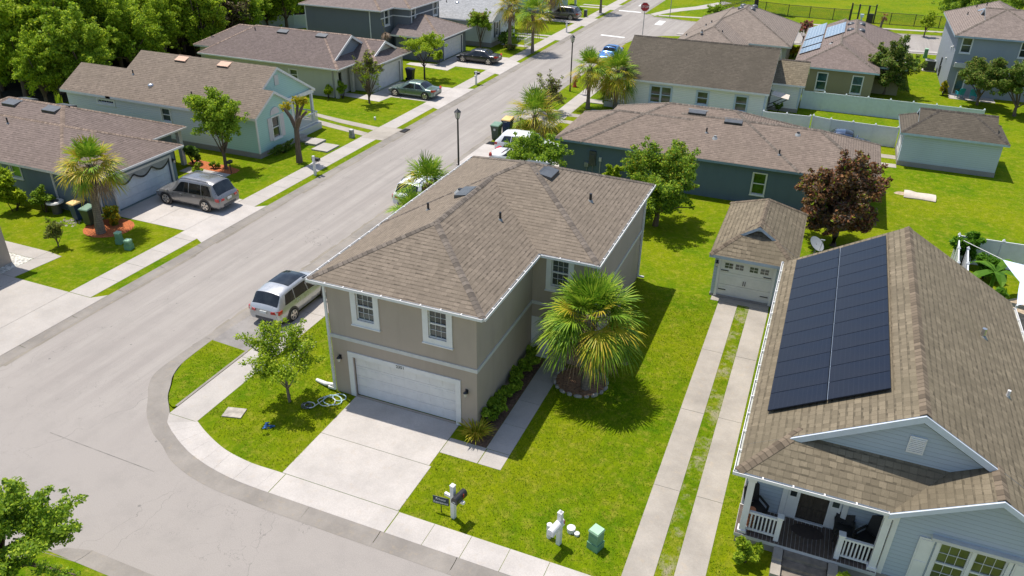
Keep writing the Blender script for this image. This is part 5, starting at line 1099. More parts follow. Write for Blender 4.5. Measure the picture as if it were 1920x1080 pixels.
for k, (x, y, h, lab) in enumerate(((25.9,18.2,2.4,'leafy garden plant below the fence corner'),(26.9,25.3,2.9,'tall leafy plant spilling over the fence corner'),(27.6,19.4,1.6,'bushy plant beside the banana leaves'),(28.1,23.9,1.9,'dense green plant before the inner fence wall'),(27.9,17.0,.9,'yellowish ground plant in the sandy bed'))):
    shrub('garden_plant', lab, (x,y,.05), 1.1 if k != 4 else .9, 1.1, h, 1300, .2, 'lf_banana' if k < 4 else 'lf_lime', 80+k, cat='plant', asp=2.2, k=18)
# tall grasses behind blue house, spiky clump at the path
def blades(name, label, loc, r, h, n, mat, seed, cat, group=None, w=.05, spread=.6):
    rg = np.random.default_rng(seed); o = thing(name, label, cat, (0,0,0), 0, group); V = []
    for k in range(n):
        a = rg.uniform(0, 6.28); rr = r*math.sqrt(rg.random())*.5; b0 = np.array([math.cos(a)*rr, math.sin(a)*rr, 0]); out = np.array([math.cos(a), math.sin(a), 0])*r*spread*rg.uniform(.2,1.3); H = h*rg.uniform(.6,1.1); sd_ = np.array([-math.sin(a), math.cos(a), 0])*w
        P = [(b0+out*t_**1.6+np.array([0,0,H*(t_-.45*t_**3*spread)]), ww) for t_, ww in ((0,.6),(.5,1.),(.85,.6),(1.,.05))]
        for j in range(3): V.append([P[j][0]-sd_*P[j][1]/2, P[j][0]+sd_*P[j][1]/2, P[j+1][0]+sd_*P[j+1][1]/2, P[j+1][0]-sd_*P[j+1][1]/2])
    np_mesh('blades', np.array(V), 4, M[mat], o); o.location = loc; return o
blades('spiky_plant', 'spiky yellow green grass clump at the front corner of the planting bed', (6.95,-.35,.06), .6, .85, 150, 'palm_yel', 90, 'plant', w=.045, spread=1.); 
for k, (x, y) in enumerate(((-43.5,23.5),(-42.4,24.0),(-40.6,24.6),(-39.7,24.9))): blades('tall_grass', 'one of the bright tall upright grass clumps at the wood edge', (x,y,.05), .5, 2.6, 120, 'lf_lime', 92+k, 'plant', 'tall grass clumps at the wood edge', .12, .15)
# banana leaves
o = thing('banana_plant', 'banana plant with long drooping leaves by the white shade sail', 'plant', (0,0,0)); b = MB(); b.tube([(0,0,0),(0,0,1.5)], [.13,.09], 7); b.build('trunk', M['lf_banana'], o); V = []
for a, L, e in ((-.3,2.2,.5),(.9,1.7,.9),(2.3,1.8,.6),(3.6,1.9,.3),(4.8,1.6,.7)):
    d = np.array([math.cos(a), math.sin(a), 0]); s_ = np.array([-math.sin(a), math.cos(a), 0]); P = []
    for t_, ww in ((0,.05),(.2,.22),(.5,.3),(.8,.22),(1.,.03)): P.append((np.array([0,0,1.5])+d*L*t_+np.array([0,0,L*(e*t_-.8*t_**2)]), ww))
    for j in range(4):
        for sg in (1,-1): V.append([P[j][0], P[j][0]+sg*s_*P[j][1]+np.array([0,0,.06]), P[j+1][0]+sg*s_*P[j+1][1]+np.array([0,0,.06]), P[j+1][0]])
np_mesh('leaf', np.array(V), 4, M['lf_banana'], o); o.location = (28.0,21.6,.05)

# ---- the wood behind the left-hand houses: four tree shapes copied
WL = 'one of the crowded leafy trees in the wood behind the houses'; WG = 'trees of the dense wood behind the houses'
protos = []
for k, (m, ex) in enumerate((('lf_lime', (('lf_green',.5,1.,.8),)), ('lf_lime', (('lf_green',.3,1.,1.),)), ('lf_green', (('lf_lime',.7,1.,.6),)), ('lf_green', (('lf_dark',.4,1.,.8),('lf_lime',.5,1.,.4))))):
    protos.append(tree('wood_tree', WL, 'tree', (0,0,0), 3.2, 0, 5.2, 2.7,2.7,3.6, 60, 5200, .30, m, 100+k, WG, tr=.2, r0=.6, r1=1.05, extra=ex, nl=10, low=-.9))
rg = np.random.default_rng(77); placed = 0
yy = 26.
while yy < 128:
    xe = -47.5-(.12*(yy-26) if yy < 60 else 4.1+.10*(yy-60))+1.2*math.sin(yy*.7)
    xx = xe
    while xx > -108:
        x, y = xx+rg.normal()*.7, yy+rg.normal()*.7; s = rg.uniform(.75, 1.25)*(.85 if xx > xe-2 else 1.1)
        p = protos[int(rg.integers(0, 4))]; a = rg.uniform(0, 6.28)
        if placed < 4: p = protos[placed]; p.location = (x,y,.05); p.rotation_euler = (0,0,a); p.scale = (s,s,s)
        elif placed < 290: dup(p, (x,y,.05), a, scale=s)
        placed += 1; xx -= rg.uniform(3.0, 4.4)
    yy += 3.3
tree('dry_wood_tree', 'brownish drying tree at the front of the wood above the tan house roof', 'tree', (-49.5,52.5,.05), 3.0, 0, 4.6, 2.6,2.6,3.4, 36, 1500, .32, 'lf_olive', 110, tr=.18, r0=.6, r1=1., extra=(('lf_brown',1.6,1.,1.),), nl=20, low=-.9)
tree('bare_trunk_tree', 'tree with thick pale trunk rising by the aqua fence', 'tree', (-52.6,66.5,.05), 5.5, 0, 7.2, 2.2,2.2,1.6, 20, 1500, .34, 'lf_green', 111, tr=.42, r0=.6, r1=1., bark='bark_grey', low=-.2)
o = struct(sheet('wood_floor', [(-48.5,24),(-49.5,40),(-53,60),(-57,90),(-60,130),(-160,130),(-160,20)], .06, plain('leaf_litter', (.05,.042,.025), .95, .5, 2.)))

# ---- real blades over the nearest lawns (one uncounted mass)
rg = np.random.default_rng(11)
def turf(name, rects, holes, dens, hgt, z):
    V = []
    for x0,y0,x1,y1 in rects:
        n = int((x1-x0)*(y1-y0)*dens); x = rg.uniform(x0-.02,x1+.02,n); y = rg.uniform(y0-.02,y1+.02,n); ok = np.ones(n, bool)
        for a0,b0,a1,b1 in holes: ok &= ~((x > a0)&(x < a1)&(y > b0)&(y < b1))
        x, y = x[ok], y[ok]
        # bunch the blades with a slow wave so cover is uneven
        keep = rg.random(len(x)) < .45+.55*np.clip(.5+.5*np.sin(x*2.1+1.3*np.sin(y*1.7))*np.sin(y*2.6+1.1*np.sin(x*1.3)), 0, 1); x, y = x[keep], y[keep]; n = len(x)
        a = rg.uniform(0,6.283,n); h = hgt*rg.uniform(.5,1.3,n); w = rg.uniform(.008,.02,n); l = rg.uniform(.2,1.,n)*h; b_ = a+rg.uniform(-1,1,n)
        b0_ = np.stack([x,y,np.full(n,z)],1); s_ = np.stack([np.cos(a)*w,np.sin(a)*w,np.zeros(n)],1); tip = b0_+np.stack([-np.sin(b_)*l,np.cos(b_)*l,h],1)
        V.append(np.stack([b0_-s_, b0_+s_, tip],1))
    o = np_mesh(name, np.concatenate(V), 3, M['blade'], None); o['kind'] = 'stuff'; return o
M['blade'] = leaf_mat('grass_blade', (.06,.15,.002), (.14,.26,.003), (.24,.34,.005), (.38,.37,.02), trans=.2, rough=.7)
turf('grass_blades', [(6.1,-5.3,14.34,-1.88),(8.7,-1.9,14.34,6.2),(9.65,6.2,14.34,15),(-4.1,-3.6,-.05,8),(-3.4,-4.6,1.0,-3.6),(-1.5,-5.2,1.0,-4.6),(-.05,-3.6,.98,-.05),(17.0,-5.3,17.6,14.8),(17.0,-5.3,22,-3.2),(15.4,-5.3,15.96,15)], [(8.75,3.95,10.8,5.95),(7.6,-1.9,8.7,6.1)], 300, .055, .05)
turf('grass_blades', [(-7.75,-1,-5.7,.95),(-7.2,-2.4,-5.7,-1),(-6.5,-3.4,-5.7,-2.4)], [], 300, .055, .05)
# ================================================================== VEHICLES
def interp(st, x):
    for k in range(len(st)-1):
        if x <= st[k+1][0]+1e-9:
            a, b = st[k], st[k+1]; t = 0 if b[0] == a[0] else (x-a[0])/(b[0]-a[0]); t = max(0, min(1, t)); t2 = t*t*(3-2*t)*.5+t*.5
            return [a[i]+(b[i]-a[i])*t2 for i in range(1, 6)]
    return list(st[-1][1:])
def section(s):
    zt, wt, zb, wb, z0 = s
    return [(0,z0),(wb*.86,z0),(wb*.97,z0+.1),(wb*1.0,z0+(zb-z0)*.45),(wb*.985,z0+(zb-z0)*.8),(wb*.955,zb),(wt+(wb*.955-wt)*.12,zb+(zt-zb)*.86),(wt*.86,zt-(zt-zb)*.02-.005),(wt*.45,zt+.022),(0,zt+.03)]
def car(name, label, cat, loc, rz, st, paint, wheels, wr=.36, glass=None, side=(), ws=None, rw=None, roofglass=None, rails=False, lights=None, plate=True, wide=None, hubs='rim', bumper=None, tz=.84, hx=(-.75,.35)):
    o = thing(name, label, cat, (0,0,0)); g = glass or M['car_glass']
    x0, x1 = st[0][0], st[-1][0]; N = 46; xs = sorted({x0+(x1-x0)*k/N for k in range(N+1)} | {q[0] for q in st})
    b = MB(); rows = []
    for x in xs:
        h = section(interp(st, x)); rows.append([(x, y, z) for y, z in h]+[(x, -y, z) for y, z in h[-2:0:-1]])
    b.grid(rows, closed=True, flip=True); b.poly(rows[0][::-1]); b.poly(rows[-1])
    b.build('body', paint, o)
    def surf(x, t, sgn):      # t in section index units
        h = section(interp(st, x)); k = min(int(t), 8); f = t-k; y = h[k][0]+(h[k+1][0]-h[k][0])*f; z = h[k][1]+(h[k+1][1]-h[k][1])*f
        return Vector((x, y*sgn, z))
    def patch(nm, mat, xa0, xa1, xb0, xb1, ta, tb, sgn, nx=6, nt=4, off=.008, parent=None):
        """bottom edge xa0..xa1 at ta, top edge xb0..xb1 at tb"""
        b = MB(); rows = []
        for j in range(nt+1):
            f = j/nt; t_ = ta+(tb-ta)*f; r = []
            for i in range(nx+1):
                q = i/nx; x = (xa0+(xa1-xa0)*q)*(1-f)+(xb0+(xb1-xb0)*q)*f
                p = surf(x, t_, sgn); e = .02; dx = surf(x+e, t_, sgn)-surf(x-e, t_, sgn); dt = surf(x, min(t_+.05, 9), sgn)-surf(x, t_-.05, sgn); n = dx.cross(dt)*sgn; n = n.normalized() if n.length > 1e-9 else Vector((0,0,1))
                if n.y*sgn < -.2 or (abs(n.y) < .3 and n.z < -.2): n = -n
                r.append(p+n*off)
            rows.append(r)
        b.grid(rows, flip=(sgn < 0)); return b.build(nm, mat, parent or o)
    def topglass(nm, mat, xa, xb, off=.008, w=8.0, inset=6.25):
        b = MB(); rows = []; n = 8
        for i in range(n+1):
            x = xa+(xb-xa)*i/n; r = []
            for j in range(13):
                q = j/12; t_ = inset+(9-inset)*(1-abs(2*q-1)); sg = 1 if q < .5 else -1
                p = surf(x, min(t_, 8.999), sg); dx = surf(x+.02, min(t_, 8.999), sg)-surf(x-.02, min(t_, 8.999), sg); n_ = Vector((-dx.z, 0, dx.x)).normalized(); r.append(p+n_*off)
            rows.append(r)
        b.grid(rows, flip=True); return b.build(nm, mat, o)
    for (a0, a1, c0, c1) in side:
        for s in (1, -1): patch('side_window', g, a0, a1, c0, c1, 5.08, 5.9, s)
    if ws: topglass('windshield', g, *ws, inset=6.3)
    if rw: topglass('rear_window', g, *rw, inset=6.3)
    if roofglass: topglass('roof_glass', M['car_glass'], *roofglass, inset=7.05)
    if bumper:
        for s in (1, -1): patch('sill_trim', M['dark_grey'], st[1][0], st[-2][0], st[1][0], st[-2][0], 1.3, 2.1, s, 20, 2, .006)
    W = wide
    for x in wheels:
        for s in (1, -1):
            y = s*(W-.115)
            b = MB(); b.tube([(x,y+s*.10,wr),(x,y+s*.128,wr)], [wr*1.17,wr*1.17], 20); b.build('wheel_arch', M['black'], o)
            b = MB(); b.tube([(x,y-s*.12,wr),(x,y-s*.1,wr),(x,y+s*.11,wr),(x,y+s*.14,wr)], [wr*.93,wr,wr,wr*.9], 20); w_ = b.build('wheel', M['rubber'], o)
            b = MB(); b.tube([(x,y+s*.1405,wr),(x,y+s*.147,wr)], [wr*.66,wr*.64], 18, 1)
            for k in range(5):
                a = k*2*math.pi/5+.3; c_, s_ = math.cos(a), math.sin(a)
                P = lambda r, l, d: (x+c_*r*wr-s_*l*wr, y+s*d, wr+s_*r*wr+c_*l*wr)
                b.pts8([P(.0,-.1,.148),P(.63,-.13,.148),P(.63,.13,.148),P(.0,.1,.148),P(.0,-.1,.156),P(.63,-.13,.156),P(.63,.13,.156),P(.0,.1,.156)])
            rimr = [(x+math.cos(q)*wr*.66, y+s*.15, wr+math.sin(q)*wr*.66) for q in [k*math.pi/9 for k in range(19)]]
            b.tube(rimr, .018, 5, cap=False); b.build('rim', [M[hubs], M['dark_grey']], w_)
    for s in (1, -1):
        xm = ws[0]+.18 if ws else x1*.4; p = surf(xm, 5.2, s)
        b = MB(); b.tube([p+Vector((.03,s*.02,0)), p+Vector((.02,s*.13,.05)), p+Vector((-.02,s*.22,.05))], [.05,.09,.05], 8); b.build('wing_mirror', paint, o)
    if lights:
        for (mat, nm, a0, a1, t0, t1) in lights:
            for s in (1, -1): patch(nm, M[mat], a0, a1, a0, a1, t0, t1, s, 4, 4, .012)
    if rails:
        for s in (1, -1):
            b = MB(); b.tube([surf(x, 7.0, s)+Vector((0,0,.05)) for x in np.linspace(rails[0], rails[1], 8)], .022, 6); b.build('roof_rail', M['black'] if rails[2] else M['steel'], o)
    if plate:
        z = plate if plate is not True else .85; b = MB(); b.box(x0-.05, -.2, z-.06, x0-.012, .2, z+.08); b.build('number_plate', M['plate'], o)
    wb_ = W*.965
    for s in (1, -1):
        b = MB(); z = tz; b.pts8([(x0-.06,s*wb_*.5,z),(x0+.04,s*wb_*1.0,z-.01),(x0+.26,s*wb_*1.02,z-.01),(x0+.1,s*wb_*.55,z),(x0-.055,s*wb_*.5,z+.12),(x0+.07,s*wb_*1.0,z+.19),(x0+.3,s*wb_*1.02,z+.19),(x0+.12,s*wb_*.55,z+.12)][::1] if s > 0 else [(x0+.1,s*wb_*.55,z),(x0+.26,s*wb_*1.02,z-.01),(x0+.04,s*wb_*1.0,z-.01),(x0-.06,s*wb_*.5,z),(x0+.12,s*wb_*.55,z+.12),(x0+.3,s*wb_*1.02,z+.19),(x0+.07,s*wb_*1.0,z+.19),(x0-.055,s*wb_*.5,z+.12)]); b.build('tail_light', M['tail'], o)
        for xh in hx:
            p = surf(xh, 4.6, s); b = MB(); b.box(p.x-.09, p.y-.012, p.z-.014, p.x+.09, p.y+.018 if s > 0 else p.y+.012, p.z+.014) if s > 0 else b.box(p.x-.09, p.y-.018, p.z-.014, p.x+.09, p.y+.012, p.z+.014); b.build('door_handle', M['steel'], o)
    b = MB(); b.box(x0-.015, -W*.55, .42, x0+.1, W*.55, .56); b.build('bumper_insert', M['dark_grey'], o)
    o.location = loc; o.rotation_euler = (0,0,rz)
    return o
def suv(L, H, W, hood=1.06, k=1.):
    h = L/2; w = W/2
    #      x      ztop   wtop   zbelt wbelt  z0
    return [(-h, .98*k, w*.72, .86*k, w*.86, .42), (-h+.05, 1.08*k, w*.80, .98*k, w*.95, .34), (-h+.14, 1.18*k, w*.80, 1.04*k, w*.985, .30), (-h+.56, H-.1, w*.745, 1.07*k, w, .28), (-h+1.2, H-.01, w*.76, 1.05*k, w, .26), (.0, H+.0, w*.745, 1.03*k, w, .25), (.5, H-.08, w*.74, 1.02*k, w, .25), (h-1.6, hood+.10, w*.79, 1.02*k, w, .26), (h-1.38, hood+.0, w*.82, 1.0*k, w, .27), (h-.7, hood-.05, w*.80, .95*k, w*.97, .28), (h-.22, hood-.2, w*.72, .80*k, w*.9, .32), (h-.03, hood-.36, w*.60, .64*k, w*.74, .38), (h, hood-.44, w*.5, .58*k, w*.6, .44)]
def sedan(L, H, W, hood=.95):
    h = L/2; w = W/2
    return [(-h, .86, w*.62, .78, w*.8, .42), (-h+.07, .96, w*.74, .88, w*.92, .34), (-h+.3, 1.0, w*.80, .93, w*.98, .28), (-h+.85, 1.03, w*.80, .94, w, .26), (-h+1.55, H-.05, w*.70, .94, w, .24), (-h+2.0, H, w*.69, .93, w, .24), (.15, H, w*.70, .92, w, .24), (.6, H-.07, w*.71, .92, w, .24), (h-1.55, hood+.10, w*.79, .90, w, .25), (h-1.4, hood+.01, w*.80, .89, w, .26), (h-.7, hood-.07, w*.78, .84, w*.97, .27), (h-.2, hood-.22, w*.68, .70, w*.88, .32), (h-.02, hood-.34, w*.56, .58, w*.7, .38), (h, hood-.4, w*.48, .54, w*.6, .42)]
P_grey = paint_mat('paint_grey', (.24,.235,.235), .5); P_green = paint_mat('paint_sage', (.15,.21,.18), .45); P_black = paint_mat('paint_black', (.022,.022,.024), .2); P_silver = paint_mat('paint_silver', (.50,.505,.51), .45); P_white = paint_mat('paint_white', (.78,.78,.78), 0.); P_blue = paint_mat('paint_blue', (.05,.20,.55), .3); P_brown = paint_mat('paint_bronze', (.16,.145,.135), .5); P_navy = paint_mat('paint_navy', (.05,.075,.13), .4)
def suv_kit(L, W, H, **kw):
    h = L/2
    return dict(st=suv(L, H, W), wide=W/2, side=((-h+.6,-h+1.38,-h+.82,-h+1.42),(-h+1.44,-h+2.46,-h+1.47,-h+2.4),(-h+2.52,h-1.75,-h+2.47,h-2.5)), ws=(h-1.56,h-2.35), rw=(-h+.16,-h+.53), **kw)
def sedan_kit(L, W, H, **kw):
    h = L/2
    return dict(st=sedan(L, H, W), wide=W/2, side=((-h+1.1,-h+2.05,-h+1.6,-h+2.08),(-h+2.15,h-1.75,-h+2.18,h-2.5)), ws=(h-1.52,h-2.35), rw=(-h+.95,-h+1.55), **kw)
L_suv = lambda h: (('headlamp','headlight',h-.55,h-.12,4.3,5.0),)
car('parked_suv', 'silver grey SUV parked in front of the blue house garage', 'car', (-20.55,14.25,.064), R(180), paint=P_grey, wheels=(-1.62,1.68), wr=.41, rails=(-1.9,.7,0), lights=L_suv(2.8), bumper=1, **suv_kit(5.6, 2.1, 2.0))
car('parked_suv', 'pale silver SUV with dark panoramic roof parked beside the main house', 'car', (-6.33,5.55,.02), R(90), paint=P_silver, wheels=(-1.36,1.46), wr=.38, roofglass=(-1.05,.45), lights=L_suv(2.4), **suv_kit(4.8, 1.95, 1.8))
car('parked_suv', 'white SUV parked on the street half hidden by palm fronds and the main roof', 'car', (-7.05,21.4,.02), R(90), paint=P_white, wheels=(-1.5,1.6), wr=.4, rails=(-1.8,.6,1), lights=L_suv(2.6), **suv_kit(5.2, 2.1, 1.85))
car('parked_suv', 'white SUV behind the wheeled bins in the slate house driveway', 'car', (-3.55,32.75,.064), R(0), paint=P_white, wheels=(-1.55,1.6), wr=.4, lights=L_suv(2.65), **suv_kit(5.3, 2.1, 1.75))
car('parked_car', 'white car seen through leaves in the slate house driveway', 'car', (-3.0,30.0,.064), R(0), paint=P_white, wheels=(-1.5,1.55), wr=.36, lights=L_suv(2.5), **sedan_kit(5.0, 2.0, 1.5))
car('parked_suv', 'dark bronze SUV in the far driveway under the palms', 'car', (-20.95,91.3,.064), R(180), paint=P_brown, wheels=(-1.6,1.65), wr=.4, lights=L_suv(2.7), **suv_kit(5.4, 2.1, 1.85))
car('parked_car', 'sage green sedan in the tan house driveway', 'car', (-20.2,44.25,.064), R(180), paint=P_green, wheels=(-1.66,1.64), wr=.37, lights=L_suv(2.6), **sedan_kit(5.2, 2.0, 1.52))
car('parked_car', 'black sedan in the charcoal house driveway', 'car', (-20.5,60.3,.064), R(180), paint=P_black, wheels=(-1.62,1.62), wr=.37, lights=L_suv(2.6), **sedan_kit(5.2, 2.0, 1.5))
car('parked_car', 'bright blue car parked on the street behind the palm group', 'car', (-7.15,69.0,.006), R(-90), paint=P_blue, wheels=(-1.5,1.5), wr=.36, lights=L_suv(2.4), **sedan_kit(4.8, 2.0, 1.55))
car('parked_car', 'dark blue car with only its roof showing above the slate house roof', 'car', (19.7,45.0,.064), R(0), paint=P_navy, wheels=(-1.4,1.4), wr=.37, lights=L_suv(2.3), **sedan_kit(4.6, 2.0, 1.6))
# ================================================================== STREET AND GARDEN THINGS
def wheelie(label, loc, rz, body, lid, h=1.35, group=None, badge=None):
    o = thing('wheeled_bin', label, 'wheeled bin', (0,0,0)); s = h/1.1; b = MB()
    rows = [[(-x*s,-y*s,z*s),(x*s,-y*s,z*s),(x*s,y*s,z*s),(-x*s,y*s,z*s)] for x, y, z in ((.22,.26,.05),(.24,.29,.5),(.29,.35,.96))]
    b.grid(rows, closed=True, smooth=False); b.poly(rows[0][::-1]); b.poly(rows[-1]); b.box(-.31*s,-.37*s,.93*s,.31*s,.37*s,.965*s); b.build('bin_body', body, o)
    b = MB(); b.pts8([(-.31*s,-.39*s,.966*s),(.31*s,-.39*s,.966*s),(.31*s,.4*s,.99*s),(-.31*s,.4*s,.99*s),(-.28*s,-.36*s,1.02*s),(.28*s,-.36*s,1.02*s),(.27*s,.36*s,1.08*s),(-.27*s,.36*s,1.08*s)]); b.tube([(-.25*s,.42*s,1.0*s),(.25*s,.42*s,1.0*s)], .022, 6); b.build('lid', lid, o)
    for sx in (1,-1):
        b = MB(); b.tube([(sx*.2*s,.28*s,.12*s),(sx*.27*s,.28*s,.12*s)], [.12*s,.12*s], 12); b.build('wheel', M['rubber'], o)
    if badge:
        b = MB(); b.box(-.07*s,-.345*s,.66*s,.07*s,-.33*s,.8*s) if badge == 'r' else b.box(-.16*s,-.365*s,.86*s,.1*s,-.345*s,.9*s); b.build('badge', M['trim_grey'], o)
    o.location = loc; o.rotation_euler = (0,0,rz); return o
wheelie('dark green wheeled bin standing on the street before the white SUV', (-7.55,35.4,.02), R(0), M['dark_green'], M['green_lid'], 1.4, badge='r')
wheelie('navy bin with tan lid standing behind the green one on the street', (-7.2,37.0,.02), R(0), M['blue_plastic'], M['tan_plastic'], 1.5, badge='s')
wheelie('navy bin with tan lid against the blue house side wall', (-25.5,9.05,.05), R(-8), M['blue_plastic'], M['tan_plastic'], 1.3, badge='s')
wheelie('dark green bin half behind the leaning palm at the blue house', (-24.2,8.75,.05), R(5), M['dark_green'], M['green_lid'], 1.25)
wheelie('dark bin beside the tan house garage door', (-23.6,49.6,.05), R(90), M['black'], M['dark_grey'], 1.3)
# street lamps
def lamp(label, x, y, h):
    o = thing('street_lamp', label, 'street lamp', (0,0,0)); b = MB(); b.cyl(0,0,0,.5,.11,.07,10); b.cyl(0,0,.5,h-.75,.075,.06,10); b.cyl(0,0,.48,.55,.12,.08,10); b.build('pole', M['black'], o)
    b = MB(); b.cyl(0,0,h-.75,h-.68,.09,.13,8); b.cyl(0,0,h-.22,h-.05,.27,.1,8); b.cyl(0,0,h-.05,h+.06,.05,.01,8)
    for k in range(4): a = k*math.pi/2+.4; b.tube([(math.cos(a)*.13,math.sin(a)*.13,h-.68),(math.cos(a)*.22,math.sin(a)*.22,h-.22)],.015,4)
    b.build('lamp_frame', M['black'], o); b = MB(); b.cyl(0,0,h-.67,h-.23,.115,.2,8); b.build('lamp_glass', M['lamp_glass'], o); o.location = (x,y,.05); return o
lamp('black lantern street lamp rising behind the main house roof', -6.6, 26.1, 5.1); lamp('black lantern street lamp beside the palm group and hydrant', -6.75, 52.6, 5.6)
lamp('small lantern lamp beside the coral flowering tree', 11.7, 88.2, 2.2)
# stop sign
o = thing('stop_sign', 'red stop sign on a thin post at the side street corner', 'road sign', (0,0,0)); H = 3.3; b = MB(); b.cyl(0,0,0,H-.1,.045,.045,8); b.build('post', M['grey'], o)
b = MB(); oc = lambda r, y: [(r*math.cos(R(22.5+45*k)), y, H+.35+r*math.sin(R(22.5+45*k))) for k in range(8)]
P0, P1 = oc(.62,-.06), oc(.62,-.045); b.poly(P0); b.poly(P1[::-1])
for k in range(8): b.poly([P0[k],P1[k],P1[(k+1)%8],P0[(k+1)%8]])
b.poly(oc(.57,-.064), 1); b.build('sign_plate', [M['white'], M['stop_red']], o)
text_curve('lettering', 'STOP', .42, Vector((0,-.07,H+.35)), Matrix.Rotation(R(90),3,'X'), M['white'], o); o.location = (-7.1,84.6,.05); o.rotation_euler = (0,0,R(8))
o = thing('street_sign_post', 'thin street sign pole beside the park path corner', 'road sign', (0,0,0)); b = MB(); b.cyl(0,0,0,4.2,.05,.05,6); b.build('post', M['grey'], o); b = MB(); b.box(-.02,-.25,3.9,.02,.25,4.15); b.box(-.3,-.012,4.2,.3,.012,4.36); b.build('sign_plate', M['vent_rust'], o); o.location = (-6.6,99.6,.06)
# hydrant
o = thing('fire_hydrant', 'red fire hydrant on the verge beside the lamp and palm group', 'fire hydrant', (0,0,0)); b = MB(); b.cyl(0,0,0,.1,.24,.24,12); b.cyl(0,0,.1,.85,.17,.15,12); b.cyl(0,0,.85,.92,.21,.21,12); b.cyl(0,0,.92,1.12,.17,.07,12); b.cyl(0,0,1.12,1.2,.05,.05,6); b.build('body', M['hydrant'], o)
for s in (1,-1):
    b = MB(); b.tube([(s*.12,0,.62),(s*.28,0,.62)],.075,8); b.build('outlet', M['hydrant'], o)
o.location = (-6.87,54.5,.05)
# mailboxes
def mbox(label, loc, rz, boxm, post=M['white'], h=1.55, arm=True, bz=1.05, cap=False):
    o = thing('mailbox', label, 'mailbox', (0,0,0)); b = MB(); b.box(-.075,-.075,0,.075,.075,h-.03); b.box(-.085,-.085,h-.03,.085,.085,h)
    if cap: b.cyl(0,0,h,h+.09,.08,.02,8)
    if arm: b.box(-.36,-.05,bz-.13,-.076,.05,bz-.02); b.box(.076,-.05,bz-.13,.5,.05,bz-.02)
    b.build('post', post, o); b = MB(); rows = []
    for y in ((-.3,.3) if arm else (-.62,.12)): rows.append([(.28+.13*math.cos(a) if 0 <= a <= math.pi else 0, y, bz+.13+.13*math.sin(a)) for a in [k*math.pi/8 for k in range(9)]]+[(.15,y,bz),(.41,y,bz)])
    if not arm: rows = [[(p[0]-.28, p[1], p[2]) for p in r] for r in rows]
    b.grid(rows, closed=True, smooth=False); b.poly(rows[0][::-1]); b.poly(rows[1]); x = .42 if arm else .14; b.box(x, .05, bz+.1, x+.012, .09, bz+.26, 1); bx = b.build('letter_box', [boxm, M['red']], o)
    b = MB(); q = .28 if arm else 0; y0_ = -.3 if arm else -.62; b.box(q-.06,y0_-.012,bz+.05,q+.06,y0_,bz+.09); b.build('handle', M['trim_grey'], bx)
    o.location = loc; o.rotation_euler = (0,0,rz); return o
mbox('black mailbox on a white square post before the main house lawn', (8.08,-4.78,.05), R(-12), M['black'], h=1.55)
mbox('white mailbox on a white post beside the green utility pedestal', (11.98,-4.45,.05), R(-14), M['white'], h=1.5, arm=False, bz=.9, cap=True)
mbox('black mailbox on a white post before the mint house', (-16.36,21.85,.05), R(90), M['black'], h=1.5)
mbox('black mailbox on a pale post beside the tan house driveway', (-16.5,50.8,.05), R(90), M['black'], h=1.4)
mbox('dark mailbox on a pale post beside the far driveway', (-17.0,81.6,.05), R(90), M['black'], h=1.5)
# yard sign
o = thing('yard_sign', 'small navy sign on a thin stake left of the black mailbox', 'sign', (0,0,0)); b = MB(); b.box(-.012,-.012,0,.012,.012,.4); b.build('stake', M['bark_dark'], o); b = MB(); b.box(-.31,-.012,.4,.31,.012,.74); b.build('sign_plate', M['navy'], o)
rot = Matrix.Rotation(R(90),3,'X'); text_curve('lettering', 'Private', .14, Vector((0,-.02,.64)), rot, M['white'], o); text_curve('lettering', 'Residence', .14, Vector((0,-.02,.49)), rot, M['white'], o); o.location = (7.56,-4.73,.05); o.rotation_euler = (0,0,R(4))
# utility pedestals and caps
def ped(label, loc, rz, h=.95, w=.17, bm='green_plastic', cap='green_cap'):
    o = thing('utility_pedestal', label, 'utility pedestal', (0,0,0)); b = MB(); b.box(-w-.03,-w-.03,0,w+.03,w+.03,.3); b.box(-w,-w,.3,w,w,h-.06); b.box(-w+.03,-w-.012,.4,w-.03,-w,h-.2); b.build('cabinet', M[bm], o); b = MB(); b.pts8([(-w-.02,-w-.02,h-.06),(w+.02,-w-.02,h-.06),(w+.02,w+.02,h-.06),(-w-.02,w+.02,h-.06),(-w,-w,h+.02),(w,-w,h+.02),(w,w,h+.02),(-w,w,h+.02)]); b.build('cap', M[cap], o); o.location = loc; o.rotation_euler = (0,0,rz); return o
ped('green utility pedestal on the front lawn right of the white mailbox', (13.2,-4.1,.05), R(-20), .85, .19); ped('tall green utility pedestal by the leaning palm lawn', (-20.35,7.35,.05), R(10), .75, .15); ped('squat green pedestal nearest the left pavement', (-19.25,7.0,.05), R(10), .6, .17); ped('grey utility pedestal on the lawn before the mint house porch', (-18.7,30.5,.05), 0, .7, .15, 'grey', 'trim_grey')
ped('dark utility pedestal beside the dark bronze SUV', (-18.3,94.3,.05), 0, 1.0, .2, 'dark_grey', 'grey'); ped('small green pedestal beside the grey house end wall', (28.0,86.6,.05), 0, 1.1, .2)
def capd(label, x, y, r, h, name='pipe_cap', cat='pipe cap', m='white'):
    b = MB(); b.cyl(0,0,0,h*.6,r*.92,r*.92,16); b.cyl(0,0,h*.6,h,r,r,16); b.cyl(0,0,h,h+.012,r,r*.8,16); o = b.build(name, M[m]); o.location = (x,y,.05); return tag(o, label, cat)
capd('larger white pipe cap between the white mailbox and pedestal', 12.2,-3.75,.155,.2); capd('smaller white pipe cap beside the green pedestal', 12.44,-3.83,.1,.1); capd('white standpipe left of the white mailbox', 11.57,-4.3,.1,.62, 'standpipe', 'pipe'); capd('small white vent pipe on the lawn before the tan house', -19.6,35.7,.1,.25)
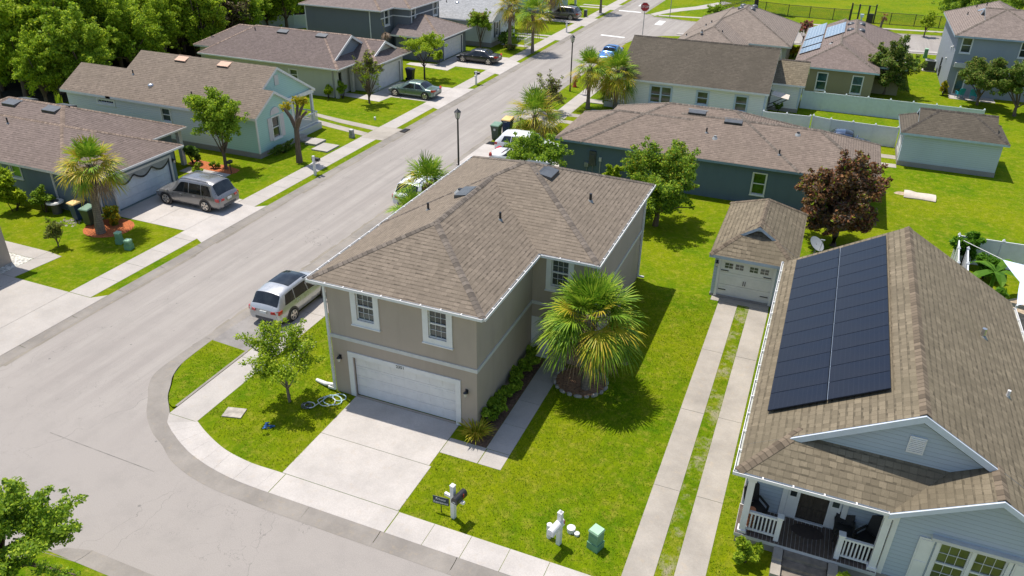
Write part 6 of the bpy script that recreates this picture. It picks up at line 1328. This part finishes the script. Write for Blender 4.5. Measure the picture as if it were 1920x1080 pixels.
# lawn odds and ends
b = MB(); b.rbox((0,0,.02),(.85,.62,.05),.25); o = b.build('paving_stone', M['stone']); o.location = (-3.1,-3.1,.06); tag(o, 'single square paving stone set in the lawn by the young tree', 'paving stone')
rg2 = random.Random(4); b = MB()
for k in range(14): c = Vector((rg2.uniform(-.18,.18), rg2.uniform(-.12,.12), 0)); b.poly([tuple(c+Vector((rg2.uniform(-.16,.16), rg2.uniform(-.12,.12), rg2.uniform(.0,.14)))) for _ in range(4)])
o = b.build('blue_bag', M['blue_bag']); o.location = (-1.2,-3.3,.06); tag(o, 'crumpled blue bag lying on the lawn in the young tree shade', 'bag')
def coil(name, label, c, loops, mat, cat='hose'):
    b = MB(); path = []; q = random.Random(len(label))
    for (x, y, r, n, z) in loops:
        for k in range(int(n*16)): a = 2*math.pi*k/16; path.append((x+r*math.cos(a)*(1+.1*q.uniform(-1,1)), y+r*.8*math.sin(a), z+.02*q.random()+.01*(k//16)))
    b.tube(path, .018, 5); o = b.build(name, mat); o.location = c; return tag(o, label, cat)
coil('garden_hose', 'pale blue garden hose coiled against the garage corner', (.4,-.65,.07), ((0,.2,.3,2,.02),(-.15,-.1,.42,1.6,.05)), M['hose']); coil('garden_hose', 'white garden hose looped on the lawn edge', (-.15,-1.2,.07), ((.2,.3,.4,1.4,.02),(-.3,-.25,.24,2.5,.05)), M['hose_white'])
o = coil('hose_reel', 'dark coiled hose bundle at the end of the white hose', (-.55,-1.55,.06), ((0,0,.22,3,.05),(0,0,.17,3,.12)), M['dark_grey'])
b = MB(); b.tube([(0,0,.3),(-.5,.1,.12),(-1.1,.25,.06)],[.07,.1,.08],10); o = b.build('drain_extension', M['white']); o.location = (-.15,.0,.05); tag(o, 'white flexible drain pipe lying from the main house downspout', 'pipe')
# pale mattress-like slab on right lawn
o = thing('mattress', 'sagging pale mattress lying on the right hand lawn', 'mattress', (0,0,0)); b = MB(); rows = []
for i in range(13):
    u = -1.05+2.1*i/12; bump = .10*math.exp(-((u+.7)/.35)**2); rows.append([(u+.02*math.sin(i), v*(.62+bump*.6-.06*math.cos(u*1.6)), .06+(.17+bump+.03*math.sin(u*3))*(1-abs(v)**4)) for v in (-1,-.92,-.6,-.2,.2,.6,.92,1)])
b.grid(rows); b.box(-1.03,-.56,.0,1.03,.56,.075); b.build('cover', M['sand'] if False else plain('mattress_ticking', (.56,.48,.40), .9, .12), o); o.location = (25.2,36.1,.05); o.rotation_euler = (0,0,R(-2))
b = MB(); b.prism([(24.0+.45*math.cos(a)*(1+.25*math.sin(2*a)),36.35+.35*math.sin(a)) for a in [k*math.pi/7 for k in range(14)]], .0, .056); struct(b.build('sand_patch', M['sand']))
# stone ring round the palm
ring = []
for k in range(17):
    a = R(150)+k*R(300)/16; ring.append((9.75+1.2*math.cos(a), 4.95+1.15*math.sin(a), a))
b = MB(); b.prism([(9.75+1.15*math.cos(a), 4.95+1.1*math.sin(a)) for a in [k*math.pi/12 for k in range(24)]], -.02, .075); struct(b.build('palm_mulch', plain('palm_mulch_mat', (.27,.15,.085), .95, .5, 10.)))
st0 = None
for k, (x, y, a) in enumerate(ring):
    if st0 is None:
        b = MB(); rows = [[(.19*math.cos(t_)*f, .1*math.sin(t_)*f, z) for t_ in [j*math.pi/5 for j in range(10)]] for f, z in ((1.,0),(1.08,.07),(.9,.14),(.5,.17))]; b.grid(rows, closed=True); b.poly(rows[-1])
        st0 = b.build('edging_stone', M['stone']); q = st0
    else: q = st0.copy(); COL.objects.link(q)
    q.location = (x,y,.05); q.rotation_euler = (0,0,a+math.pi/2+.1*math.sin(k*5)); q.scale = (.8+.2*math.sin(k*3),.75,.7+.2*math.cos(k*2)); tag(q, 'one of the rounded stones edging the front palm mulch ring', 'edging stone', 'stones edging the palm mulch ring')
# satellite dish
o = thing('satellite_dish', 'grey satellite dish behind the porch house roof edge', 'satellite dish', (0,0,0)); b = MB(); b.cyl(0,0,0,1.9,.04,.04,8); b.build('mast', M['grey'], o)
b = MB(); D = Vector((.55,-.3,.75)).normalized(); a = D.orthogonal().normalized(); c = D.cross(a); ctr = Vector((0,0,2.0)); rows = [[ctr+(a*math.cos(t_)+c*math.sin(t_))*r+D*(r*r*.28) for t_ in [k*math.pi/10 for k in range(20)]] for r in (.03,.2,.35,.48)]; b.grid(rows, closed=True); b.build('reflector', plain('dish_grey', (.27,.28,.285), .5, .1), o)
b = MB(); b.tube([ctr-c*.45, ctr+D*.5+a*.05], .018, 5); b.tube([ctr+D*.5+a*.0-Vector((.12,0,0)), ctr+D*.5+Vector((.12,0,0))], .04, 6); b.build('feed_arm', M['steel'], o); o.location = (18.7,20.2,.05)
# fences
def vinyl(label, pts, h, mat, name='vinyl_fence', pitch=1.9, cap=True):
    o = thing(name, label, 'fence', (pts[0][0], pts[0][1], 0))
    for k in range(len(pts)-1):
        (x0,y0),(x1,y1) = pts[k], pts[k+1]; L = math.hypot(x1-x0,y1-y0); n = max(1, round(L/pitch)); fr = Fr((x0,y0),(x1-x0,y1-y0))
        for j in range(n+1):
            u = L*j/n; b = MB(); c = fr.pt(u, 0)
            if not (k and not j): b.fbox(fr, u-.065, u+.065, .0, h+.04, -.065, .065)
            if not (k and not j): b.pts8([(c[0]-.085,c[1]-.085,h+.04),(c[0]+.085,c[1]-.085,h+.04),(c[0]+.085,c[1]+.085,h+.04),(c[0]-.085,c[1]+.085,h+.04),(c[0]-.02,c[1]-.02,h+.16),(c[0]+.02,c[1]-.02,h+.16),(c[0]+.02,c[1]+.02,h+.16),(c[0]-.02,c[1]+.02,h+.16)])
            if b.f: b.build('fence_post', mat, o)
            if j < n:
                b = MB(); u1 = L*(j+1)/n; b.fbox(fr, u+.066, u1-.066, .12, h-.08, -.02, .02); b.fbox(fr, u+.066, u1-.066, .05, .18, -.035, .035); b.fbox(fr, u+.066, u1-.066, h-.12, h, -.035, .035)
                m_ = int((u1-u)/.16)
                for q in range(1, m_): v = u+.066+(u1-u-.13)*q/m_; b.fbox(fr, v-.006, v+.006, .181, h-.121, -.024, .024)
                b.build('fence_panel', mat, o)
    return o
VW = plain('vinyl_white', (.68,.69,.70), .4, .05); VA = plain('vinyl_aqua', (.58,.645,.64), .4, .05)
vinyl('long pale vinyl fence behind the shed, farther of the two', [(15.5,56.5),(31.0,56.5)], 1.75, VA); vinyl('pale vinyl fence from the white house to the grey gate gap', [(12.8,47.5),(16.7,47.75)], 1.75, VW, pitch=1.95); vinyl('pale vinyl fence running from the gate gap to the shed', [(16.95,48.0),(18.4,47.55),(23.7,47.4)], 1.75, VW)
vinyl('pale vinyl fence enclosing the garden at the right edge', [(25.75,17.5),(26.5,25.7),(33.5,25.9)], 1.75, VW, pitch=2.2); vinyl('aqua fence in front of the wood behind the charcoal house', [(-56,62),(-50,68.5),(-44,74)], 1.8, VA)
vinyl('short pale inner fence beside the garden plants', [(26.9,24.3),(26.5,20.0)], 1.55, VW, pitch=2.2)
o = thing('picket_fence', 'low white picket fence on the left verge near the tall palms', 'fence', (-18.8,71,0)); b = MB()
for (x0,y0,x1,y1) in ((-18.6,69.9,-18.6,72.8),(-18.6,72.8,-21,73.2)):
    fr = Fr((x0,y0),(x1-x0,y1-y0)); L = math.hypot(x1-x0,y1-y0)
    for z in (.3,1.0): b.fbox(fr, 0, L, z, z+.08, -.03, .03)
    for k in range(int(L/.25)+1): b.fbox(fr, k*.25-.03, k*.25+.03, 0, 1.2 if k % 6 == 0 else 1.08, -.045, -.031) 
b.build('pickets', M['white'], o)
# park chain-link fence with gate
o = thing('chain_link_fence', 'black chain link fence along the park edge', 'fence', (18,109,0)); FP = [(-1.0,111.4),(6.2,110.6),(9.7,109.6),(12.9,109.4),(16.3,109.2),(18.6,109.3)]; FP2 = [(22.1,109.2),(24.3,109.1),(27.6,109.2),(30.9,109.25),(36,109.8),(44,111),(60,113.5)]; FP3 = [(-1.0,111.4),(2.0,122),(5.0,136),(8,150)]
tc = NT('chain_link'); uvc = tc.N('ShaderNodeSeparateXYZ', Vector=tc.coord('UV')); k1 = tc.math('LESS_THAN', tc.math('FRACT', tc.math('MULTIPLY', tc.math('ADD', uvc.outputs[0], uvc.outputs[1]), 9.)), .16); k2 = tc.math('LESS_THAN', tc.math('FRACT', tc.math('MULTIPLY', tc.math('SUBTRACT', uvc.outputs[0], uvc.outputs[1]), 9.)), .16)
M['chain'] = tc.P(Base_Color=(.03,.03,.03,1), Alpha=tc.math('MAXIMUM', k1, k2), Roughness=.5)
for PL in (FP, FP2, FP3):
    for k in range(len(PL)):
        b = MB(); b.cyl(PL[k][0],PL[k][1],0,1.75,.055,.055,6); b.build('fence_post', M['black'], o)
        if k:
            (x0,y0),(x1,y1) = PL[k-1],PL[k]; L = math.hypot(x1-x0,y1-y0); b = MB()
            for z in (.1,1.68): b.tube([(x0,y0,z),(x1,y1,z)],.035,5)
            b.poly([(x0,y0,.1),(x1,y1,.1),(x1,y1,1.68),(x0,y0,1.68)],1,[(0,0),(L,0),(L,1.6),(0,1.6)]); b.build('fence_panel', [M['black'], M['chain']], o)
o = thing('park_gate', 'tall black double gate frame in the park fence', 'gate', (20.4,109.2,0))
for x, h in ((18.7,2.7),(19.75,2.6),(21.1,2.5),(22.05,2.7)):
    b = MB(); b.box(x-.1,109.1,0,x+.1,109.3,h); b.build('gate_post', M['black'], o)
for x0, x1 in ((18.8,19.65),(19.85,21.0),(21.2,21.95)):
    b = MB()
    for z in (.15,1.2,2.4): b.box(x0,109.17,z,x1,109.23,z+.06)
    b.box(x0,109.18,.15,x0+.04,109.22,2.4); b.build('gate_leaf', M['black'], o)
b = MB(); b.box(21.15,108.75,.1,21.9,109.05,1.4); o2 = b.build('notice_panel', M['black'], at=(21.5,108.9,0)); tag(o2, 'solid black panel bin standing at the park gate', 'panel')
b = MB(); b.cyl(20.3,108.4,0,.9,.12,.1,8); b.rbox((20.3,108.4,1.1),(.5,.4,.45)); o2 = b.build('drinking_fountain', M['fabric'], at=(20.3,108.4,0)); tag(o2, 'pale blue drinking fountain at the park gate', 'fountain')
# air conditioner, patio chairs
o = thing('air_conditioner', 'dark air conditioner unit on the lawn by the grey house end wall', 'air conditioner', (0,0,0)); b = MB(); b.box(-.55,-.5,.1,.55,.5,1.15)
for k in range(10): b.box(-.53+k*.11,-.515,.16,-.48+k*.11,-.5,1.1,1)
b.build('casing', [M['black'], M['dark_grey']], o); b = MB(); b.box(-.58,-.53,1.15,.58,.53,1.22); b.cyl(0,0,1.22,1.25,.42,.4,20,1); b.build('fan_grille', [M['grey'], M['black']], o); b = MB(); b.box(-.7,-.6,0,.7,.6,.1); b.build('base_slab', M['concrete'], o); o.location = (28.0,79.3,.05)
def chair(label, loc, rz, mat, name='patio_chair', back=1.0, arms=True, group=None):
    o = thing(name, label, 'chair', (0,0,0), 0, group); b = MB(); b.box(-.3,-.28,.38,.3,.28,.46); b.build('seat', mat, o)
    b = MB(); rows = [[(-.3+.6*i/6, .26+.05*math.sin(math.pi*i/6)+.16*f, .44+(back-.44)*f*(.82+.18*math.sin(math.pi*i/6))) for i in range(7)] for f in (0,.5,1.)]; b.grid(rows); rows2 = [[(p[0],p[1]+.05,p[2]) for p in r] for r in rows]; b.grid(rows2, flip=True); b.grid([rows[-1], rows2[-1]]); b.build('backrest', mat, o)
    for sx in (1,-1):
        if arms:
            b = MB(); b.box(sx*.3-.035,-.26,.62,sx*.3+.035,.3,.67); b.box(sx*.3-.03,-.26,.46,sx*.3+.03,-.2,.62); b.build('armrest', mat, o)
        for sy in (1,-1):
            b = MB(); b.cyl(sx*.26,sy*.24,0,.38,.025,.03,6); b.build('leg', mat, o)
    o.location = loc; o.rotation_euler = (0,0,rz); return o
chair('turquoise patio chair on the grey house patio, nearer the glass door', (30.2,67.4,.09), R(200), M['turquoise'], 'garden_chair', 1.1); chair('turquoise patio chair beside the dark tree on the grey house patio', (31.5,67.5,.09), R(160), M['turquoise'], 'garden_chair', 1.1)
b = MB(); b.box(29.3,66.8,0,33.5,68.55,.085); struct(b.build('patio_slab', M['concrete']))
chair('dark wicker chair at the left end of the porch', (18.1,-.95,.512), R(40), M['wicker'], 'wicker_chair', 1.25); chair('dark wicker chair with rounded back at the right end of the porch', (21.75,-.95,.512), R(-40), M['wicker'], 'wicker_chair', 1.2); chair('dark square chair beside the front door on the porch', (21.0,-.85,.512), R(0), M['wicker'], 'wicker_chair', .95)
o = thing('terracotta_stand', 'stack of terracotta pots behind the left porch railing', 'plant stand', (0,0,0))
for k in range(5):
    b = MB(); b.cyl(0,0,.02+k*.17,.16+k*.17,.1,.13,10); b.build('pot', M['terracotta'], o)
o.location = (17.98,-1.5,.512)
b = MB(); b.prism([(.55*math.cos(R(k*18)),.32*math.sin(R(k*18))) for k in range(20)],0,.012); o = b.build('door_mat', plain('coir', (.05,.035,.028), .95, .3, 20.)); o.location = (19.9,-.95,.513); tag(o, 'dark oval door mat on the porch deck', 'door mat')
# shade sail
o = thing('shade_sail', 'pale shade sail stretched over the garden at the right edge', 'shade sail', (0,0,0)); A, B2, C2 = Vector((27.97,21.05,2.6)), Vector((27.95,15.8,2.6)), Vector((34,18.2,3.4)); n = 12; rows = []; G_ = (A+B2+C2)/3
def sail(u, v):
    w_ = 1-u-v; p = A*u+B2*v+C2*w_; e = 4*(u*v*1.1+v*w_+u*w_*1.2)*.0; m = min(u, v, w_); pull = .34*(1-3*m)*(1-max(u,v,w_))*1.3; return p.lerp(G_, max(0, pull))-Vector((0,0,.25*m))
b = MB()
for i in range(n):
    for j in range(n-i):
        q = [sail(i/n,j/n), sail((i+1)/n,j/n), sail(i/n,(j+1)/n)]; b.poly(q, smooth=True)
        if i+j < n-1: b.poly([sail((i+1)/n,j/n), sail((i+1)/n,(j+1)/n), sail(i/n,(j+1)/n)], smooth=True)
b.build('sail_cloth', M['fabric'], o); b = MB()
b.tube([A, Vector((26.6,24.6,1.9))], .02, 5); b.build('sail_rope', M['white'], o); b = MB(); b.cyl(B2.x, B2.y, 0, B2.z, .05, .05, 8); b.build('sail_post', M['white'], o)
sheet('garden_bed', [(26.9,14.8),(34,14.8),(34,21),(30,22.5),(27.0,20)], .055, M['sand'])
# drum cooler at blue house, small white box
b = MB(); b.cyl(0,0,0,.75,.3,.3,14,1); b.cyl(0,0,.75,.84,.55,.5,16); b.cyl(0,0,.85,.87,.26,.26,12,1); o = b.build('pool_filter', [M['white'], M['dark_grey']]); o.location = (-27.6,9.15,.05); tag(o, 'round unit with white lid against the blue house wall', 'cooler unit')
b = MB(); b.tube([(0,0,0),(0,0,.8)],.03,6); b.rbox((0,0,.9),(.25,.4,.2)); o = b.build('path_light', M['black']); o.location = (-22.2,19.6,.05); tag(o, 'black post lamp beside the blue house entry path', 'garden lamp')
b = MB()
for k in range(30): x, y = rg2.uniform(-.8,.8), rg2.uniform(-.5,.5); b.cyl(x, y, 0, rg2.uniform(.04,.1), rg2.uniform(.04,.1), .02, 6)
o = b.build('debris', M['stone']); o.location = (-25.6,8.3,.05); o['kind'] = 'stuff'
# ================================================================== CAMERA, LIGHT
cam = bpy.data.cameras.new('camera'); co = bpy.data.objects.new('camera', cam); COL.objects.link(co)
cam.sensor_width = 36; cam.lens = 1450.87/1920*36; cam.clip_end = 3000; cam.clip_start = .2
yaw, pit, rol = R(21.81338119), R(29.09185864), R(1.00885735)
fwd = Vector((-math.sin(yaw)*math.cos(pit), math.cos(yaw)*math.cos(pit), -math.sin(pit))); rt = Vector((math.cos(yaw), math.sin(yaw), 0)); up = rt.cross(fwd)
r2 = rt*math.cos(rol)+up*math.sin(rol); u2 = -rt*math.sin(rol)+up*math.cos(rol)
Mx = Matrix((r2, u2, -fwd)).transposed().to_4x4(); Mx.translation = Vector((17.47492166,-22.97088784,20.91167234)); co.matrix_world = Mx
scene.camera = co
sd = Vector((-.345, .15, 1)).normalized(); el = math.asin(sd.z); az = math.atan2(sd.x, sd.y)
w = bpy.data.worlds.new('World'); scene.world = w; w.use_nodes = True
sk = w.node_tree.nodes.new('ShaderNodeTexSky'); sk.sky_type = 'NISHITA'; sk.sun_disc = False; sk.sun_elevation = el; sk.sun_rotation = az
bg = w.node_tree.nodes['Background']; w.node_tree.links.new(sk.outputs[0], bg.inputs[0]); bg.inputs[1].default_value = .125
l = bpy.data.lights.new('sun', 'SUN'); l.energy = 4.0; l.angle = R(.53); l.color = (1, .95, .87)
lo = bpy.data.objects.new('sun', l); COL.objects.link(lo); lo.rotation_euler = (-sd).to_track_quat('-Z', 'Y').to_euler()
scene.view_settings.view_transform = 'Standard'; scene.view_settings.look = 'None'; scene.view_settings.exposure = .4; scene.view_settings.gamma = 1
try: scene.cycles.max_bounces = 6; scene.cycles.transparent_max_bounces = 6
except Exception: pass

for _o in bpy.data.objects:
    if _o.get('label') and not 4 <= len(_o['label'].split()) <= 16: print('LABEL', len(_o['label'].split()), _o.name, _o['label'])
